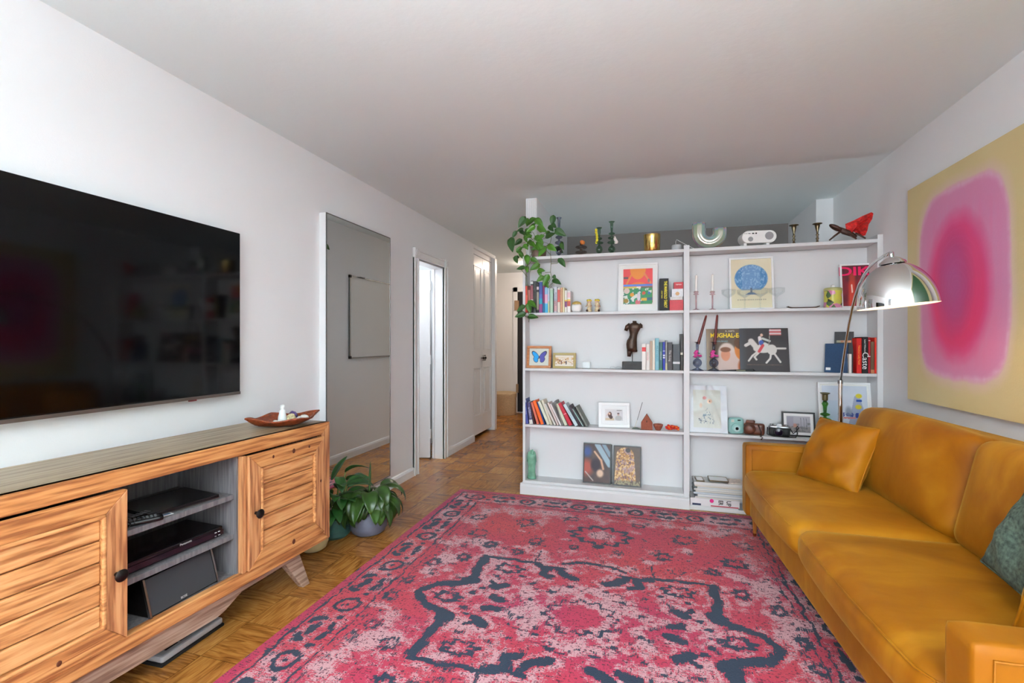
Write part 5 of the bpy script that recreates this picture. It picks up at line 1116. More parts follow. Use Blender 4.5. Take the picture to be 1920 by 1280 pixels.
def crk(u, v):
    z = -0.006
    for (cx, cy, a_, am) in kx:
        d = (u - .5 - cx * .4) * math.cos(a_) + (v - cy) * math.sin(a_); z -= am * math.exp(-(d / 0.025) ** 2) * math.exp(-(((u - .5 - cx * .4) * -math.sin(a_) + (v - cy) * math.cos(a_)) / 0.22) ** 2) * 0.8
    return ((u - .5) * (W_ + 0.006), z, v * (H_ + 0.003))
MB().grid(crk, 60, 70).build('plastic_sleeve', slv, t, smooth=True)

# record sleeves on the middle right shelf
def sleeve(label, u0, u1, vt, vb, Yb, leanb, fn, yaw=0.0):
    A = onY(u0, vb, Yb); B = onY(u1, vb, Yb); W_ = B.x - A.x; top = onY((u0 + u1) / 2, vt, Yb + leanb); H_ = math.hypot(top.z - SH[2], leanb)
    t = thing('record_sleeve', label, 'record sleeve', ((A.x + B.x) / 2, Yb, SH[2] + 0.001), (-math.atan2(leanb, H_), 0, yaw), 'record sleeves on the middle right shelf')
    MB().box(-W_ / 2, W_ / 2, 0.0004, 0.005, 0, H_).build('cardboard', mat('sleeve_edge', (40, 40, 42), 0.6), t); art('cover_art', W_, H_, fn, t, Matrix.Identity(4), 110); return t, W_, H_
def film_art(U, V, a, b):       # plain stand-in: warm faces suggested as blobs
    n = fbm(a, b, 7, 41); g = fill(U, (92, 78, 66)); g = put(g, np.clip(1 - U * 4, 0, 1), (176, 158, 134), .8); g = put(g, ell(U, V, .47, .42, .20, .24, .2), (214, 196, 188)); g = put(g, ell(U, V, .55, .16, .36, .30, .3), (206, 184, 176)); g = put(g, ell(U, V, .44, .38, .105, .15, .2), (206, 138, 108)); g = put(g, ell(U, V, .44, .50, .12, .06, .3), (120, 76, 52))
    g = put(g, ell(U, V, .82, .50, .17, .25, .1), (206, 122, 50)); g = put(g, ell(U, V, .84, .66, .20, .16, .15), (86, 54, 34)); g = put(g, ell(U, V, .96, .50, .09, .20, .2), (76, 48, 34)); g = put(g, ell(U, V, .98, .10, .26, .28, .2), (176, 82, 32)); g = put(g, n, (150, 110, 80), .12); return g
tA, wA, hA = sleeve('record sleeve with yellow lettering above two painted faces, half behind the dark one', 1325.5, 1408, 616.5, 694.5, BF + 0.070, 0.055, film_art)
lettering(tA, 'MUGHAL-E-AZAM', 0.046, (-wA / 2 + 0.028, -0.001, hA - 0.052), (PI / 2, 0, 0), mat('ink_yellow', (240, 206, 30), 0.5), align='LEFT', sx=0.86, bold=0.0012)
lettering(tA, "K. ASIF'S", 0.017, (0.015, -0.001, hA - 0.018), (PI / 2, 0, 0), mat('ink_cream', (226, 216, 196), 0.5)); lettering(tA, 'NAUSHAD', 0.017, (-0.040, -0.001, hA - 0.095), (PI / 2, 0, 0), mat('ink_teal', (130, 172, 176), 0.5))
def horse_art(U, V, a, b):      # plain stand-in: a pale trotting horse and rider with a striped flag on black
    n = fbm(a, b, 20, 43); g = fill(U, (52, 48, 50)); g = put(g, np.clip(1 - U * 6, 0, 1), (78, 84, 92), .7); w_ = (206, 202, 196)
    def L(x0, y0, x1, y1, r, c=w_): nonlocal g; g = put(g, seg(U, V, x0, y0, x1, y1, r, 1, .35), c)
    g = put(g, ell(U, V, .48, .52, .20, .095, .1), w_); g = put(g, ell(U, V, .66, .50, .10, .12, .1), w_); L(.34, .56, .24, .70, .060); L(.26, .68, .13, .60, .036); L(.75, .53, .93, .53, .022)
    for q in ((.36, .45, .26, .36), (.26, .36, .18, .24), (.40, .44, .30, .33), (.30, .33, .34, .27), (.64, .42, .62, .30), (.62, .30, .54, .20), (.70, .42, .76, .32), (.76, .32, .82, .22)): L(*q, .020)
    L(.44, .60, .42, .78, .036, (214, 206, 206)); g = put(g, ell(U, V, .46, .84, .030, .035, .2), (206, 170, 150)); g = put(g, ell(U, V, .45, .66, .05, .06, .2), (60, 80, 150)); L(.48, .60, .40, .46, .030, (190, 60, 66)); L(.52, .64, .62, .58, .03); L(.48, .76, .62, .70, .024, (190, 196, 190)); L(.60, .60, .64, .98, .008, (150, 140, 130))
    fl = rect(U, V, .62, .86, .84, .98); g = put(g, fl, (206, 186, 190)); g = put(g, fl * (((V * 14) % 1) > .5), (190, 84, 84)); g = put(g, rect(U, V, .14, .86, .145, .165) * n, (130, 100, 84), .8); return g
tB, wB, hB = sleeve('black record sleeve showing a pale horse and rider with a striped flag', 1388.5, 1481, 615.5, 697, BF + 0.045, 0.065, horse_art, yaw=math.radians(-2))
# folded dark fan in front of the sleeves
t = thing('folded_fan', 'dark folded hand fan lying in front of the record sleeves', 'fan', (onY(1380, 694, BF + 0.02).x, BF + 0.022, SH[2] + 0.001), 0.03)
MB().add([(-0.13, 0, 0.001), (-0.13, 0.006, 0.001), (0.11, -0.012, 0), (0.11, 0.02, 0), (-0.13, 0.003, 0.004), (0.11, -0.01, 0.020), (0.11, 0.018, 0.018), (0.13, 0.0, 0.006)], [(0, 1, 3, 2), (0, 2, 5, 4), (1, 4, 6, 3), (4, 5, 6), (2, 3, 7), (5, 2, 7), (6, 5, 7), (3, 6, 7), (0, 4, 1)]).build('fan_leaf', BLACKM, t)
MB().box(0.0, 0.06, -0.0125, -0.010, 0.005, 0.010).build('guard_inlay', mat('shell', (150, 146, 120), 0.2), t)

# ------------------------------------------------------------------ glass and metal candle holders
def glassm(name, col, rough=0.04, ior=1.5):
    m = bpy.data.materials.new(name); m.use_nodes = True; nt = m.node_tree; nt.nodes.clear(); o_ = nt.nodes.new('ShaderNodeOutputMaterial'); a = nt.nodes.new('ShaderNodeBsdfTransparent'); b = nt.nodes.new('ShaderNodeBsdfGlossy'); x = nt.nodes.new('ShaderNodeMixShader'); f = nt.nodes.new('ShaderNodeLayerWeight')
    a.inputs[0].default_value = lin(col) + (1,); b.inputs['Roughness'].default_value = rough; f.inputs[0].default_value = 0.5 if ior > 1.4 else 0.35
    mp = nt.nodes.new('ShaderNodeMapRange'); mp.inputs[3].default_value = 0.02; mp.inputs[4].default_value = 0.35 if ior > 1.4 else 0.22; nt.links.new(f.outputs['Fresnel'], mp.inputs[0])
    nt.links.new(mp.outputs[0], x.inputs[0]); nt.links.new(a.outputs[0], x.inputs[1]); nt.links.new(b.outputs[0], x.inputs[2]); nt.links.new(x.outputs[0], o_.inputs[0]); MATS[name] = m; return m
def holder(name, label, u, vt, zs_, Y, r, prof_fn, m, cat='candle holder', group=None, height=None):
    B = onY(u, 600, Y); top = onY(u, vt, Y).z; H_ = height or top - zs_
    t = thing(name, label, cat, (B.x, Y, zs_ + 0.0005), 0, group); MB().lathe(prof_fn(H_, r), 28).build('holder_body', m, t, smooth=True); return t, H_
def stack_prof(discs):     # discs: list of (height fraction, radius factor)
    def f(H_, r):
        p = [(r * 0.62, 0), (r * 0.60, 0.004), (r * 0.22, 0.012)]
        for (z, k, hw) in discs: p += [(r * 0.2, (z - hw) * H_), (r * k * 0.8, (z - hw * 0.5) * H_), (r * k, z * H_), (r * k * 0.8, (z + hw * 0.5) * H_), (r * 0.2, (z + hw) * H_)]
        p += [(r * 0.28, 0.80 * H_), (r * 0.34, 0.95 * H_), (r * 0.66, 0.995 * H_), (r * 0.66, H_), (r * 0.25, 0.985 * H_), (0.0001, 0.98 * H_)]; return p
    return f
tall = stack_prof([(.15, .80, .12), (.36, 1.0, .055), (.50, .86, .05), (.63, .70, .045)]); mid = stack_prof([(.20, .78, .17), (.44, 1.0, .06), (.60, .72, .06)])
GG = glassm('smoke_green_glass', (176, 204, 184)); GS = glassm('smoke_grey_glass', (190, 194, 208)); GA = glassm('amber_grey_glass', (200, 188, 182)); GP = glassm('pink_glass', (238, 216, 218)); GC = glassm('clear_glass', (250, 252, 252), 0.05, 1.3)
YT = BF + 0.065
holder('glass_candle_holder', 'tall smoky grey glass candle holder behind the trailing plant', 1048, 408, SH[4], YT, 0.034, tall, GS)
t, H_ = holder('glass_candle_holder', 'short double-disc smoky glass holder with orange flower', 1089.5, 452, SH[4], YT, 0.048, lambda H_, r: [(r * .5, 0), (r * .2, .006), (r * .2, .012), (r * .9, .020), (r, .026), (r * .9, .034), (r * .2, .042), (r * .2, .052), (r * .9, .060), (r, .068), (r * .8, .076), (r * .25, .082), (r * .22, H_), (0.0001, H_ * .98)], GA)
FL = MB()
for k in range(5): FL.sphere(0.011, Matrix.Translation((0.012 + 0.009 * math.cos(k * 1.26), -0.01 + 0.009 * math.sin(k * 1.26), H_ - 0.016 + 0.006 * (k % 2))), 8, 6, (1, 1, 1.4))
FL.build('orange_flower', mat('orange_petal', (222, 128, 60), 0.7), t, smooth=True)
t, H_ = holder('glass_candle_holder', 'mid-height green glass holder with yellow paper flowers', 1123.5, 427, SH[4], YT, 0.034, mid, GG)
FL = MB()
for k in range(6): FL.sphere(0.010, Matrix.Translation((-0.018 + 0.004 * math.sin(k), -0.018, H_ * (0.45 + 0.09 * k))), 8, 6, (1.1, .7, 1.3))
FL.build('yellow_flower', mat('yellow_petal', (222, 206, 50), 0.7), t, smooth=True)
t, H_ = holder('glass_candle_holder', 'tallest green glass candle holder with a white flower', 1147, 415.5, SH[4], YT, 0.036, tall, GG)
FL = MB()
for k in range(4): FL.sphere(0.012, Matrix.Translation((0.030 + 0.008 * math.cos(k * 1.57), -0.012, H_ * (0.36 + 0.06 * (k % 3)))), 8, 6, (1, .7, 1.2))
FL.build('white_flower', mat('white_petal', (232, 222, 222), 0.7), t, smooth=True)
q = onY(1222.5, 600, YT); t = thing('brass_cup', 'shiny gold cylinder cup on top of the bookcase', 'cup', (q.x, YT, SH[4] + 0.0005))
hc = onY(1222, 440.5, YT).z - SH[4]; MB().lathe([(0.0001, 0.0), (0.056, 0), (0.0585, 0.003), (0.062, hc - 0.002), (0.062, hc), (0.060, hc), (0.056, 0.006), (0.0001, 0.005)], 48).build('cup_body', mat('gold', (206, 174, 104), 0.16, 1.0, mottle=0.06, mscale=30), t, smooth='auto')
q = onY(1268.5, 600, YT); t = thing('smart_puck', 'small pale grey cylinder with looping white cable beside the divider', 'speaker', (q.x, YT + 0.02, SH[4] + 0.0005))
MB().lathe([(0.034, 0), (0.036, 0.003), (0.036, 0.044), (0.034, 0.047), (0.0001, 0.047)], 32).build('case', mat('pale_grey', (190, 190, 192), 0.6), t, smooth='auto')
MB().tube([(-0.004, 0, 0.046), (-0.005, 0, 0.075), (0.002, 0, 0.090), (0.02, 0.0, 0.078), (0.06, 0.01, 0.055), (0.11, 0.02, 0.028), (0.16, 0.03, 0.004)], 0.0018, 8).build('cable', WHITEP, t, smooth=True)
# iridescent tube vase
q = onY(1330, 600, YT); t = thing('tube_vase', 'iridescent ribbed U-shaped tube vase on top of the bookcase', 'vase', (q.x, YT, SH[4] + 0.0005))
IR = bpy.data.materials.new('iridescent'); IR.use_nodes = True; nt = IR.node_tree; b = nt.nodes['Principled BSDF']; lw = nt.nodes.new('ShaderNodeLayerWeight'); lw.inputs[0].default_value = 0.45; cr = nt.nodes.new('ShaderNodeValToRGB'); ee = cr.color_ramp.elements
cols_ = [(0.0, (200, 196, 186)), (0.18, (180, 206, 170)), (0.32, (150, 196, 214)), (0.46, (214, 160, 206)), (0.58, (230, 206, 130)), (0.70, (140, 206, 170)), (0.84, (140, 160, 226)), (1.0, (170, 150, 160))]
ee[0].color = lin(cols_[0][1]) + (1,); ee[1].color = lin(cols_[-1][1]) + (1,)
for p_, c_ in cols_[1:-1]: e_ = ee.new(p_); e_.color = lin(c_) + (1,)
nt.links.new(lw.outputs['Facing'], cr.inputs[0]); nt.links.new(cr.outputs[0], b.inputs['Base Color']); b.inputs['Metallic'].default_value = 0.55; b.inputs['Roughness'].default_value = 0.16; b.inputs['Coat Weight'].default_value = 1.0
pts = [(-0.072, 0, 0.196)] + [(-0.072, 0, z) for z in (0.17, 0.14)] + [(-0.072 * math.cos(a), 0, 0.118 - 0.072 * math.sin(a)) for a in np.linspace(0, PI, 22)] + [(0.072, 0, 0.150)]
mb = MB(); nseg = 40; pr = []
P_ = [Vector(p) for p in pts]
for i, p in enumerate(P_):
    tt = (P_[min(i + 1, len(P_) - 1)] - P_[max(i - 1, 0)]).normalized(); nx = Vector((tt.z, 0, -tt.x)); ny = Vector((0, 1, 0))
    for k in range(nseg):
        a = 2 * PI * k / nseg; r = 0.0450 + 0.0020 * math.cos(10 * a); mb.v.append(tuple(p + nx * r * math.cos(a) + ny * r * math.sin(a)))
for i in range(len(P_) - 1):
    for k in range(nseg): k2 = (k + 1) % nseg; mb.f.append((i * nseg + k, i * nseg + k2, (i + 1) * nseg + k2, (i + 1) * nseg + k))
mb.build('ribbed_tube', IR, t, smooth=True, solid=0.004)
# projector
q = onY(1421, 600, YT); t = thing('mini_projector', 'small white rounded projector with two round grilles', 'projector', (q.x, YT - 0.045, SH[4] + 0.0005), math.radians(6))
PM = Matrix.Translation((0, 0.055, 0.064)) @ Matrix.Rotation(math.radians(0), 4, 'Y')
ps = MB(); rr_ = 0.044; poly = [(-0.115 + rr_ + rr_ * math.cos(a), rr_ * math.sin(a)) for a in np.linspace(PI / 2, 3 * PI / 2, 14)] + [(0.115 - rr_ + rr_ * math.cos(a), rr_ * math.sin(a)) for a in np.linspace(-PI / 2, PI / 2, 14)]
ps.prism(poly, -0.055, 0.055, PM).build('case', WHITEP, t, smooth='auto', bevel=0.003)
gr = mat('grille_grey', (150, 150, 152), 0.6)
for (gx, gz, r) in ((0.066, 0.004, 0.028), (-0.058, -0.016, 0.017)):
    MB().lathe([(r, 0), (r, 0.0015), (0.0001, 0.0015)], 28, Matrix.Translation((gx, -0.0005, 0.064 + gz)) @ Matrix.Rotation(PI / 2, 4, 'X')).build('speaker_grille', gr, t)
pt_ = MB(); pt_.box(-0.098, -0.094, -0.001, 0, 0.086, 0.090).box(-0.086, -0.081, -0.001, 0, 0.086, 0.090).box(-0.074, -0.058, -0.001, 0, 0.086, 0.090).box(-0.048, -0.034, -0.001, 0, 0.084, 0.092).box(-0.026, -0.016, -0.001, 0, 0.084, 0.093); pt_.build('port', BLACKP, t)
MB().box(-0.10, -0.08, 0.01, 0.10, 0, 0.022).box(0.05, 0.07, 0.01, 0.10, 0, 0.021).build('foot', WHITEP, t)
# brass candlesticks
def stick_prof(H_, r): return [(r, 0), (r * .95, .004), (r * .35, .012), (r * .22, .02), (r * .22, H_ * .22), (r * .42, H_ * .25), (r * .22, H_ * .28), (r * .20, H_ * .40), (r * .42, H_ * .43), (r * .2, H_ * .46), (r * .24, H_ * .60), (r * .5, H_ * .82), (r * .55, H_ * .92), (r, H_ * .95), (r, H_ * .975), (r * .45, H_), (r * .38, H_ * .96), (0.0001, H_ * .94)]
holder('brass_candlestick', 'small aged brass candlestick nearer the projector', 1488.5, 421, SH[4], YT + 0.0, 0.030, stick_prof, ABRASS)
holder('brass_candlestick', 'small aged brass candlestick nearer the red carved insect', 1532.5, 418, SH[4], YT + 0.0, 0.030, stick_prof, ABRASS)

# carved wooden insect with red cloth wings
q = onY(1597, 600, BF + 0.06); t = thing('carved_insect', 'dark wooden carved insect with red wings at the wall end of the bookcase top', 'sculpture', (q.x, BF + 0.055, SH[4] + 0.0005))
DW = mat('dark_carved_wood', (74, 44, 32), 0.5, mottle=0.35, mscale=70, bump=0.6, bscale=90)
def wp(u, v, y=0.0): p = onY(u, v, BF + 0.055 + y); return Vector((p.x - q.x, y, p.z - SH[4]))
hd = wp(1567, 427); MB().sphere(0.046, Matrix.Translation(hd) @ Matrix.Rotation(math.radians(33), 4, 'Y') @ Matrix.Diagonal((1, 0.55, 0.36, 1)), 24, 14).build('head_disc', DW, t, smooth=True)
MB().tube([wp(1572, 428), wp(1583, 434), wp(1594, 438), wp(1606, 444)], [0.013, 0.02, 0.018, 0.008], 12).build('insect_body', DW, t, smooth=True)
for (a, b_, y) in (((1576, 434), (1555, 450.5), -0.02), ((1590, 439), (1606, 448), -0.02), ((1604, 437), (1623, 447), -0.015)):
    MB().tube([wp(*a, y), wp((a[0] + b_[0]) / 2, (a[1] + b_[1]) / 2 - 0.5, y), wp(*b_, y)], [0.007, 0.0065, 0.005], 8).build('leg', DW, t, smooth=True)
WR = mat('red_wing', (196, 34, 30), 0.6, mottle=0.5, mscale=60, bump=0.5, bscale=100)
wpoly = [(1585, 420), (1600, 414), (1618, 405), (1634, 398), (1637, 400), (1635, 411), (1628, 421), (1626, 432), (1622, 441), (1615, 443), (1607, 438), (1600, 434), (1595, 440), (1590, 441), (1586, 431)]
mb = MB(); n_ = len(wpoly); cen = wp(1607, 424, -0.030)
rim1 = [wp(u, v, 0.004 * math.sin(i * 2.1)) for i, (u, v) in enumerate(wpoly)]; mid1 = [(p * 0.5 + cen * 0.5) + Vector((0, -0.010 * ((i % 2) * 2 - 1), 0)) for i, p in enumerate(rim1)]
vs = rim1 + mid1 + [cen]; fs = [(i, (i + 1) % n_, n_ + (i + 1) % n_, n_ + i) for i in range(n_)] + [(n_ + i, n_ + (i + 1) % n_, 2 * n_) for i in range(n_)]
mb.add(vs, fs).build('red_wing', WR, t, solid=0.005)

# ------------------------------------------------------------------ upper left shelf ornaments
q = onY(1081, 600, BF + 0.04); t = thing('face_planter', 'small white faceted planter head with a gold top', 'planter', (q.x, BF + 0.045, SH[3] + 0.0005))
mb = MB(); mb.rbox(0.078, 0.066, 0.068, 0.022, 6, Matrix.Translation((0, 0, 0.034)), fn=lambda o, u, v, w_: Vector((o.x * (1 - 0.10 * (w_ < 0) * -w_), o.y - (0.006 if v < -0.7 and abs(u) < 0.3 else 0), o.z))); mb.build('head_pot', WHITEP, t, smooth=True)
MB().sphere(0.036, Matrix.Translation((0, 0, 0.066)), 18, 10, (1.05, 0.9, 0.62)).build('gold_hair', mat('ochre', (178, 146, 76), 0.6, mottle=0.3, mscale=120, bump=0.8, bscale=200), t, smooth=True)
def figurine(label, u, flip):
    q = onY(u, 600, BF + 0.035); t = thing('ceramic_figurine', label, 'figurine', (q.x, BF + 0.04, SH[3] + 0.0005))
    MB().lathe([(0.020, 0), (0.022, 0.012), (0.016, 0.034), (0.014, 0.046), (0.018, 0.054), (0.019, 0.066), (0.014, 0.080), (0.0001, 0.086)], 18).build('dress', mat('cream_glaze', (206, 186, 150), 0.3, mottle=0.3, mscale=70), t, smooth=True)
    MB().sphere(0.015, Matrix.Translation((0.002 * flip, -0.003, 0.076))).build('face', mat('figurine_skin', (214, 176, 150), 0.4), t, smooth=True)
    h = MB(); [h.sphere(0.010, Matrix.Translation((0.011 * math.cos(k), 0.004 * math.sin(k), 0.090 + 0.002 * (k % 2))), 8, 6) for k in range(6)]; h.build('hair', mat('yellow_hair', (214, 190, 60), 0.6), t, smooth=True)
    a_ = MB(); a_.tube([(-0.016, -0.006, 0.052), (-0.024 * flip, -0.012, 0.044), (-0.010 * flip, -0.018, 0.058)], 0.0045, 8); a_.tube([(0.016, -0.006, 0.052), (0.020, -0.014, 0.040), (0.006, -0.018, 0.046)], 0.0045, 8); a_.build('arm', MATS['figurine_skin'], t, smooth=True)
    MB().sphere(0.010, Matrix.Translation((-0.014 * flip, -0.016, 0.010)), 10, 6).build('dark_bird', mat('dark_brown', (66, 44, 36), 0.5), t, smooth=True)
figurine('small ceramic child figurine with yellow hair, next to the planter', 1104.5, 1); figurine('small ceramic child figurine with yellow hair, nearer the sunset print', 1119.5, -1)
# marigold box and stacked card boxes
A = onY(1236.5, 600, BF + 0.012); B = onY(1253.5, 600, BF + 0.012); zt_ = onY(1245, 522, BF + 0.012).z
t = thing('boxed_deck', 'black upright box with yellow vertical lettering beside the sunset print', 'box', (A.x, BF + 0.012, SH[3] + 0.0005))
bw, bh = B.x - A.x, zt_ - SH[3]; MB().box(0, bw, 0, 0.10, 0, bh).build('box_body', BLACKM, t, bevel=0.001)
YI = mat('ink_bright_yellow', (236, 220, 30), 0.5); lettering(t, 'THE MARIGOLD TAROT', 0.030, (bw * 0.66, -0.0008, bh * 0.5), (PI / 2, PI / 2, 0), YI, sx=0.62, bold=0.0008); lettering(t, 'AMRIT BRAR', 0.014, (bw * 0.26, -0.0008, bh * 0.5), (PI / 2, PI / 2, 0), YI, sx=0.75)
zb_ = SH[3] + 0.0005
for (u0, u1, v0, v1, col, label, extra) in ((1255.5, 1281.0, 562, 581.5, (190, 34, 48), 'red textured card box at the bottom of the stack by the divider', (1257, 1280)), (1256.5, 1280.0, 556, 562, (206, 200, 196), 'thin marbled grey box second from the bottom of the stack', None), (1259.5, 1281, 541, 556, (226, 228, 232), 'white card box with an orange emblem in the stack', 'emb'), (1263.5, 1281, 528.5, 541, (184, 30, 44), 'small red box with white lettering topping the stack', 'txt')):
    A = onY(u0, 600, BF + 0.015); B = onY(u1, 600, BF + 0.015); hh = onY(1270, v0, BF + 0.015).z - onY(1270, v1, BF + 0.015).z
    t = thing('card_box', label, 'box', (A.x, BF + 0.015, zb_)); w_ = min(B.x, 0.2485) - A.x; MB().box(0, w_, 0, 0.085, 0, hh - 0.0006).build('box_body', mat('box_%02x%02x%02x' % col, col, 0.45, mottle=0.12, mscale=80), t, bevel=0.001)
    if extra == 'txt': lettering(t, 'TIFFIN', 0.012, (w_ / 2, -0.0008, hh * 0.6), (PI / 2, 0, 0), WHITEP, sx=1.2)
    if extra == 'emb': MB().lathe([(0.014, 0), (0.014, 0.0008), (0.0001, 0.0008)], 20, Matrix.Translation((w_ * .5, -0.0002, hh * .38)) @ Matrix.Rotation(PI / 2, 4, 'X')).build('emblem', mat('emblem_tan', (206, 160, 110), 0.5), t)
    zb_ += hh

# ------------------------------------------------------------------ upper right shelf
def candle_thing(label, u, vt, vb, lean, Y, r0, r1, m, zbase, xshift=0.0):
    A = onY(u, vb, Y); top = onY(lean, vt, Y); t = thing('taper_candle', label, 'candle', (A.x, Y, zbase)); d_ = Vector((top.x - A.x, 0, top.z - zbase))
    MB().tube([(0, 0, 0), d_ * 0.5, d_ * 0.96, d_], [r0, (r0 + r1) / 2, r1, 0.0008], 14).build('wax', m, t, smooth='auto'); MB().tube([d_ * 0.995, d_ * 1.0 + Vector((0, 0, 0.005))], 0.0008, 5).build('wick', BLACKM, t); return t
WAXW = mat('white_wax', (240, 238, 232), 0.45)
for k, (u, v0, v1, w_) in enumerate(((1305.2, 515, 546, 'beside the divider'), (1335.8, 514, 545, 'nearer the blue disc chart'))):
    Yc = BF + 0.03; H_ = onY(u, 545.5, Yc).z - SH[3]
    q = onY(u, 600, Yc); t = thing('pink_candle_holder', 'slender pale pink glass candle holder ' + w_, 'candle holder', (q.x, Yc, SH[3] + 0.0005))
    MB().lathe([(0.026, 0), (0.025, 0.003), (0.006, 0.010), (0.0055, H_ * .5), (0.006, H_ - 0.03), (0.022, H_ - 0.024), (0.008, H_ - 0.018), (0.020, H_ - 0.008), (0.010, H_), (0.008, H_ - 0.004), (0.0001, H_ - 0.006)], 24).build('holder_body', GP, t, smooth=True)
    candle_thing('white taper candle in the pink holder ' + w_, u, v0, v1, u + 0.4, Yc, 0.0095, 0.008, WAXW, SH[3] + H_ - 0.004)
# small grey tips seen at the foot of each holder are part of it
for k, (u, vt, r) in enumerate(((1366.0, 543, .046), (1396.5, 543, .050), (1425.6, 541, .050), (1456.5, 540, .050))):
    Yc = BF + 0.035; q = onY(u, 600, Yc); H_ = onY(u, vt, Yc).z - SH[3]
    t = thing('coupe_glass', ['clear ribbed coupe glass at the left of the four', 'clear ribbed coupe glass in front of the blue disc chart, first of two', 'clear ribbed coupe glass in front of the blue disc chart, second of two', 'clear ribbed coupe glass at the right of the four'][k], 'glass', (q.x, Yc, SH[3] + 0.0005), 0, 'coupe glasses in front of the blue disc chart')
    mb = MB(); n_ = 64; prof = [(0.030, 0.0), (0.029, 0.002), (0.006, 0.006), (0.004, 0.012), (0.004, H_ * .55), (0.008, H_ * .60), (r * .72, H_ * .72), (r * .98, H_ * .80), (r, H_)]
    mb.lathe(prof, n_); mb.v = [(x * (1 + (0.02 if z > H_ * .7 and i % 2 else 0)), y * (1 + (0.02 if z > H_ * .7 and i % 2 else 0)), z) for i, (x, y, z) in enumerate(mb.v)]
    mb.build('glass_body', GC, t, smooth=True)
A = onY(1476, 573, BF + 0.05); B = onY(1536, 573, BF + 0.05); t = thing('incense_holder', 'flat dark wooden incense strip on the upper right shelf', 'incense holder', ((A.x + B.x) / 2, BF + 0.05, SH[3] + 0.0005))
L_ = (B.x - A.x) / 2; MB().grid(lambda u, v: (-L_ + 2 * L_ * u, -0.018 + 0.036 * v, 0.002 + 0.010 * abs(2 * u - 1) ** 6 + 0.004 * (2 * v - 1) ** 2), 24, 8).build('strip', mat('dark_strip', (84, 60, 46), 0.4), t, smooth=True, solid=0.004)
q = onY(1561.5, 600, BF + 0.055); t = thing('floral_canister', 'floral yellow and pink lidded canister with white knob', 'canister', (q.x, BF + 0.055, SH[3] + 0.0005))
fm = bpy.data.materials.new('floral'); fm.use_nodes = True; nt = fm.node_tree; b = nt.nodes['Principled BSDF']; tc = nt.nodes.new('ShaderNodeTexCoord'); vo = nt.nodes.new('ShaderNodeTexVoronoi'); vo.inputs['Scale'].default_value = 34; cr = nt.nodes.new('ShaderNodeValToRGB'); nt.links.new(tc.outputs['Object'], vo.inputs['Vector']); cr.color_ramp.interpolation = 'CONSTANT'
sep = nt.nodes.new('ShaderNodeSeparateColor'); nt.links.new(vo.outputs['Color'], sep.inputs[0]); nt.links.new(sep.outputs[0], cr.inputs[0]); ee = cr.color_ramp.elements; ee[0].color = lin((206, 200, 84)) + (1,); ee[1].position = 0.3; ee[1].color = lin((206, 130, 160)) + (1,)
for p_, c_ in ((0.5, (80, 104, 66)), (0.62, (196, 192, 90)), (0.8, (228, 176, 190)), (0.9, (60, 70, 56))): e_ = ee.new(p_); e_.color = lin(c_) + (1,)
nt.links.new(cr.outputs[0], b.inputs['Base Color']); b.inputs['Roughness'].default_value = 0.2
MB().lathe([(0.0001, 0), (0.052, 0), (0.053, 0.002), (0.053, 0.118), (0.0001, 0.118)], 36).build('canister_body', fm, t, smooth='auto'); MB().lathe([(0.055, 0.118), (0.055, 0.132), (0.048, 0.138), (0.0001, 0.138)], 36).build('lid', mat('olive_lid', (176, 172, 110), 0.4), t, smooth='auto'); MB().sphere(0.013, Matrix.Translation((0, 0, 0.149))).build('knob', WHITEP, t, smooth=True)

# ------------------------------------------------------------------ middle left shelf
q = onY(1099, 600, BF + 0.04); t = thing('acrylic_cube', 'small clear acrylic cube on the middle left shelf', 'cube', (q.x - 0.032, BF + 0.035, SH[2] + 0.0005)); MB().box(0, 0.062, 0, 0.062, 0, 0.054).build('acrylic', glassm('acrylic', (238, 240, 240), 0.1, 1.3), t, bevel=0.004)
q = onY(1155, 600, BF + 0.06); t = thing('folded_spectacles', 'folded clear spectacles lying left of the statue base', 'spectacles', (q.x, BF + 0.06, SH[2] + 0.0005)); gl = MB(); gl.tube([(-0.05, 0, 0.006), (0.05, 0.004, 0.012)], 0.003, 6); gl.tube([(-0.045, 0.01, 0.004), (0.045, 0.012, 0.006)], 0.003, 6); gl.build('temple_arm', mat('clear_temple', (190, 192, 194), 0.2), t); gl = MB()
for x in (0.02, -0.025): gl.tube([(x + 0.02 * math.cos(a), -0.004, 0.012 + 0.009 * math.sin(a)) for a in np.linspace(0, 2 * PI, 13)], 0.0018, 6, None, False)
gl.build('lens_rim', MATS['clear_temple'], t)
q = onY(1185, 600, BF + 0.04); t = thing('torso_statue', 'dark bronze headless torso on a black block', 'statue', (q.x, BF + 0.05, SH[2] + 0.0005))
bx = onY(1166.5, 600, BF + 0.02).x - q.x; bx1 = onY(1204, 600, BF + 0.02).x - q.x; MB().box(bx, bx1 - 0.001, -0.03, 0.05, 0, 0.060).build('base_block', mat('black_stone', (46, 46, 46), 0.55, mottle=0.2, mscale=40), t, bevel=0.002)
BR = mat('bronze_torso', (66, 46, 34), 0.38, 0.35, mottle=0.4, mscale=35, bump=0.5, bscale=60)
MB().tube([(0.002, 0, 0.06), (0.002, 0, 0.20)], 0.0028, 10).build('rod', BLACKM, t, smooth='auto')
def tp(u, v): p = onY(u, v, BF + 0.05); return Vector((p.x - q.x, 0, p.z - SH[2]))
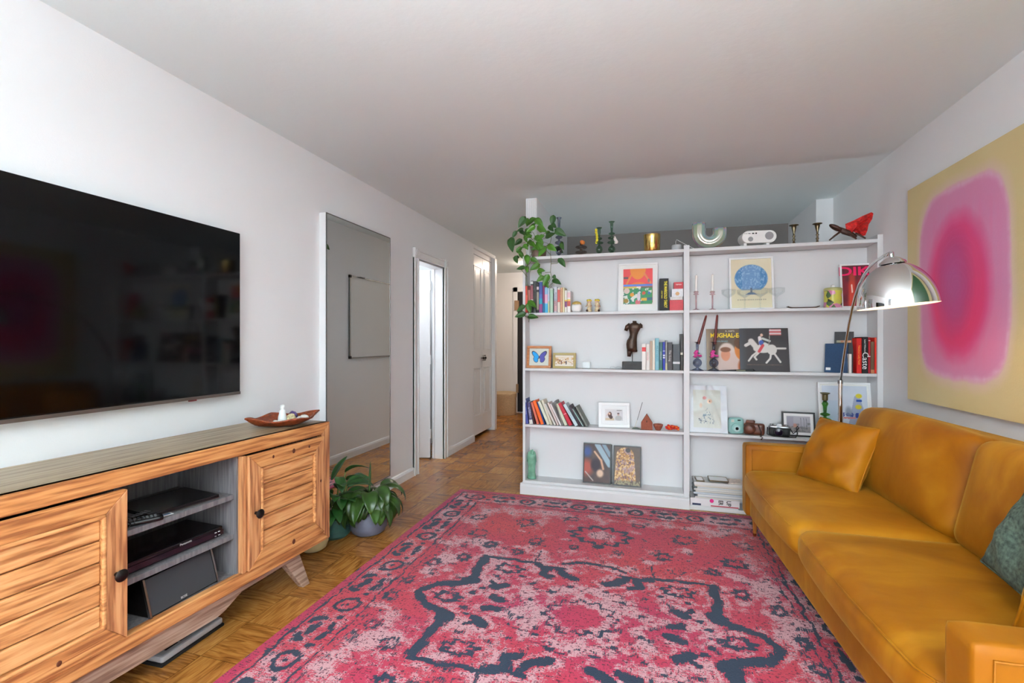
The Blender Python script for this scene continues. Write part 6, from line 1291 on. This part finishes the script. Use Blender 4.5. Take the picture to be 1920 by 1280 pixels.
# body as stacked elliptical sections following the outline
sec = [(601.5, 1186, 1193.5), (605, 1186, 1194), (607, 1181, 1198), (610, 1178, 1203), (616, 1178.5, 1201), (622, 1180, 1197.5), (628, 1181, 1195), (633, 1179, 1194.2), (638, 1175.5, 1194), (645, 1174, 1194.2), (652, 1174.5, 1194.3), (658, 1176, 1194.2)]
mb = MB(); ns = 24; cnt = 0
for (v, ul, ur) in sec:
    L, Rr = tp(ul, v), tp(ur, v); cx = (L.x + Rr.x) / 2; rx = (Rr.x - L.x) / 2; ry = min(0.034, rx * 0.75)
    for k in range(ns): a = 2 * PI * k / ns; mb.v.append((cx + rx * math.cos(a), ry * math.sin(a) * (1.15 if 628 > v > 608 and math.sin(a) < 0 and abs(math.cos(a)) > .3 else 1), L.z))
    cnt += 1
for i in range(cnt - 1):
    for k in range(ns): k2 = (k + 1) % ns; mb.f.append((i * ns + k, i * ns + k2, (i + 1) * ns + k2, (i + 1) * ns + k))
mb.f.append(tuple(range(ns))); mb.f.append(tuple(reversed(range((cnt - 1) * ns, cnt * ns))))
mb.tube([tp(1181, 656), tp(1180, 662), tp(1179.3, 668.5)], [0.024, 0.018, 0.013], 16, Matrix.Diagonal((1, .8, 1, 1))); mb.tube([tp(1190, 656), tp(1190, 659.8)], [0.021, 0.019], 16, Matrix.Diagonal((1, .8, 1, 1)))
mb.tube([tp(1182, 609), tp(1176, 613), tp(1173.2, 620)], [0.020, 0.018, 0.013], 14, Matrix.Diagonal((1, .8, 1, 1))); mb.tube([tp(1198, 609), tp(1201.5, 611), tp(1202, 615)], [0.019, 0.016, 0.011], 14, Matrix.Diagonal((1, .8, 1, 1)))
mb.build('torso', BR, t, smooth=True)

# grey glass holders with maroon tapers
for k, (u, vt_, ut, w_) in enumerate(((1307.5, 590.5, 1324.5, 'nearest the divider'), (1338.5, 589.5, 1345, 'in front of the record sleeve'))):
    Yc = BF + 0.03; q = onY(u, 600, Yc); H_ = onY(u, 641, Yc).z - SH[2]
    t = thing('globe_candle_holder', 'grey glass globe candle holder with pink ornament ' + w_, 'candle holder', (q.x, Yc, SH[2] + 0.0005))
    MB().lathe([(0.046, 0), (0.044, 0.003), (0.010, 0.020), (0.010, 0.028)] + [(0.032 * math.cos(a), 0.058 + 0.032 * math.sin(a)) for a in np.linspace(-1.2, 1.2, 10)] + [(0.008, 0.094), (0.036, 0.102), (0.008, 0.110), (0.008, 0.122), (0.022, 0.128), (0.008, 0.134), (0.011, H_ - 0.006), (0.026, H_), (0.010, H_ - 0.004), (0.0001, H_ - 0.02)], 28).build('holder_body', GS, t, smooth=True)
    FL = MB(); [FL.sphere(0.011, Matrix.Translation((-0.014 + 0.007 * (i % 2), -0.020, 0.106 + 0.012 * i)), 8, 6, (1.3, .6, 1)) for i in range(4)]; FL.sphere(0.011, Matrix.Translation((0.016, -0.022, 0.110)), 8, 6, (1.3, .6, .8)); FL.build('pink_ornament', mat('magenta_petal', (206, 62, 140), 0.6), t, smooth=True)
    candle_thing('tall dark red taper candle leaning right, ' + w_, u + 1.5, vt_, 644, ut, Yc, 0.011, 0.0075, mat('maroon_wax', (104, 40, 36), 0.4), SH[2] + H_ - 0.016)

# ------------------------------------------------------------------ lower left shelf
q = onY(1190, 803, BF + 0.03); t = thing('incense_burner', 'green metal leaf incense holder with a tall dark incense stick', 'incense burner', (q.x, BF + 0.03, SH[1] + 0.0005))
MB().grid(lambda u, v: (-0.02 + 0.078 * u, -0.012 + 0.024 * v * 1.0, 0.003 + 0.010 * (2 * v - 1) ** 2 * math.sin(PI * min(1, u * 1.2 + .05))), 20, 8).build('tray', mat('patina', (110, 124, 110), 0.4, 0.5), t, smooth=True, solid=0.002)
st_ = onY(1204.5, 754, BF + 0.03); MB().tube([(-0.004, 0, 0.004), (0.4 * (st_.x - q.x), 0, 0.4 * (st_.z - SH[1]))], 0.0012, 6).build('stick_end', mat('pale_stick', (200, 180, 140), 0.7), t); MB().tube([(0.34 * (st_.x - q.x), 0, 0.34 * (st_.z - SH[1])), (st_.x - q.x, 0, st_.z - SH[1])], 0.0020, 6).build('incense_stick', BLACKM, t)
TC = mat('terracotta', (146, 78, 58), 0.8, mottle=0.15, mscale=60)
A = onY(1202, 805, BF + 0.02); B = onY(1223.5, 805, BF + 0.02); t = thing('terracotta_house', 'small terracotta house with pointed roof', 'ornament', ((A.x + B.x) / 2, BF + 0.03, SH[1] + 0.0005)); hw = (B.x - A.x) / 2
MB().prism([(-hw, 0), (hw, 0), (hw, 0.052), (0, 0.120), (-hw, 0.052)], -0.015, 0.035).build('house_body', TC, t, bevel=0.002); MB().box(-0.004, 0.004, -0.017, -0.0152, 0.058, 0.072).build('window', mat('dark_clay', (80, 40, 30), 0.8), t)
q = onY(1234, 600, BF + 0.03); t = thing('terracotta_bowl', 'small faceted terracotta bowl beside the clay house', 'bowl', (q.x, BF + 0.035, SH[1] + 0.0005)); MB().lathe([(0.0001, 0), (0.018, 0), (0.035, 0.034), (0.036, 0.046), (0.032, 0.046), (0.015, 0.008), (0.0001, 0.006)], 8).build('bowl_body', TC, t)
q = onY(1260.5, 600, BF + 0.04); t = thing('beaded_garland', 'coiled red and orange garland on the shelf next to the divider', 'garland', (q.x, BF + 0.045, SH[1] + 0.0005)); m1 = MB(); m2 = MB(); rg = random.Random(2)
for k in range(46):
    a = rg.uniform(0, 2 * PI); r = rg.uniform(0.0, 1); P = Matrix.Translation((0.046 * r * math.cos(a), 0.026 * r * math.sin(a), 0.010 + rg.uniform(0, 0.026))); (m1 if k % 3 else m2).sphere(0.0095, P, 8, 6, (1, 1, .8))
m1.build('red_beads', mat('red_bead', (200, 36, 22), 0.5), t, smooth=True); m2.build('orange_beads', mat('orange_bead', (232, 112, 30), 0.5), t, smooth=True)

# ------------------------------------------------------------------ lower right shelf: cameras
q = onY(1380.5, 600, BF + 0.03); t = thing('instant_camera', 'rounded mint green instant camera', 'camera', (q.x, BF + 0.055, SH[1] + 0.0005), math.radians(10)); MI = mat('mint', (142, 186, 180), 0.4)
MB().rbox(0.104, 0.055, 0.118, 0.022, 8, Matrix.Translation((0, 0, 0.059))).build('camera_body', MI, t, smooth=True)
def dial(name, x, z, y, r, h, m, par): MB().lathe([(r, 0), (r, h * .7), (r * .92, h), (0.0001, h)], 28, Matrix.Translation((x, y, z)) @ Matrix.Rotation(PI / 2, 4, 'X')).build(name, m, par, smooth='auto')
dial('lens_ring', -0.006, 0.044, -0.026, 0.036, 0.010, MI, t); dial('lens_barrel', -0.006, 0.044, -0.035, 0.024, 0.010, mat('pale_mint', (176, 204, 200), 0.4), t); dial('lens', -0.006, 0.044, -0.044, 0.011, 0.004, BLACKP, t)
MB().box(-0.040, -0.020, -0.030, -0.026, 0.088, 0.106).build('flash', mat('flash_white', (206, 206, 196), 0.3), t); MB().box(0.004, 0.024, -0.030, -0.026, 0.098, 0.105).build('viewfinder', BLACKP, t)
q = onY(1414, 600, BF + 0.03); t = thing('cased_camera', 'camera in a worn brown leather case', 'camera', (q.x, BF + 0.05, SH[1] + 0.0005), math.radians(-14)); LE = mat('brown_leather', (92, 50, 34), 0.38, mottle=0.3, mscale=40, bump=0.3, bscale=120)
MB().rbox(0.135, 0.055, 0.082, 0.018, 8, Matrix.Translation((0.004, 0, 0.042))).build('leather_case', LE, t, smooth=True); MB().rbox(0.060, 0.040, 0.026, 0.010, 6, Matrix.Translation((-0.02, 0, 0.090))).build('case_hump', LE, t, smooth=True)
MB().lathe([(0.040, 0), (0.038, 0.02), (0.033, 0.042), (0.020, 0.048), (0.0001, 0.048)], 24, Matrix.Translation((-0.024, -0.024, 0.044)) @ Matrix.Rotation(PI / 2, 4, 'X')).build('lens_cover', LE, t, smooth=True)
MB().tube([(0.03, -0.028, 0.078), (0.05, -0.035, 0.03), (0.052, -0.046, 0.004), (0.046, -0.058, 0.003), (0.060, -0.060, -0.006), (0.050, -0.062, -0.022)], 0.0035, 8).build('strap', mat('dark_strap', (44, 30, 26), 0.5), t, smooth=True)
q = onY(1461, 600, BF + 0.03); t = thing('film_camera', 'black and silver film camera with looping black strap', 'camera', (q.x, BF + 0.030, SH[1] + 0.0005), math.radians(-12)); SV = mat('camera_silver', (150, 152, 154), 0.3, 0.7)
MB().rbox(0.135, 0.040, 0.058, 0.014, 8, Matrix.Translation((0, 0.010, 0.029))).build('camera_body', BLACKM, t, smooth=True); MB().rbox(0.132, 0.038, 0.020, 0.008, 6, Matrix.Translation((0, 0.010, 0.064))).build('top_plate', SV, t, smooth=True)
MB().prism([(-0.022, 0.070), (0.022, 0.070), (0.014, 0.092), (-0.014, 0.092)], -0.012, 0.028).build('prism_housing', SV, t, bevel=0.003); dial('lens_barrel', -0.004, 0.036, -0.008, 0.032, 0.040, BLACKP, t); dial('lens', -0.004, 0.036, -0.047, 0.024, 0.003, mat('lens_coat', (30, 22, 40), 0.05), t)
for (x, r) in ((-0.048, .011), (0.044, .013)): MB().lathe([(r, 0.072), (r, 0.084), (0.0001, 0.084)], 18, None, cx=x, cy=0.01).build('top_dial', SV, t, smooth='auto')
MB().tube([(0.065, 0.0, 0.06), (0.085, -0.02, 0.03), (0.10, -0.02, 0.045), (0.118, 0.0, 0.070), (0.112, 0.004, 0.082), (0.104, 0.0, 0.066), (0.110, -0.012, 0.03), (0.10, -0.022, 0.006), (0.05, -0.030, 0.004), (-0.03, -0.034, 0.004), (-0.075, -0.01, 0.010), (-0.072, 0.0, 0.06)], 0.0038, 8).build('strap', BLACKM, t, smooth=True)
q = onY(1547, 600, BF + 0.03); H_ = onY(1547, 736, BF + 0.03).z - SH[1]
t = thing('green_candle_holder', 'tall green beaded glass candle holder with brown rim by the lamp pole', 'candle holder', (q.x, BF + 0.03, SH[1] + 0.0005))
MB().lathe(tall(H_ * 0.84, 0.044)[:-6] + [(0.012, H_ * .70), (0.020, H_ * .76), (0.010, H_ * .82)], 28).build('holder_body', glassm('leaf_green_glass', (150, 206, 130)), t, smooth=True)
MB().lathe([(0.010, H_ * .82), (0.017, H_ * .84), (0.017, H_ * .96), (0.030, H_ * .985), (0.030, H_), (0.014, H_ * .985), (0.0001, H_ * .95)], 24).build('socket_cup', mat('olive_brown', (86, 74, 36), 0.3), t, smooth='auto')

# ------------------------------------------------------------------ bottom shelf: jade hands and the magazine pile
q = onY(997, 600, BF + 0.06); t = thing('green_hand_vase', 'translucent green vase shaped like two pressed hands', 'vase', (q.x, BF + 0.06, SH[0] + 0.0005)); JG = mat('jade', (126, 178, 150), 0.15, trans=0.25, mottle=0.25, mscale=25)
mb = MB(); mb.lathe([(0.034, 0), (0.038, 0.006), (0.036, 0.020), (0.030, 0.05), (0.030, 0.10), (0.038, 0.15), (0.036, 0.19), (0.028, 0.205)], 24, Matrix.Diagonal((1, .62, 1, 1))); mb.build('palms', JG, t, smooth=True)
for k, (x, h_) in enumerate(((-0.024, .222), (-0.008, .236), (0.008, .240), (0.024, .226))):
    MB().tube([(x * 1.1, 0, 0.14), (x * 1.05, 0, 0.19), (x * 0.9, 0, h_ - 0.006), (x * 0.9, 0, h_)], [0.013, 0.012, 0.008, 0.002], 12, Matrix.Diagonal((1, 1.2, 1, 1))).build('finger', JG, t, smooth=True)
mg = [  # (u0, u1, thickness m, colour, label)
 (1293, 1402, .010, (206, 208, 214), 'white magazine at the very bottom of the floor pile, dark corner'), (1294.5, 1400, .052, (222, 216, 214), 'thick white book with black and pink cover lettering in the pile'), (1303, 1402, .012, (170, 178, 186), 'blue grey magazine above the thick lettered book'),
 (1308, 1404, .016, (196, 196, 204), 'lilac grey magazine in the middle of the pile'), (1300, 1398, .014, (150, 158, 160), 'grey green magazine in the middle of the pile'), (1304, 1402, .012, (206, 204, 200), 'white magazine with curled corner in the pile'),
 (1301, 1400, .014, (160, 170, 172), 'slate magazine below the tan one'), (1307, 1396, .013, (214, 196, 160), 'tan covered magazine in the upper pile'), (1302, 1398, .012, (226, 222, 216), 'white magazine near the top of the pile'), (1301, 1392, .020, (206, 202, 198), 'thick pale magazine under the small glass frames')]
z = 0.0265; Ym = BF - 0.010
for k, (u0, u1, th_, col, label) in enumerate(mg):
    A = onY(u0, 900, Ym); B = onY(u1, 900, Ym); w_ = min(B.x - A.x, 0.33); t = thing('magazine', label, 'magazine', (A.x, Ym, z), math.radians([0, 0, -1, 1, -1.5, 1.2, 0.5, -1.2, 1.5, 0][k]) * 0.6, 'magazines piled on the bottom right shelf')
    m_ = mat('mag_%d' % k, col, 0.4, mottle=0.06, mscale=30); MB().box(0, w_, 0, 0.150, 0, 0.0012).box(0, w_, 0, 0.150, th_ - 0.0014, th_ - 0.0002).box(0, 0.0012, 0, 0.150, 0, th_ - 0.0002).build('cover', m_, t); MB().box(0.002, w_ - 0.002, 0.002, 0.148, 0.0012, th_ - 0.0014).build('page_block', mat('mag_pages_%d' % (k % 3), [(214, 212, 208), (196, 200, 206), (206, 198, 186)][k % 3], 0.7), t)
    if k == 1:
        f_ = MB().box(0, w_, -0.001, 0, 0, th_ - 0.0004).build('front_panel', mat('mag_front', (224, 218, 218), 0.4), t)
        lettering(t, 'UP', 0.042, (w_ * .78, -0.0016, th_ * .56), (PI / 2, PI / 2, 0), BLACKM, sx=0.75, bold=0.001); lettering(t, 'ER', 0.042, (w_ * .62, -0.0016, th_ * .60), (PI / 2, PI / 2, 0), BLACKM, sx=0.75, bold=0.001)
        MB().lathe([(0.014, 0), (0.014, 0.0008), (0.0001, 0.0008)], 20, Matrix.Translation((w_ * .44, -0.0012, th_ * .75)) @ Matrix.Rotation(PI / 2, 4, 'X')).build('pink_mark', mat('mark_pink', (210, 30, 120), 0.5), t); MB().box(w_ * .42, w_ * .98, -0.0017, -0.001, 0, 0.007).build('red_strip', mat('mark_red', (176, 40, 60), 0.5), t); MB().box(w_ * .04, w_ * .22, -0.0017, -0.001, 0, 0.014).build('navy_patch', mat('mark_navy', (44, 54, 84), 0.5), t)
    z += th_ + 0.0006
ztop = z
for k, (u, label, rr_) in enumerate(((1312, 'small brass-edged glass frame at the left of the pile top', 0.06), (1336, 'larger brass-edged glass frame lying on the magazine pile', 0.0))):
    A = onY(u, 880, Ym); wd_, dp_ = (0.055, 0.11) if k == 0 else (0.13, 0.12); t = thing('glass_photo_frame', label, 'photo frame', (A.x - 0.02, Ym + 0.012, ztop + (0.0 if k == 0 else 0.008)), rr_)
    f_ = MB(); f_.box(0, wd_, 0, 0.004, 0, 0.007).box(0, wd_, dp_ - 0.004, dp_, 0, 0.007).box(0, 0.004, 0, dp_, 0, 0.007).box(wd_ - 0.004, wd_, 0, dp_, 0, 0.007); f_.build('brass_edge', mat('dull_brass', (120, 104, 76), 0.4, 0.7), t); MB().box(0.004, wd_ - 0.004, 0.004, dp_ - 0.004, 0.003, 0.005).build('glass', mat('pane_pale', (222, 222, 222), 0.1), t)
t = thing('magazine', 'open patterned booklet lying at the right of the pile top', 'magazine', (onY(1366, 880, Ym).x, Ym + 0.01, ztop), 0.08, 'magazines piled on the bottom right shelf'); MB().box(0, 0.11, 0, 0.12, 0, 0.006).build('pages', mat('booklet', (214, 200, 188), 0.6, mottle=0.2, mscale=60), t)

# ------------------------------------------------------------------ trailing pothos on the bookcase end
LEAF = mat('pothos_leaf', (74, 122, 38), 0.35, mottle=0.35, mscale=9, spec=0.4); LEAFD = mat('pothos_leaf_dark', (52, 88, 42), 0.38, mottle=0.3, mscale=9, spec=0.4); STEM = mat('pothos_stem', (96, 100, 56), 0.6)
pp = onY(1010, 470, BF + 0.06); pot = thing('trailing_pothos', 'pothos plant trailing from the hall end of the bookcase top', 'plant', (pp.x, BF + 0.065, SH[4] + 0.0005))
MB().lathe([(0.0001, 0), (0.052, 0), (0.056, 0.004), (0.066, 0.075), (0.068, 0.09), (0.062, 0.09), (0.058, 0.07), (0.0001, 0.07)], 32).build('pot', mat('brown_pot', (120, 96, 84), 0.5), pot, smooth='auto'); MB().lathe([(0.060, 0.074), (0.0001, 0.078)], 20).build('soil', mat('soil', (52, 40, 32), 0.95), pot)
def heart(mb, P, tip_dir, nrm, L, W_=None, cup=0.10):
    tip = Vector(tip_dir).normalized(); n = Vector(nrm); n = (n - tip * n.dot(tip)).normalized(); s_ = tip.cross(n); W_ = W_ or L * 0.78
    def f(u, v):
        y = v; wv = (math.sin(PI * min(1, y ** 0.62)) ** 0.75) * (1 - 0.25 * y) ; x = (2 * u - 1) * wv * W_ / 2; bk = -0.14 * L * (1 - v) ** 6 * abs(2 * u - 1)
        return Vector(P) + tip * (y * L + bk) + s_ * x + n * (-cup * L * (y ** 2) + 0.10 * L * abs(2 * u - 1) * wv)
    mb.grid(f, 6, 9)
# leaves measured in the magnified view (5.333x, origin 940,380): base x,y -> tip x,y, dark flag
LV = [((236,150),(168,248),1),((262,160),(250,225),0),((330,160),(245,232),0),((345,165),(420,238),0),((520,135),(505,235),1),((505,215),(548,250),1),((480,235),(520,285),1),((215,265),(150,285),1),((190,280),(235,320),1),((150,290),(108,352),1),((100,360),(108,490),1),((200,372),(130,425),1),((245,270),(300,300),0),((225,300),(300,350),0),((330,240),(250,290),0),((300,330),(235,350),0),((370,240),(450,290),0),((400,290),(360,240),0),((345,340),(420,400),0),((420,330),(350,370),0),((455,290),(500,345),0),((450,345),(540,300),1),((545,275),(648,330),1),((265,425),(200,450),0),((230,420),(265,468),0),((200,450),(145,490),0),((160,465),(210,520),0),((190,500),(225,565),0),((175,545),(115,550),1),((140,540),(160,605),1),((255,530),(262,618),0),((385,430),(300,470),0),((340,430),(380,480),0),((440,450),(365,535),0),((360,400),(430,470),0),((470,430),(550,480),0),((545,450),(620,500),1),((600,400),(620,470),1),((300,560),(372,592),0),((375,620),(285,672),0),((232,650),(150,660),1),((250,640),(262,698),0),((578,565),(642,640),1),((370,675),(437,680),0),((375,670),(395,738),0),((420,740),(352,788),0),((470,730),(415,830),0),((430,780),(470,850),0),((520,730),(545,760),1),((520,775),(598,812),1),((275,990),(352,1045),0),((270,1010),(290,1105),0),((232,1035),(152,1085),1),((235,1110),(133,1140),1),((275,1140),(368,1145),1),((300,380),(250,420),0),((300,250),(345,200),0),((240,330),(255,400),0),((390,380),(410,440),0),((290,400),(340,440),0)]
rl = random.Random(11); lmb = {0: MB(), 1: MB()}
def pv(x, y, dy=0.0): p = onY(940 + x / 5.336, 380 + y / 5.336, BF - 0.02 + dy); return Vector((p.x - pp.x, p.y - (BF + 0.065), p.z - SH[4]))
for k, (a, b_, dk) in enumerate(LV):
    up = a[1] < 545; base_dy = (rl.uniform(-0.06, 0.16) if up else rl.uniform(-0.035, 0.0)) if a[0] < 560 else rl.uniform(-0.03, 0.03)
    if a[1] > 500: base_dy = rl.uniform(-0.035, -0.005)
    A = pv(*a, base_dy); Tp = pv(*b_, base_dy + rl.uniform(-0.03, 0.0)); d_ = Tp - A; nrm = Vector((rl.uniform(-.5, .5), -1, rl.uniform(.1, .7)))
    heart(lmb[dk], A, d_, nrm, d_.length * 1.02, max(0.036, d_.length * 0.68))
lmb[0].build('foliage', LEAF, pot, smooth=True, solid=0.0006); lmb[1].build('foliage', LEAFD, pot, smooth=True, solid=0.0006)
vn = MB()
for path in ([(330, 470), (300, 520), (262, 600), (250, 700), (258, 830), (270, 990), (276, 1130), (274, 1195)], [(440, 440), (490, 470), (498, 600), (492, 690), (500, 750), (470, 810), (462, 850)], [(498, 612), (560, 606), (578, 585)], [(492, 695), (437, 698)], [(470, 850), (520, 795), (545, 770)], [(258, 740), (225, 700), (200, 670)], [(262, 690), (290, 690), (300, 660)], [(250, 640), (290, 600), (310, 560), (375, 600), (378, 620)], [(276, 1160), (235, 1130)], [(290, 500), (290, 440), (310, 400)], [(380, 480), (440, 440), (490, 400), (500, 350)], [(455, 480), (490, 520)]):
    vn.tube([pv(x, y, -0.012) for x, y in path], 0.0022, 6)
for k in range(14):
    a = rl.uniform(0, 2 * PI); e_ = pv(rl.uniform(150, 520), rl.uniform(240, 420), rl.uniform(-0.02, 0.1)); vn.tube([(0.02 * math.cos(a), 0.02 * math.sin(a), 0.075), (e_ * 0.5) + Vector((0, 0, 0.075)), e_], 0.0018, 5)
vn.build('stem', STEM, pot, smooth=True)

# ------------------------------------------------------------------ plants on the floor by the mirror
def blade(mb, P, az, L, W_, lift, droop, roll=0.0, n=12, fold=0.25, tipw=1.0):
    P = Vector(P); d = Vector((math.cos(az), math.sin(az), 0)); s_ = Vector((-math.sin(az), math.cos(az), 0)); pts = []
    el = lift; p = P.copy(); stp = L / n; prof = []
    for i in range(n + 1):
        prof.append((p.copy(), el)); p = p + (d * math.cos(el) + Vector((0, 0, math.sin(el)))) * stp; el -= droop / n
    def f(u, v):
        i = min(n, int(round(v * n))); c_, e_ = prof[i]; wv = math.sin(PI * min(1, (v * 0.98 + 0.01)) ** 0.8) ** 0.8 * W_ / 2; nn = Vector((-math.cos(az) * math.sin(e_), -math.sin(az) * math.sin(e_), math.cos(e_)))
        k = 2 * u - 1; return c_ + s_ * (k * wv * math.cos(roll)) + nn * (abs(k) * wv * fold + k * wv * math.sin(roll))
    mb.grid(f, 6, n)
q = Vector((-1.745, 2.665, 0)); t = thing('peace_lily', 'leafy green plant with drooping leaves in a round slate grey pot', 'plant', tuple(q)); GL1 = mat('lily_leaf', (46, 74, 26), 0.28, mottle=0.45, mscale=12); GL2 = mat('spider_leaf', (112, 156, 60), 0.4)
MB().lathe([(0.0001, 0), (0.085, 0), (0.103, 0.012), (0.118, 0.045), (0.120, 0.085), (0.112, 0.125), (0.100, 0.148), (0.094, 0.148), (0.102, 0.12), (0.0001, 0.118)], 40).build('pot', mat('slate_pot', (96, 98, 114), 0.55, mottle=0.08, mscale=60), t, smooth='auto'); MB().lathe([(0.10, 0.125), (0.0001, 0.132)], 24).build('soil', MATS['soil'], t)
rl = random.Random(5); mb = MB(); sm = MB()
for k in range(46):
    az = rl.uniform(0, 2 * PI) if k > 18 else rl.uniform(-2.6, 0.2); r0 = rl.uniform(0.02, 0.06); up = rl.uniform(0.06, 0.15); P = q * 0 + Vector((r0 * math.cos(az), r0 * math.sin(az), 0.13)); P2 = P + Vector((math.cos(az) * 0.03, math.sin(az) * 0.03, up)); sm.tube([P, (P + P2) / 2 + Vector((0, 0, 0.01)), P2], 0.0025, 5)
    blade(mb, P2, az + rl.uniform(-.3, .3), rl.uniform(0.16, 0.24), rl.uniform(0.07, 0.10), rl.uniform(-0.1, 0.6), rl.uniform(1.9, 2.8), rl.uniform(-.4, .4))
az0 = math.atan2(-1, 0.3); blade(mb, (0.02, -0.02, 0.26), 1.9, 0.20, 0.016, 1.35, -0.2, 0, fold=1.2)
mb.build('foliage', GL1, t, smooth=True, solid=0.0008); sm.build('stem', mat('lily_stem', (96, 128, 60), 0.5), t, smooth=True); mb = MB()
for k in range(14): blade(mb, (0.055, -0.01, 0.225), rl.uniform(-2.6, 0.8), rl.uniform(0.06, 0.12), 0.007, rl.uniform(.5, 1.3), rl.uniform(1.6, 3.0), fold=0.6)
mb.build('sprout', GL2, t, smooth=True)
q = Vector((-1.915, 2.55, 0)); t = thing('leafy_houseplant', 'broad-leaved plant in a teal pot partly hidden behind the console end', 'plant', tuple(q)); MB().lathe([(0.0001, 0), (0.075, 0), (0.095, 0.02), (0.10, 0.13), (0.094, 0.13), (0.0001, 0.118)], 36).build('pot', mat('teal_pot', (44, 84, 78), 0.3, mottle=0.35, mscale=30), t, smooth='auto')
mb = MB(); sm = MB()
for k in range(26):
    az = rl.uniform(-2.4, 1.2); up = rl.uniform(0.06, 0.30); P = Vector((0.03 * math.cos(az), 0.03 * math.sin(az), 0.12)); P2 = P + Vector((math.cos(az) * 0.05, math.sin(az) * 0.05, up)); sm.tube([P, (P + P2) / 2 + Vector((0, 0, 0.015)), P2], 0.003, 5)
    blade(mb, P2, az + rl.uniform(-.4, .4), rl.uniform(0.13, 0.19), rl.uniform(0.06, 0.085), rl.uniform(-0.2, 0.9), rl.uniform(0.8, 1.6), rl.uniform(-.5, .5))
blade(mb, (0.0, -0.03, 0.36), 0.9, 0.17, 0.06, 1.1, 0.3, 0.3); mb.build('foliage', mat('broad_leaf', (44, 88, 38), 0.3, mottle=0.45, mscale=14), t, smooth=True, solid=0.0008); sm.build('stem', MATS['lily_stem'], t, smooth=True)
q = onZ(598, 1040, 0.0); t = thing('cream_pot', 'cream ceramic pot on the floor behind the console leg', 'pot', (q.x - 0.085, q.y + 0.055, 0)); MB().lathe([(0.0001, 0), (0.055, 0), (0.075, 0.014), (0.086, 0.045), (0.088, 0.085), (0.082, 0.085), (0.0001, 0.075)], 36).build('pot_body', mat('cream_glaze2', (186, 172, 128), 0.35, mottle=0.12, mscale=20), t, smooth='auto')

# ------------------------------------------------------------------ storage basket at the far end of the hall
q = onZ(943, 780, 0); t = thing('round_storage_basket', 'round pale wicker storage basket with lid at the hall end', 'basket', (-2.36, 7.66, 0)); WK = mat('pale_wicker', (206, 178, 140), 0.7, mottle=0.12, mscale=60, bump=0.8, bscale=90)
MB().lathe([(0.0001, 0), (0.19, 0), (0.195, 0.02), (0.195, 0.30), (0.0001, 0.30)], 40).build('basket_body', WK, t, smooth='auto'); MB().lathe([(0.205, 0.295), (0.208, 0.31), (0.208, 0.36), (0.195, 0.375), (0.0001, 0.378)], 40).build('lid', WK, t, smooth='auto')
